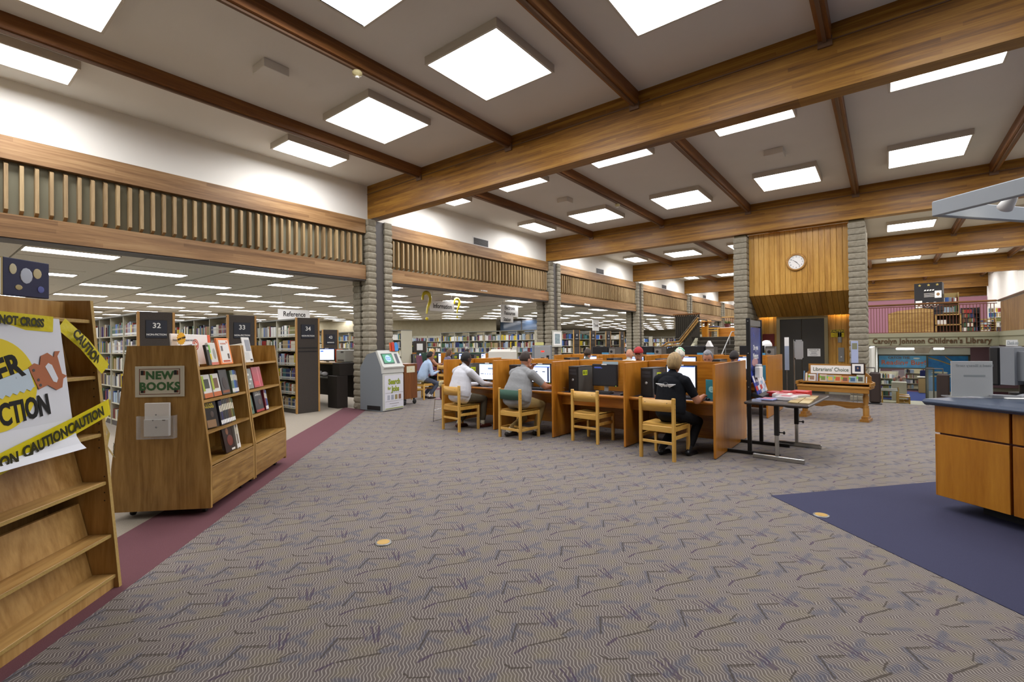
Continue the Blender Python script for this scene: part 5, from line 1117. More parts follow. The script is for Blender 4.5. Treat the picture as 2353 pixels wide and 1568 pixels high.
for i, (y, c, c2) in enumerate(((-.28, '2b3f9c', 'b83030'), (-.14, '3a468c', 'cfcfd4'), (0, 'c9cad2', 'b5383a'), (.12, '8fb0cc', 'cfcfd4'), (.26, 'cfcfd0', '9fa4b4'))):
    o = thing('brochure', '%s brochure leaning in the poster stand pocket, %s from the front' % (('blue and red', 'indigo', 'white and red', 'pale blue', 'white')[i], ORD[i]), 'brochure', (-1.38 + .03, 7.36 + y, .80), radians(90), 'brochures in the poster stand')
    o.rotation_euler = (-.28, radians(-6), radians(90)); MB().rbox(-.055, .055, -.012, 0, 0, .32 - .03 * i, .003).build('cover', flat('bro_' + c, c, .35), o); MB().box(-.055, .055, -.0128, -.012, .05, .11).build('stripe', flat('bro_' + c2, c2, .4), o); MB().box(-.035, .04, -.0128, -.012, .16, .25).build('print', M_WHITE, o)
o = thing('paper_box', 'white card boxes high in the poster stand', 'box', (-1.36, 7.2, 1.02), radians(90)); MB().rbox(-.1, .1, -.03, .03, 0, .14, .004).build('front_box', M_WHITE, o); MB().rbox(.02, .22, .0, .05, .02, .17, .004).build('rear_box', flat('card_grey', 'b9b9b9', .6), o); MB().box(-.02, .02, .03, .05, -.22, .0).build('bracket', M_BLACK, o)
rb = random.Random(5)
for i in range(7):
    o = thing('brochure', '%s paper pile on the brochure table, %s from the poster stand' % (('blue and white newsprint', 'white leaflets', 'red glossy leaflets', 'red folded leaflets', 'bright red leaflets', 'white booklets', 'white and black leaflets')[i], ORD[i]), 'brochure', (-1.22 + (.0, .2, .02, .16, .3, .12, .28)[i], 6.98 + (.02, .14, .58, .62, .66, .34, .42)[i], .742), rb.uniform(-.4, .2) - .2, 'paper piles on the brochure table')
    c = ('8f98c4', 'cfcccb', 'b3262a', 'bb2c2c', 'c4332f', 'd2cec6', 'c4c0b8')[i]
    h = (.02, .05, .06, .07, .08, .06, .05)[i]
    MB().rbox(-.1, .1, -.12, .12, 0, h, .004).build('pile', flat('pile_' + c, c, .4), o); MB().box(-.07, .06, -.08, .08, h, h + .001).build('print', flat('pile_print', 'b0636a' if i != 1 else '9a9a98', .5), o)
for i in range(12):
    o = thing('leaflet_row', 'tan leaflet fanned on the table, %s from the near edge' % ORD[i], 'leaflet', (-.80 + .12 * (i % 2) - .1, 6.86 + .1 * (i // 2) * 1.5, .742), radians(-6), 'tan leaflets fanned on the brochure table')
    MB().prism([(-.08, 0), (.075, 0), (.075, .02), (-.08, .008)], -.055, .055, 'x').build('leaflet', flat('tan_leaf%d' % (i % 3), ('a08a55', 'b5a277', '8f7146')[i % 3], .5), o); MB().box(-.05, .05, .07, .076, .004, .018).build('edge', M_BLACK, o)
o = thing('sign_holder', 'small clear sign holder on the near table corner', 'holder', (-1.3, 6.72, .742)); MB().rbox(-.05, .05, -.03, .03, 0, .03, .004).build('block', glass('clear_blue', 'c4cce4', .05, .4), o)
# ================================================================== Librarians' Choice bench
M_OAKB = wood('bench_oak', '6d4518', '95682c', 'b3873f', 'x', 22, 14, .35, .26, coat=.25); M_OAKBZ = wood('bench_oak_z', '6d4518', '95682c', 'b3873f', 'z', 22, 14, .35, .26, coat=.25)
bn = thing('display_bench', "oak display bench with a Librarians' Choice header", 'bench', (-.79, 11.15, 0), radians(-8))
MB().rbox(-.6, .6, -.2, .22, .6, .65, .012).build('table_top', M_OAKB, bn); MB().rbox(-.58, .58, -.2, -.17, .53, .6, .004).build('apron', M_OAKB, bn)
MB().prism([(-.6, .65), (-.6, .72), (-.56, .74), (-.56, .82), (-.5, .88), (-.47, .9), (-.47, 1.05), (.47, 1.05), (.47, .9), (.5, .88), (.56, .82), (.56, .74), (.6, .72), (.6, .65)], .16, .2, 'y').build('header_board', M_OAKB, bn)
for sx in (-1, 1): MB().rbox(sx * .6 - .015, sx * .6 + .015, -.2, .2, .65, .72, .006).build('end_board', M_OAKBZ, bn)
MB().box(-.56, .56, -.1, .16, .69, .71).build('book_ledge', M_OAKB, bn)
leg = MB().box(-.07, .07, -.18, .18, 0, .05).box(-.05, .05, -.13, .13, .05, .1).lathe([(.05, .1), (.05, .24), (.04, .26), (.05, .28), (.03, .3), (.045, .36), (.05, .45), (.035, .5), (.055, .52), (.055, .6)], 14).mesh('leg', M_OAKBZ)
for sx in (-1, 1): put('leg', leg, bn, (sx * .5, 0, 0))
MB().prism([(-.5, .34), (.5, .34), (.5, .22)] + [(.5 - i * .1, .24 + .025 * cos(i * pi / 2.5)) for i in range(1, 10)] + [(-.5, .22)], -.015, .015, 'y').build('stretcher', M_OAKB, bn)
MB().box(-.43, .25, .152, .16, .86, 1.02).build('sign_panel', M_WHITE, bn); txt('lettering', "Librarians' Choice", .105, flat('letter_sage', '4a5c48', .6), bn, (-.09, .15, .94), bold=.001, sx=.78)
BB = lambda x, y, z: tuple(Matrix.Translation((-.79, 11.15, 0)) @ Matrix.Rotation(radians(-8), 4, 'Z') @ Vector((x, y, z)))
o = thing('framed_photo', 'dark framed portrait photograph on the bench header', 'picture', BB(.36, .13, .86), radians(-8)); MB().rbox(-.11, .11, 0, .02, 0, .22, .006).build('frame', flat('frame_dark', '2a1d16', .4), o); MB().box(-.09, .09, -.002, 0, .02, .2).build('mat_board', M_WHITE, o); MB().box(-.045, .045, -.004, -.002, .055, .165).build('photo', flat('photo_navy', '27304a', .5), o); MB().ell((0, -.004, .12), (.015, .001, .02), 8, 6).build('figure', flat('photo_skin', '9a7a64', .6), o)
for i, (x, w_, h, c) in enumerate(((-.5, .02, .2, '5a7a9a'), (-.46, .03, .16, 'cfc8b0'), (-.36, .13, .14, 'c9c4c0'), (-.27, .02, .17, '9aa0b4'), (-.17, .12, .14, 'b9a494'), (-.05, .12, .13, '8f948f'), (.07, .12, .13, 'b59a6a'), (.19, .12, .12, 'b5764a'), (.31, .12, .12, '8fa0a8'), (.43, .12, .15, 'a8aa9a'), (.52, .015, .12, 'c4c4c0'))):
    o = thing('book', '%s on the oak bench, %s from the left' % (('slim blue book', 'cream book', 'white portrait book', 'lilac spine', 'beige portrait book', 'zebra striped book', 'golden landscape book', 'orange book', 'grey blue book', 'pale green book', 'thin white book')[i], ORD[i]), 'book', BB(x, -.04, .712), radians(-8), 'books on the display bench'); o.rotation_euler = (-.15, 0, radians(-8))
    MB().rbox(-w_ / 2, w_ / 2, -.02, 0, 0, h, .002).build('cover', flat('bb_' + c, c, .35), o)
    if w_ > .1: MB().box(-w_ * .3, w_ * .3, -.021, -.02, h * .2, h * .75).build('cover_art', flat('bba_%d' % i, ('8a5a4a', '8a6a54', '8a6a54', '1f1f1f', '6d7a3a', 'c9a04a', 'b5542a', '6d4a3a', '3a5a7a', '4a4a44', '5a5a5a')[i], .5), o); MB().box(-w_ / 2, -w_ * .3, -.021, -.02, h * .5, h * .8).build('genre_tab', flat('tab_green', '6cb52f', .5), o)
# floor stands by the elevator
o = thing('leaflet_stand', 'tall clear leaflet stand in front of the right tower column', 'stand', (-.58, 14.15, 0))
MB().rbox(-.12, .12, -.12, .12, .0, .02, .004).build('base', glass('clear_plastic2', 'c9d4e0', .05, .4), o)
for x in (-.04, .04): MB().tube([(x, 0, .02), (x, 0, .8)], .008, 6).build('pole', M_CHROME, o)
MB().rbox(-.07, .07, -.01, .02, .8, 1.5, .003).build('flyer_panel', flat('flyer_lilac', '9fa8c4', .4), o); MB().box(-.05, .05, -.012, -.01, 1.3, 1.45).build('flyer_art', flat('flyer_art', '7a7a60', .5), o)
o = thing('leaflet_stand', 'chrome leaflet stand with clear pockets before the elevator', 'stand', (-1.66, 12.5, 0))
MB().cyl((0, 0), .17, 0, .02, 18).build('base', M_BLACK, o); MB().tube([(.03, 0, .02), (.03, 0, 1.55)], .012, 8).build('pole', M_CHROME, o); MB().tube([(-.12, 0, .3), (-.12, 0, 1.3)], .008, 6).build('pole', M_CHROME, o); MB().tube([(-.12, 0, .3), (.03, 0, .3)], .008, 6).build('cross_bar', M_CHROME, o)
MB().box(.05, .2, -.01, .0, 1.12, 1.52).box(.04, .21, -.015, -.01, 1.1, 1.13).box(.04, .06, -.015, -.01, 1.1, 1.54).box(.19, .21, -.015, -.01, 1.1, 1.54).box(.04, .21, -.015, -.01, 1.51, 1.54).build('sign_frame', M_SILV, o); MB().box(-.16, -.07, -.012, 0, .85, 1.6).build('flyers', flat('flyer_grey', '8f98a8', .4), o); MB().box(-.16, -.07, -.014, -.012, 1.4, 1.6).build('flyer_top', M_WHITE, o)
# security gate pedestals at the top of the lower level
for i, x in enumerate((-.2, 1.0)):
    o = thing('security_gate', 'dark padded security gate pedestal, %s' % ('left one beside the oak bench' if i == 0 else 'right one behind the counter'), 'gate', (x, 14.2, 0), radians(0 if i == 0 else 12))
    MB().rbox(-.11, .11, -.05, .05, .02, .76, .04).build('panel', flat('gate_brown', '2e211a', .6), o); MB().tube([(.0, 0, .74), (.0, 0, .86), (-.3, 0, .87)], .014, 8).build('arm', M_STEEL, o); MB().rbox(-.13, .13, -.08, .08, 0, .03, .005).build('foot', M_BLACK, o)
# ================================================================== service counter, front right
E1 = Vector((.778, -.628, 0)); RZ = math.atan2(E1.y, E1.x)
ct = thing('service_counter', 'amber veneer service counter with rounded blue-grey top', 'counter', (.35, 5.69, 0), RZ)
M_AMB = wood('counter_amber', '7d4606', 'a86a10', 'bf8224', 'z', 16, 10, .35, .28, coat=.3); M_GAP = flat('red_gap', '4a1410', .5); M_CTOP = flat('counter_top_blue', '3a4658', .3, 0, .5, (140, .2), '333e50')
MB().box(.01, 3.2, .03, .9, .14, .92).build('carcass', M_GAP, ct); MB().box(.22, 3.1, .2, .8, 0, .14).build('toe_kick', flat('toe_black', '0e0e12', .6), ct)
for k in range(6):
    x0, x1 = k * .53 + (.0 if k == 0 else .012), k * .53 + .53 - .0
    for z0, z1 in ((.12, .665), (.68, .92)): MB().rbox(x0 + .003, x1 - .003, 0, .03, z0, z1, .003).build('front_panel', M_AMB, ct)
for z0, z1 in ((.12, .665), (.68, .92)): MB().rbox(-.012, .008, .0, .88, z0, z1, .003).build('side_panel', M_AMB, ct)
top = MB(); pr = [(-.07, .945)] + [(-.045 + .0 + .03 * cos(t) * -1, .945 + .03 * sin(t)) for t in (0, .5, 1, 1.57)]
top.rbox(-.08, 3.3, -.07, .98, .922, .975, .022).build('counter_top', M_CTOP, ct)
CTW = lambda x, y, z: tuple(Matrix.Translation((.35, 5.69, 0)) @ Matrix.Rotation(RZ, 4, 'Z') @ Vector((x, y, z)))
o = thing('sign_holder', 'clear sign stand with a white library card notice on the counter', 'sign', (.615, 5.99, .976), radians(22)); MB().rbox(-.155, .155, -.003, .003, .01, .33, .002).build('sheet', flat('acrylic_sheet', 'c4c6c4', .3), o); MB().rbox(-.19, .19, -.05, .09, 0, .012, .003).build('foot', glass('clear_plastic', 'dfe4e4', .05, .16), o)
q = txt('lettering', 'Need a library card?', .034, flat('faint_print', '9aa0a0', .6), o, (.02, -.0036, .29)); q.scale = (-1, 1, 1); MB().box(-.06, .1, -.004, -.003, .19, .205).build('print', MATS['faint_print'], o)
o = thing('crt_monitor', 'black and grey desktop monitor seen from the side on the counter', 'monitor', (1.06, 6.5, .976), radians(240))
MB().rbox(-.22, .22, -.2, -.12, .09, .46, .015).build('screen_hood', M_BLACK, o); MB().prism([(-.21, .1), (.21, .1), (.21, .45), (-.21, .45)], -.12, -.02, 'y').build('mid_shell', flat('crt_grey', '83868a', .5), o); MB().prism([(-.16, .14), (.16, .14), (.16, .41), (-.16, .41)], -.02, .16, 'y').build('rear_shell', MATS['crt_grey'], o)
for k in range(12): MB().box(-.13 + k * .023, -.118 + k * .023, .03, .14, .41, .414).build('vent', M_BLACK, o)
MB().cyl((0, -.02), .05, .02, .12, 12).cyl((0, -.02), .12, 0, .02, 20).build('stand', M_BLACK, o); MB().prism([(-.1, .46), (.1, .46), (.1, .52), (-.1, .52)], -.12, -.115, 'y').build('paper_sign', M_WHITE, o); txt('lettering', 'Check out', .05, flat('faint_print', '9aa0a0', .6), o, (0, -.11, .49), (pi / 2, 0, pi)); MB().box(-.2, .02, -.203, -.2, .18, .25).build('pink_note', flat('note_pink', 'b52a62', .6), o)
o = kb((1.12, 6.05, .976), radians(-30), 'pale keyboard on the service counter beside the monitor'); o.data = o.data.copy(); o.data.materials[0] = M_SILV; o.data.materials[1] = flat('key_pale', 'b4b6ba', .5)
o = thing('paper_stack', 'loose papers in front of the counter monitor', 'papers', (.8, 6.15, .976), .3); MB().prism([(-.14, 0), (.14, 0), (.14, .012), (-.14, .03)], -.1, .1, 'x').build('sheets', flat('sheet_grey', '8d8f92', .6), o); MB().rbox(-.02, .2, -.2, -.1, 0, .01, .002).build('top_sheet', M_WHITE, o)
# suspended light canopy above the counter
cn = thing('light_canopy', 'grey suspended frame with track spotlights above the service counter', 'canopy', (.34, 5.66, 2.6), RZ)
M_CAN = flat('canopy_grey_paint', '9aa0a4', .5)
for x0, x1, y0, y1 in ((0, 3.4, 0, .05), (0, .05, .05, 2.6), (3.35, 3.4, .05, 2.6), (.05, 3.35, 2.55, 2.6), (1.1, 1.15, .05, 2.55)): MB().rbox(x0, x1, y0, y1, 0, .135, .008).build('fascia', M_CAN, cn)
MB().tube([(.15, .35, .12), (1.08, .35, .12)], .014, 6).build('track', M_WHITE, cn)
for x, y in ((2.2, 2.5), (3.37, .1), (3.37, 2.5), (2.2, .1)): MB().tube([(x, y, .13), (x, y, 2.72)], .004, 5).build('hanger_wire', M_GREYM, cn)
for i, (x, tl_) in enumerate(((.35, .9), (.62, -.5))):
    T = Matrix.Translation((x, .35, .05)) @ Matrix.Rotation(tl_, 4, 'Y') @ Matrix.Rotation(.4, 4, 'X')
    q = MB().lathe([(.02, .07), (.035, .05), (.05, -.02), (.055, -.06), (.05, -.062)], 16, T=T, caps=False).tube([(0, 0, .07), (0, 0, .11)], .01, 6, T=T).build('spotlight', M_WHITE, cn)
    MB().cyl((0, 0), .047, -.055, -.045, 16, T=T).build('lamp_face', emit('spot_face', 'fff0d8', 25 if i else 10, 'ffffff'), q)
# floor outlets, ceiling details
for i, (x, y) in enumerate(((-.45, 4.865), (-3.015, 2.255))):
    o = thing('floor_outlet', 'round brass floor outlet cover %s' % ('on the blue carpet edge' if i == 0 else 'on the patterned carpet'), 'floor outlet', (x, y, .005)); MB().lathe([(.062, 0), (.062, .006), (.05, .008)], 28).build('ring', M_GREYM, o); MB().cyl((0, 0), .047, .005, .0095, 24).build('plate', flat('brass', 'c9a45a' if i == 0 else '9a8a68', .35, .6), o)
o = thing('ceiling_box', 'square white junction box on the main ceiling', 'speaker', (-6.58, 3.13, 5.21)); MB().rbox(-.17, .17, -.17, .17, 0, .12, .006).build('box', M_CEIL, o)
o = thing('ceiling_box', 'small white junction box on the ceiling above the carrels', 'speaker', (-6.6, 10.8, 5.21)); MB().rbox(-.15, .15, -.15, .15, 0, .12, .006).build('box', M_CEIL, o)
o = thing('ceiling_box', 'small white junction box on the ceiling left of the tower', 'speaker', (-1.7, 10.8, 5.21)); MB().rbox(-.17, .17, -.17, .17, 0, .12, .006).build('box', M_CEIL, o)
for i, y in enumerate((3.7, 11.44)):
    o = thing('smoke_detector', 'cream smoke detector under the purlin %s' % ('nearest the camera' if i == 0 else 'above the carrels'), 'smoke detector', (-5.42, y, 5.06)); MB().lathe([(.02, -.03), (.028, -.01), (.06, 0), (.065, .03), (.05, .05)], 18).build('body', flat('detector_cream', 'c9bc8a', .5), o); MB().cyl((0, 0), .025, -.045, -.02, 12).build('sensor', M_WHITE, o)
for i, y in enumerate((10.98, 18.75, 26.4, 34.0)):
    o = thing('wall_vent', 'dark louvred vent on the white wall, %s from the camera' % ORD[i], 'vent', (-9.75, y, 4.64), radians(90)); MB().rbox(-.36, .36, -.015, 0, -.13, .13, .004).build('frame', M_WHITE, o); MB().box(-.33, .33, -.0165, -.015, -.1, .1).build('recess', M_INK, o)
    for k in range(7): MB().box(-.33, .33, -.024, -.0165, -.095 + k * .03, -.08 + k * .03).build('louvre', M_STEEL, o)
o = thing('security_camera', 'small white security camera under the slatted band', 'camera', (-9.5, 16.95, 3.08)); MB().tube([(0, 0, 0), (.08, -.02, -.03), (.22, -.06, -.05)], .045, 10).ell((.22, -.06, -.05), .05, 10, 8).build('housing', M_WHITE, o)
o = tag(txt('lettering', '341 DISPENSE', .05, M_WHITE, None, (-9.495, 10.83, 3.12), (pi / 2, 0, pi / 2), bold=.001), 'small white lettering on the beam above the information sign', 'lettering')
# ================================================================== people
import numpy as np
def ik(a, b, l1, l2, pole):
    """middle joint of a two bone chain from a to b bending towards pole"""
    a, b, pole = Vector(a), Vector(b), Vector(pole); d = b - a; L_ = min(d.length, (l1 + l2) * .999); d = d.normalized()
    x = (l1 * l1 - l2 * l2 + L_ * L_) / (2 * L_); h = sqrt(max(0, l1 * l1 - x * x))
    p = pole - d * pole.dot(d)
    if p.length < 1e-4: p = Vector((0, 0, 1)) - d * d.z
    return a + d * x + p.normalized() * h
class Fig:
    """closed primitives fused by voxel remeshing into one continuous body"""
    def __init__(s): s.mb = MB(); s.pr = []
    def cap(s, p, q, r0, r1, reg, n=12, k=5, flat_=1):
        p, q = Vector(p), Vector(q); d = (q - p); ln = d.length; d = d.normalized()
        pts = [p - d * r0 * .8] + [p - d * r0 * .45] + [p + (q - p) * i / k for i in range(k + 1)] + [q + d * r1 * .45, q + d * r1 * .8]
        rs = [r0 * .5, r0 * .88] + [r0 + (r1 - r0) * i / k for i in range(k + 1)] + [r1 * .88, r1 * .5]
        s.mb.tube(pts, rs, n, flatz=flat_); s.pr.append((p, q, r0 * max(1, flat_ * .8), r1 * max(1, flat_ * .8), reg))
    def ell(s, c, r, reg, T=None, nu=16, nv=12, warp=None):
        if T is not None:
            s.mb.ell((0, 0, 0), r, nu, nv, 0, T, warp); c = T @ Vector((0, 0, 0))
        else: s.mb.ell(c, r, nu, nv, 0, None, warp)
        m = min(r); s.pr.append((Vector(c), Vector(c), m, m, reg)) if not isinstance(reg, tuple) else [s.pr.append((Vector(x), Vector(x), rr, rr, g)) for x, rr, g in reg]
    def mesh(s, name, mats, vox, smooth=9):
        me = s.mb.mesh(name, [mats[k] for k in mats]); o = bpy.data.objects.new('tmp', me); COL.objects.link(o)
        m = o.modifiers.new('r', 'REMESH'); m.mode = 'VOXEL'; m.voxel_size = vox; m.use_smooth_shade = True
        m2 = o.modifiers.new('s', 'SMOOTH'); m2.factor = .5; m2.iterations = smooth
        dg = bpy.context.evaluated_depsgraph_get(); out = bpy.data.meshes.new_from_object(o.evaluated_get(dg)); out.name = name
        bpy.data.objects.remove(o); bpy.data.meshes.remove(me)
        out.materials.clear(); keys = list(mats)
        for k in keys: out.materials.append(mats[k])
        n = len(out.polygons); c = np.empty(n * 3); out.polygons.foreach_get('center', c); c = c.reshape(-1, 3)
        best = np.full(n, 1e9); idx = np.zeros(n, int)
        for p, q, r0, r1, reg in s.pr:
            a = np.array(p); ba = np.array(q) - a; den = max(1e-9, ba @ ba); h = np.clip(((c - a) @ ba) / den, 0, 1)
            d = np.linalg.norm(c - a - h[:, None] * ba, axis=1) - (r0 + (r1 - r0) * h)
            k = d < best; best[k] = d[k]; idx[k] = keys.index(reg)
        out.polygons.foreach_set('material_index', idx.astype(np.int32)); out.polygons.foreach_set('use_smooth', np.ones(n, bool)); out.update()
        return out
SK = {'dark': flat('skin_dark', '3d2519', .55, 0, .4), 'fair': flat('skin_fair', 'b98468', .55, 0, .4, (18, .3), 'ad775c'), 'tan': flat('skin_tan', 'a87558', .55, 0, .4, (18, .3), '9c6a4e')}
M_EYE = flat('eye_dark', '1d1512', .3); M_LIP = flat('lip', '8a4f45', .5)
def cloth(name, col, b=.9): return flat('cloth_' + name, col, .9, 0, .15, (5, .4), col, (11, b))
def hairm(col):
    rgb = [int(col[i:i + 2], 16) for i in (0, 2, 4)]; f = lambda k: ''.join('%02x' % min(255, int(v * k)) for v in rgb)
    return wood('hair_' + col, f(.55), f(1), f(1.3), 'z', 90, 7, .6, .25, coat=0, bmp=.5)
def hand(F, w, d, up, side, s=1, curl=.5, reg='skin'):
    """palm and five fingers; w wrist, d pointing direction, up = back of hand, side = thumb side direction"""
    w, d, up, side = Vector(w), Vector(d).normalized(), Vector(up).normalized(), Vector(side).normalized()
    pc_ = w + d * .045 * s
    F.cap(w - d * .01, w + d * .02, .026 * s, .03 * s, reg, 10)
    for k in range(4):
        o = side * (.027 - .018 * k) * s
        F.cap(w + d * .02 * s + o * .6, w + d * .085 * s + o, .014 * s, .0125 * s, reg, 8, 3)
        ln = (.036, .041, .038, .03)[k] * s; p = w + d * .088 * s + o
        for j in range(2):
            q = p + (d * cos(curl * (j + .6)) - up * sin(curl * (j + .6))) * ln * (1, .85)[j]; F.cap(p, q, .0095 * s, .0085 * s, reg, 8, 2); p = q
    t0 = w + d * .025 * s + side * .028 * s; t1 = t0 + (d * .55 + side * .75 - up * .2).normalized() * .036 * s; t2 = t1 + (d * .9 + side * .25 - up * .3).normalized() * .032 * s
    F.cap(t0, t1, .0125 * s, .011 * s, reg, 8, 2); F.cap(t1, t2, .0105 * s, .009 * s, reg, 8, 2)
def person(label, loc, rz, hands, feet, skin='fair', shirt='b9b9b9', pants='55503f', shoe='2a1a14', sock='c9c5ba', sleeve='long', lean=.2, side=0, head_yaw=0, head_pitch=.25, girth=1.0, hair=None, vox=.0075, seat=.47, scale=1.0, hand_det=True, hat=None, chin_hand=False, legs=True, sock_h=.12, glasses=False, extra=None, hair_col='2a211b', sw_=1.0):
    """seated figure facing local -y; hands and feet in local coordinates (left, right)"""
    F = Fig(); mats = {'shirt': cloth(shirt, shirt), 'pants': cloth(pants, pants), 'skin': SK[skin], 'shoe': flat('shoe_' + shoe, shoe, .4), 'sock': flat('sock_' + sock, sock, .9)}
    hip = Vector((0, 0, seat + .1)); g = girth
    sp = Vector((side, -sin(lean), cos(lean)))
    waist, chest, shl = hip + sp * .16, hip + sp * .34, hip + sp * .47
    nk = shl + sp * .05 + Vector((0, -.015, 0)); hd = nk + Vector((side * .1, -.045 - .03 * sin(head_pitch), .145))
    F.ell(hip, (.18 * g, .135 * g, .11), 'pants', nu=20)
    ks = (-.03, .02, .1, .18, .26, .34, .42, .47, .5); rr = (.11 * g, .136 * g, .14 * g, .135 * g, .134 * (g * .6 + .4), .132 * (g * .5 + .5), .122 * (g * .3 + .7), .098, .058)
    F.mb.tube([hip + sp * k for k in ks], list(rr), 22, flatz=1.45)
    for k, r_ in zip(ks[1:], rr[1:]):
        for x in (-.5, 0, .5): q_ = hip + sp * k + Vector((x * r_, 0, 0)); F.pr.append((q_, q_, r_ * .95, r_ * .95, 'shirt'))
    F.cap(shl + Vector((.16 * sw_, 0, -.015)), shl + Vector((-.16 * sw_, 0, -.02)), .064, .064, 'shirt', 14); F.cap(shl + Vector((.1, .0, .0)), shl + Vector((-.1, 0, .0)), .075, .075, 'shirt', 14)
    F.cap(nk - sp * .03, hd - Vector((0, 0, .06)), .056, .052, 'skin'); F.cap(nk - sp * .05, nk + sp * .012, .068, .06, 'shirt')
    RH = Matrix.Translation(hd) @ Matrix.Rotation(head_yaw, 4, 'Z') @ Matrix.Rotation(head_pitch, 4, 'X')
    F.ell(None, (.077, .098, .118), 'skin', RH); F.ell(None, (.06, .07, .075), 'skin', RH @ Matrix.Translation((0, -.025, -.065)))
    F.ell(None, (.013, .02, .022), 'skin', RH @ Matrix.Translation((0, -.098, -.02)), 8, 6)
    F.ell(None, (.03, .02, .012), 'skin', RH @ Matrix.Translation((0, -.085, -.065)), 8, 6)
    for sx in (-1, 1): F.ell(None, (.012, .022, .034), 'skin', RH @ Matrix.Translation((sx * .079, .005, -.015)), 8, 6)
    for sx, hp in ((1, hands[0]), (-1, hands[1])):
        if hp is None: continue
        s0 = shl + Vector((sx * .185 * sw_, -.0, -.03)); hp = Vector(hp); up = chin_hand and sx > 0
        el = ik(s0, hp, .3, .26, Vector((sx * .5, .4, -1)) if not up else Vector((sx * .3, -.3, -1)))
        F.cap(s0, el, .062 * (g * .5 + .5), .05, 'shirt' if sleeve == 'long' else 'skin')
        if sleeve == 'short': F.cap(s0, s0 + (el - s0) * .62, .064 * (g * .5 + .5), .06, 'shirt'); F.pr[-1] = (F.pr[-1][0], F.pr[-1][1], .075, .07, 'shirt')
        wr = hp
        F.cap(el, wr, .048 if sleeve == 'long' else .044, .036 if sleeve == 'long' else .029, 'shirt' if sleeve == 'long' else 'skin')
        if sleeve == 'long': F.cap(el + (wr - el) * .86, el + (wr - el) * .97, .036, .036, 'shirt')
        dr = (wr - el).normalized(); hdv = Vector((dr.x * .6 - sx * .2, dr.y, min(dr.z, .0) * .2)) if not up else Vector((dr.x, dr.y, dr.z))
        if hand_det: hand(F, wr + dr * .012, hdv, (0, 0, 1) if not up else (sx, .4, 0), (-sx, -.2, 0) if not up else (0, .9, .3), 1, .35 if not up else .9)
        else: F.ell(wr + dr * .06, (.035, .05, .025), 'skin')
    if legs:
        for sx, fp in ((1, feet[0]), (-1, feet[1])):
            fp = Vector(fp); h0 = hip + Vector((sx * .095, -.02, -.01)); an = fp + Vector((0, .03, .085)); kn = ik(h0, an, .43, .42, Vector((sx * .12, -1, .5)))
            F.cap(h0, kn, .092 * g, .066, 'pants', 14); F.cap(kn, an + (kn - an).normalized() * .08, .064, .05, 'pants', 12); F.cap(kn, an + (kn - an).normalized() * sock_h, .06, .056, 'pants', 12)
            F.cap(an + (kn - an).normalized() * .1, an, .042, .04, 'sock', 10)
            F.cap(an + Vector((0, .03, -.04)), fp + Vector((0, -.13, .035)), .042, .036, 'shoe', 10, flat_=.8); F.cap(fp + Vector((0, .05, .02)), fp + Vector((0, -.15, .02)), .036, .034, 'shoe', 10, flat_=.55)
    me = F.mesh('body', mats, vox)
    o = thing('person', label, 'person', loc, rz); o.scale = (scale,) * 3
    put('body', me, o)
    for sx in (-1, 1): MB().ell((0, 0, 0), (.012, .006, .008), 10, 6, T=RH @ Matrix.Translation((sx * .032, -.093, .012))).build('eye', M_EYE, o)
    MB().ell((0, 0, 0), (.024, .006, .006), 10, 6, T=RH @ Matrix.Translation((0, -.105, -.065))).build('mouth', M_LIP, o)
    if glasses:
        m = MB()
        for sx in (-1, 1): m.lathe([(.026, -.002), (.029, 0), (.026, .002)], 16, T=RH @ Matrix.Translation((sx * .034, -.108, .01)) @ Matrix.Rotation(pi / 2, 4, 'X'), caps=False).tube([RH @ Vector((sx * .062, -.105, .012)), RH @ Vector((sx * .082, .0, .012))], .002, 5)
        m.build('glasses', M_CHROME, o)
    if hair:
        r = random.Random(len(label)); m = MB(); cutz, cuty, puff = hair
        def wp(p):
            q = p.copy(); k = 1 + r.uniform(-.02, .03)
            if q.y < -.3 and q.z < .62: k = .8          # hairline above the face
            if q.z < cutz: k = min(k, .86)
            return q * k
        m.ell((0, 0, 0), (.083 * puff, .106 * puff, .124 * puff), 28, 20, 0, RH @ Matrix.Translation((0, .008, .006)), wp); m.build('hair', hairm(hair_col), o)
    if extra: extra(o, RH, hip, sp, shl)
    return o
GY = radians
# man in white shirt (local -y is towards the screen)
def belt(o, RH, hip, sp, shl):
    MB().lathe([(.172, 0), (.174, .03)], 28, caps=False, T=Matrix.Translation(hip + Vector((0, 0, .0)) + sp * .035) @ Matrix.Diagonal((1.02, .78, 1, 1))).build('belt', flat('belt_dark', '1d1815', .5), o)
    T = Matrix.Translation(shl + sp * .05 + Vector((0, -.018, 0))) @ Matrix.Rotation(.3, 4, 'X'); MB().lathe([(.078, -.03), (.07, .018), (.064, .024), (.066, -.02)], 20, T=T, caps=False).build('collar', cloth('b9', 'cfcfd2'), o)
person('seated man in a white long-sleeved shirt and olive trousers at the left carrel', (-6.0, 6.13, 0), pi + GY(-10), ((.12, -.50, .75), (-.32, -.55, .755)), ((.14, -.12, 0), (-.17, -.42, 0)), 'dark', 'c4c5ca', '4f483a', '4a1f14', 'b5ae98', 'long', .2, .0, GY(2), .28, 1.22, (-.5, 0, .99), sw_=1.16, scale=1.02, extra=belt, hair_col='120e0c')
def none(o, RH, hip, sp, shl): pass
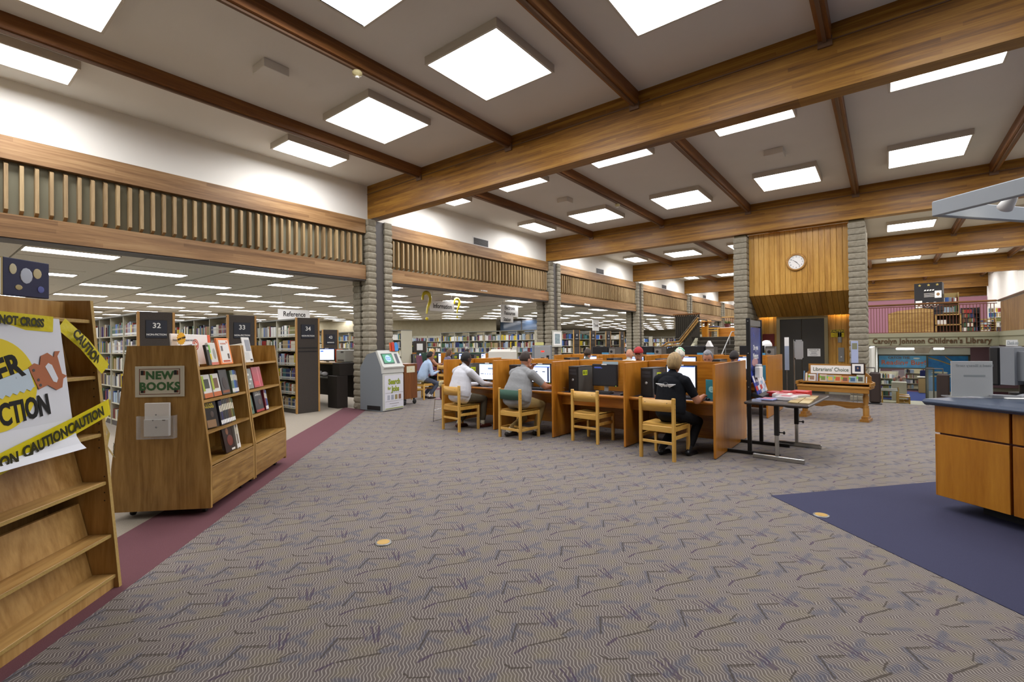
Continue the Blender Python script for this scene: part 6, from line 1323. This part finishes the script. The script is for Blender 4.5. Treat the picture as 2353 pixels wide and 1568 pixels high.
person('heavy man in a grey T-shirt and khaki trousers leaning on his hand', (-4.74, 6.16, 0), pi + GY(-10), ((-.05, -.285, 1.02), (-.42, -.55, .76)), ((.1, .05, 0), (-.14, -.32, 0)), 'fair', '8b8c8c', '9a8354', '2a2420', 'd0cdc4', 'short', .26, -.05, GY(-4), .2, 1.34, (-.35, 0, 1.0), sw_=1.15, scale=1.03, extra=none, hair_col='2c2119', glasses=True, chin_hand=True)
def winged(o, RH, hip, sp, shl):
    T = Matrix.Translation(hip + sp * .37 + Vector((0, .126, .0))) @ Matrix.Rotation(-.2, 4, 'X'); W = flat('print_white', 'cfcfcf', .7)
    e = bpy.data.objects.new('shirt_emblem', None); COL.objects.link(e); e.parent = o
    m = MB()
    for sx in (-1, 1):
        for k in range(5): m.prism([(sx * .024, .022 - k * .011), (sx * (.145 - k * .024), .026 - k * .012), (sx * (.135 - k * .024), .018 - k * .012), (sx * .024, .015 - k * .011)][::sx], -.004, .012, 'y', T=T)
    m.build('wings', W, e)
    t = txt('letter', 'H', .055, W, e, (0, 0, 0), bold=.004); t.matrix_parent_inverse = Matrix.Identity(4); t.matrix_basis = T @ Matrix.Translation((0, .014, 0)) @ Matrix.Rotation(pi, 4, 'Z') @ Matrix.Rotation(pi / 2, 4, 'X')
    MB().lathe([(.046, 0), (.05, .0), (.05, .003), (.046, .003)], 28, T=T @ Matrix.Translation((0, .004, 0)) @ Matrix.Rotation(-pi / 2, 4, 'X'), caps=False).build('ring', flat('print_grey', '55585c', .7), e)
person('blond person in a black T-shirt with a white winged emblem on the back', (-2.26, 6.27, 0), pi + GY(-12), ((.18, -.40, .76), (-.25, -.42, .78)), ((.12, -.02, 0), (-.16, -.22, 0)), 'fair', '15171b', '1a1a1c', '111114', '1a1a1c', 'short', .13, 0, GY(6), .3, 1.08, (-.72, 0, 1.12), sw_=1.08, extra=winged, hair_col='8f7750')
# readers on the far side of the front row and in the second row
DES = ((.15, -.42, .75), (-.15, -.42, .75)); FT = ((.12, -.15, 0), (-.12, -.2, 0))
def cap_(o, RH, hip, sp, shl):
    m = MB(); R_ = flat('cap_red', '9c1f22', .7)
    m.ell((0, 0, 0), (.086, .108, .1), 24, 14, 0, RH @ Matrix.Translation((0, .005, .045)), lambda p: Vector((p.x, p.y, max(p.z, -.15)))); m.build('cap_crown', R_, o)
    MB().prism([(.085 * cos(t), -.08 - .07 * sin(t)) for t in [pi * i / 10 for i in range(11)]], -.006, .006, 'z', T=RH @ Matrix.Translation((0, 0, .03)) @ Matrix.Rotation(-.15, 4, 'X')).build('cap_brim', R_, o)
person('man in a red cap and glasses facing the camera behind the carrel wall', (-3.72, 8.75, 0), GY(12), DES, FT, 'tan', '6a6f78', '3d3d40', vox=.014, lean=.08, head_pitch=.1, hat=True, extra=cap_, hand_det=False, glasses=True, seat=.5, scale=1.02)
def scarf(o, RH, hip, sp, shl):
    m = MB(); r = random.Random(3)
    for i in range(26):
        a = r.uniform(0, 2 * pi); t = r.uniform(.0, 1.1); p = Vector((sin(t) * cos(a) * .075, sin(t) * sin(a) * .09 + .02, cos(t) * .11)); m.ell((0, 0, 0), (.028, .028, .022), 8, 6, 0, RH @ Matrix.Translation(p))
    m.build('hair_ruffle', flat('ruffle_green', '7fc09a', .8), o)
person('pale-haired reader with a mint green hair ruffle behind the front carrels', (-2.94, 8.7, 0), pi + GY(15), DES, FT, 'fair', 'a8a29a', '4a4a4a', vox=.014, lean=.05, hand_det=False, hair=(-.4, 0, 1.04), extra=scarf, seat=.52, hair_col='cfc8b8')
person('grey-haired reader facing the camera over the carrel wall', (-2.42, 8.72, 0), GY(6), DES, FT, 'fair', '4c5560', '3a3a3a', vox=.014, lean=.22, head_pitch=.5, hand_det=False, hair=(-.2, 0, 1.03), seat=.49, hair_col='77777a')
person('bald reader seated with his back turned in the second row', (-4.56, 10.05, 0), pi, DES, FT, 'fair', 'b5b2aa', '4a463c', vox=.014, lean=.08, hand_det=False, seat=.49)
person('brown-haired reader with back turned at the left of the second row', (-5.62, 10.05, 0), pi + GY(5), DES, FT, 'fair', '5a5f58', '3a3a3a', vox=.014, lean=.1, hand_det=False, hair=(-.45, 0, 1.03), seat=.5, hair_col='3a2c1e')
person('dark-haired reader reaching forward beyond the glossy end panel', (-2.42, 10.02, 0), pi + GY(-10), ((.1, -.45, .78), (-.3, -.5, .78)), FT, 'tan', '3a3438', '2a2a2e', vox=.014, sleeve='short', lean=.35, hand_det=False, hair=(-.45, 0, 1.03), hair_col='1d1613')
# readers at the green carrels
def longh(col, ln):
    def f(o, RH, hip, sp, shl):
        m = MB(); r = random.Random(int(ln * 100))
        for i in range(16):
            a = pi * (.05 + .9 * i / 15); x, y = .08 * cos(a), .085 * sin(a)
            p = [RH @ Vector((x * .9, y * .8 + .01, .07)), RH @ Vector((x * 1.05, y * 1.15 + .012, -.02)), RH @ Vector((x * 1.05, y * 1.2 + .02, -.02)) + Vector((0, .02, -ln * .5)), RH @ Vector((x * 1.0, y * 1.1 + .02, -.02)) + Vector((r.uniform(-.02, .02), .03, -ln))]
            m.tube(p, [.022, .026, .024, .008], 7)
        m.build('long_hair', hairm(col), o)
    return f
person('blond woman in a sleeveless top reaching to a monitor from the mauve armchair', (-13.45, 12.15, 0), pi + GY(-35), ((.1, -.5, .78), (-.2, -.52, .8)), FT, 'fair', '8a5a58', '2a2a34', vox=.014, sleeve='none', lean=.15, hand_det=False, hair=(-.6, 0, 1.08), seat=.47, extra=longh('b89a58', .2), hair_col='b89a58')
person('woman with long brown hair in a lilac grey top at the green carrels', (-12.65, 12.25, 0), pi + GY(-20), DES, FT, 'fair', '6a6474', '3a3a55', vox=.014, lean=.2, hand_det=False, hair=(-.6, 0, 1.06), seat=.47, extra=longh('5a4430', .26), hair_col='5a4430')
person('dark-haired man in a grey top at the right green carrel', (-11.75, 12.3, 0), pi + GY(-20), DES, FT, 'tan', '4a4a44', '3a3a3a', vox=.014, lean=.1, hand_det=False, hair=(-.45, 0, 1.03), seat=.47, hair_col='231a14')
person('dark-haired man in a pale blue shirt behind the kiosk', (-10.25, 9.0, 0), GY(100 + 60), DES, FT, 'tan', '9fb2c9', '4a4f5c', vox=.014, lean=.4, hand_det=False, hair=(-.45, 0, 1.03), seat=.47, hair_col='1d1613')
# ================================================================== stairs and furniture of the split levels
M_DARKC = flat('stair_dark_carpet', '37332c', .95, 0, .1); M_NOSE = flat('stair_nosing', '6d675a', .6)
sr = struct('floor_stairs', MB().box(-6.6, -3.4, 22.5, 22.6, 0, ZM), M_DARKC)
for k in range(10): MB().box(-6.6, -3.4, 19.5 + k * .3, 22.55, k * .175, (k + 1) * .175 - .002).build('step', M_DARKC, sr); MB().box(-6.6, -3.4, 19.49 + k * .3, 19.53 + k * .3, (k + 1) * .175 - .02, (k + 1) * .175).build('nosing', M_NOSE, sr)
struct('trim_stair_stringer', MB().prism([(19.4, 0), (22.6, 0), (22.6, ZM + .12), (22.3, ZM + .12), (19.4, .3)], -6.72, -6.6, 'x'), flat('stringer_olive', 'a09c84', .7))
o = thing('stair_handrail', 'thin metal handrail on the right of the wide dark stairs', 'handrail', (0, 0, 0)); MB().tube([(-5.2, 20.2, .9), (-5.2, 22.0, 1.95), (-5.2, 22.4, 1.97)], .02, 8).build('rail', M_GREYM, o)
for k in range(3): MB().tube([(-5.2, 20.3 + k * .7, .4 + k * .41), (-5.2, 20.3 + k * .7, .96 + k * .41)], .012, 6).build('post', M_GREYM, o)
# the narrow flight climbing to the right, closed dark side with wooden rail
sf = struct('wall_stair_side', MB().prism([(-9.2, 0), (-9.2, .35), (-7.75, 1.28), (-7.2, 1.36), (-6.45, 2.2), (-6.45, ZM), (-6.72, ZM), (-6.72, 0)], 21.5, 21.62, 'y'), M_DARKC)
o = thing('stair_rail', 'wooden handrail of the narrow flight with a level landing', 'handrail', (0, 21.48, 0))
for dz, r_ in ((.0, .035), (.14, .045)): MB().tube([(-9.2, 0, .45 + dz), (-7.8, 0, 1.36 + dz), (-7.25, 0, 1.42 + dz), (-6.42, 0, 2.45 + dz)], r_, 8).build('rail', wood('stair_rail_wood', '6d4a20', '94703a', 'b08d52', 'x'), o)
MB().tube([(-9.2, -.02, .72), (-7.8, -.02, 1.63), (-7.25, -.02, 1.69), (-6.42, -.02, 2.72)], .016, 6).build('grab_rail', M_CHROME, o)
gd = thing('landing_guard', 'dark slatted guard with wooden cap above the narrow flight', 'railing', (-7.58, 22.0, 0))
MB().rbox(-.12, 1.1, -.06, .08, 2.76, 2.82, .01).build('cap', M_RAILW, gd)
sm_ = MB().box(-.03, .03, -.01, .01, 1.5, 2.76).mesh('slat', M_DARKC)
for k in range(13): put('slat', sm_, gd, (k * .085, 0, 0))
MB().box(0, 1.05, .03, .05, 1.5, 2.7).build('back_panel', M_DARKC, gd)
gr_ = thing('railing', 'baluster railing with pale handrail behind the potted plant', 'railing', (-6.5, 25.6, ZM)); MB().rbox(0, 5.5, -.04, .04, .98, 1.04, .01).build('handrail', wood('rail_pale', '8a6531', 'b08a52', 'c7a46e', 'x'), gr_); MB().box(0, 5.5, -.02, .02, .03, .05).build('bottom_bar', M_BALU, gr_)
for k in range(60): put('baluster', bal, gr_, (.05 + k * .09, 0, 0))
pl = thing('planter_box', 'orange wood planter box on the mezzanine', 'planter', (-5.4, 23.6, ZM)); MB().rbox(-.75, 1.2, -.2, .25, 0, .42, .01).build('box', M_CARRX, pl); MB().box(-.72, 1.17, -.17, .22, .42, .44).build('ledge', M_WHITE, pl)
pt = thing('potted_plant', 'spiky green plant in a dark red pot on the planter', 'plant', (-5.75, 23.55, ZM + .44)); MB().lathe([(.1, 0), (.14, .16), (.15, .17)], 16).build('pot', flat('pot_red', '5a2622', .5), pt)
r = random.Random(2); M_LEAF = flat('leaf_green', '5f7a35', .5, 0, .4, (20, .3), '46602a')
for k in range(26):
    a = r.uniform(0, 2 * pi); e = r.uniform(.25, 1.2); ln = r.uniform(.18, .3); d = Vector((cos(a) * sin(e), sin(a) * sin(e), cos(e))); n = Vector((-sin(a), cos(a), 0)) * .016; p0 = Vector((0, 0, .15))
    m_ = p0 + d * ln * .6; t_ = p0 + d * ln - Vector((0, 0, .05 * e)); MB().add([p0 - n * .4, p0 + n * .4, m_ + n, t_, m_ - n], [(0, 1, 2, 3, 4)]).build('leaf', M_LEAF, pt)
for i, (x, rz) in enumerate(((-6.95, pi / 2 * 3), (-6.25, pi / 2))):
    c = dup(ch, None, (x, 23.3, ZM), rz, 'maple chair with blue seat on the mezzanine, %s of the small table' % ('left', 'right')[i]); MB().rbox(-.2, .2, -.2, .18, .44, .5, .02).build('seat_pad', flat('seat_blue', '4a5070', .8), c)
tb2 = thing('reading_table', 'small oak table between two chairs on the mezzanine', 'table', (-6.6, 23.3, ZM)); MB().rbox(-.12, .12, -.3, .3, 0, .5, .006).build('pedestal', M_CARR, tb2); MB().rbox(-.3, .3, -.35, .35, .7, .73, .006).build('top', M_CARRX, tb2); MB().box(-.05, .05, -.05, .05, .5, .7).build('column', M_CARR, tb2)
bc = thing('round_back_chair', 'blue rounded chair behind the dark landing guard', 'chair', (-7.2, 22.7, ZM)); MB().ell((0, .1, .62), (.25, .08, .3), 16, 10).build('backrest', flat('seat_blue', '4a5070', .8), bc); MB().rbox(-.24, .24, -.25, .2, .38, .46, .02).build('seat', MATS['seat_blue'], bc)
for x in (-.2, .2):
    for y in (-.2, .18): MB().box(x - .02, x + .02, y - .02, y + .02, 0, .38).build('leg', M_CHW, bc)
gb = thing('globe_lamp', 'white frosted globe on the standing counter before the fire cabinet', 'globe', (-2.15, 12.25, 0)); MB().ell((0, 0, 1.42), .12, 18, 12).build('globe', M_WHITE, gb); MB().tube([(0, 0, .0), (0, 0, 1.31)], .015, 8).build('post', M_GREYM, gb); MB().cyl((0, 0), .14, 0, .02, 16).build('base', M_GREYM, gb)
# ---- mezzanine shelving behind the baluster railing
kb_ = thing('video_display', 'black display tower with gold stars and film clapper on the mezzanine', 'display', (1.36, 25.0, ZM), radians(-10))
MB().rbox(-.42, .42, 0, .5, .9, 2.02, .01).build('tower', flat('display_black', '1e1f22', .4), kb_); MB().rbox(-.4, .4, .02, .48, 0, .9, .01).build('base', MATS['display_black'], kb_); M_GOLD = flat('star_gold', 'b3a35a', .4)
for x in (-.25, .02, .28): MB().prism([((.055 if k % 2 == 0 else .023) * sin(pi * k / 5), (.055 if k % 2 == 0 else .023) * cos(pi * k / 5) + 1.93) for k in range(10)], -.008, -.001, 'y', T=Matrix.Translation((x, 0, 0))).build('star', M_GOLD, kb_)
MB().box(-.12, .2, -.006, 0, 1.45, 1.66).build('clapper_board', M_INK, kb_)
for k in range(5): MB().box(-.12, .2, -.009, -.006, 1.46 + k * .035, 1.468 + k * .035).build('clapper_line', M_WHITE, kb_)
for k in range(4): MB().prism([(-.12 + k * .08, 1.7), (-.07 + k * .08, 1.7), (-.05 + k * .08, 1.75), (-.1 + k * .08, 1.75)], -.009, -.001, 'y').build('clapper_stripe', M_WHITE, kb_)
for x, z in ((.3, 1.55), (-.28, 1.18)): MB().box(x - .1, x + .1, -.01, 0, z - .14, z + .14).build('poster', M_WHITE, kb_); MB().ell((x, -.011, z), (.05, .002, .06), 8, 6).build('poster_art', flat('poster_tan', '8a6a44', .6), kb_)
for x in (-.02, .2): MB().lathe([(.085, 0), (.1, 0), (.1, .004), (.085, .004)], 20, T=Matrix.Translation((x, -.001, 1.15)) @ Matrix.Rotation(pi / 2, 4, 'X'), caps=False).build('reel', M_WHITE, kb_); MB().ell((x, -.002, 1.15), (.03, .003, .03), 8, 6).build('reel_hub', M_WHITE, kb_)
M_TAMB = wood('tambour_oak', '8a6a34', 'ab8a50', 'c2a268', 'x', 14, 4, .5)
cs = thing('tambour_counter', 'curved oak counter on the mezzanine behind the railing', 'counter', (.2, 24.0, ZM)); MB().rbox(-.1, 1.25, 0, .5, 0, .8, .02).build('front', M_TAMB, cs); MB().prism([(-.1, .8), (1.25, .8), (1.25, .92), (.9, .98), (.2, .9), (-.1, .8)], 0, .5, 'y').build('curved_top', M_TAMB, cs)
cb_ = thing('open_bookcase', 'oak open bookcase right of the tambour counter', 'bookshelf', (1.5, 24.0, ZM)); MB().box(0, .72, .4, .45, 0, .72).build('back', M_ENDP, cb_)
for z in (0, .3, .68): MB().box(0, .72, 0, .4, z, z + .04).build('shelf', M_TAMB, cb_)
for x in (0, .68): MB().box(x, x + .04, 0, .4, 0, .7).build('side', M_TAMB, cb_)
for k in range(3):
    q = thing('media_case', 'white media case in the oak bookcase, %s from the left' % ORD[k], 'media case', (1.56 + k * .09, 24.05, ZM + .345)); MB().rbox(0, .07, 0, .1, 0, .16, .003).build('case', M_WHITE, q)
tc_ = shelving('tan_bookcase', 'tan bookcase with white spines right of the black display tower', 1.83, 26.0, 1, tiers=4, H=1.66, sw=.5, seed=91, double=False, mat=flat('tan_shelf', '9a8450', .6), canopy=False, place='the tan bookcase'); tc_.location.z = ZM
for i, (x, y, n, h) in enumerate(((2.55, 27.5, 1, 1.1), (2.75, 30, 1, 1.0), (3.35, 30, 1, .7), (3.72, 30.5, 1, 1.25))):
    shelving('media_rack', ('black rack of white cases seen through the balusters', 'dark media rack left of the corner post', 'low tan rack below a blue sign', 'tall white rack of disc cases by the corner')[i], x, y, n, tiers=5, H=h, sw=.55, seed=95 + i, double=False, mat=(M_BLACK, M_BLACK, MATS['tan_shelf'], M_WHITE)[i], canopy=False, place='a media rack', sparse=.3).location.z = ZM
# ---- children's room beyond the painted glazing
wp_ = thing('display_plinth', 'white display plinth with a clear case of figures in the children\'s room', 'display case', (.57, 33.5, ZD)); MB().rbox(-.32, .32, -.3, .3, 0, 1.0, .01).build('plinth', flat('plinth_white', 'd6d3c2', .7), wp_); MB().box(-.3, .3, -.28, .28, 1.0, 1.62).build('glass_case', glass('case_glass', 'cfd8d8', .05, .15), wp_)
for k in range(7): MB().ell((-.2 + .07 * k, .0 + .05 * (k % 3), 1.12 + .05 * (k % 4)), (.06, .05, .1), 10, 8).build('figure', flat('fig%d' % (k % 4), ('a05a44', '8a7a6a', 'b89a84', '6d4a4a')[k % 4], .7), wp_)
for i, (x, y, n) in enumerate(((-.25, 34.5, 1), (1.0, 40.5, 2))):
    shelving('children_shelf', ('pale slanted shelf of picture books left of the plinth', 'low shelf of books at the back of the children\'s room')[i], x, y, n, tiers=4, H=1.5, sw=.8, seed=101 + i, double=False, mat=flat('pale_shelf', 'c9c0a0', .6), canopy=False, place='a children shelf', sparse=.5).location.z = ZD
dk = thing('children_desk', 'tan reception desk deep in the children\'s room', 'desk', (2.2, 39.0, ZD)); MB().rbox(-.6, .6, -.3, .3, 0, .95, .02).build('front', flat('desk_tan', '947a4a', .6), dk); MB().rbox(-.65, .65, -.35, .35, .95, 1.0, .01).build('top', flat('desk_pale', 'cfcbb8', .5), dk)
ck_ = thing('office_chair', 'navy office chair behind the reception desk', 'chair', (2.0, 39.8, ZD)); MB().rbox(-.28, .28, .1, .2, .6, 1.35, .06).build('backrest', flat('navy_fabric', '232a55', .9), ck_); MB().rbox(-.28, .28, -.25, .2, .45, .55, .04).build('seat', MATS['navy_fabric'], ck_); MB().cyl((0, 0), .04, 0, .45, 10).build('post', M_BLACK, ck_)
for i, y in enumerate((31.2, 32.1)):
    t_ = thing('study_table', 'small grey-topped children\'s table, %s from the glazing' % ORD[i], 'table', (.15, y, ZD)); MB().rbox(-.35, .35, -.3, .3, .68, .72, .01).build('top', flat('laminate_grey', 'aaa79a', .4), t_)
    for x in (-.3, .3): MB().box(x - .03, x + .03, -.25, .25, 0, .68).build('leg_panel', M_CHW, t_)
    c = dup(CH2, None, (.72, y - .05, ZD), pi / 2 * 3 + pi, 'maple chair with dark pad at the children\'s table, %s from the glazing' % ORD[i])
o = thing('glazing_door', 'open grey framed door leaf at the children\'s room entrance', 'door', (1.5, 29.9, ZD), radians(-75)); MB().box(0, .06, -.02, .02, 0, 2.0).box(.84, .9, -.02, .02, 0, 2.0).box(.06, .84, -.02, .02, 1.9, 2.0).box(.06, .84, -.02, .02, 0, .15).build('frame', M_GFR, o); MB().box(.06, .84, -.005, .005, .15, 1.9).build('pane', glass('door_glass', 'cfdcd8', .05, .15), o)
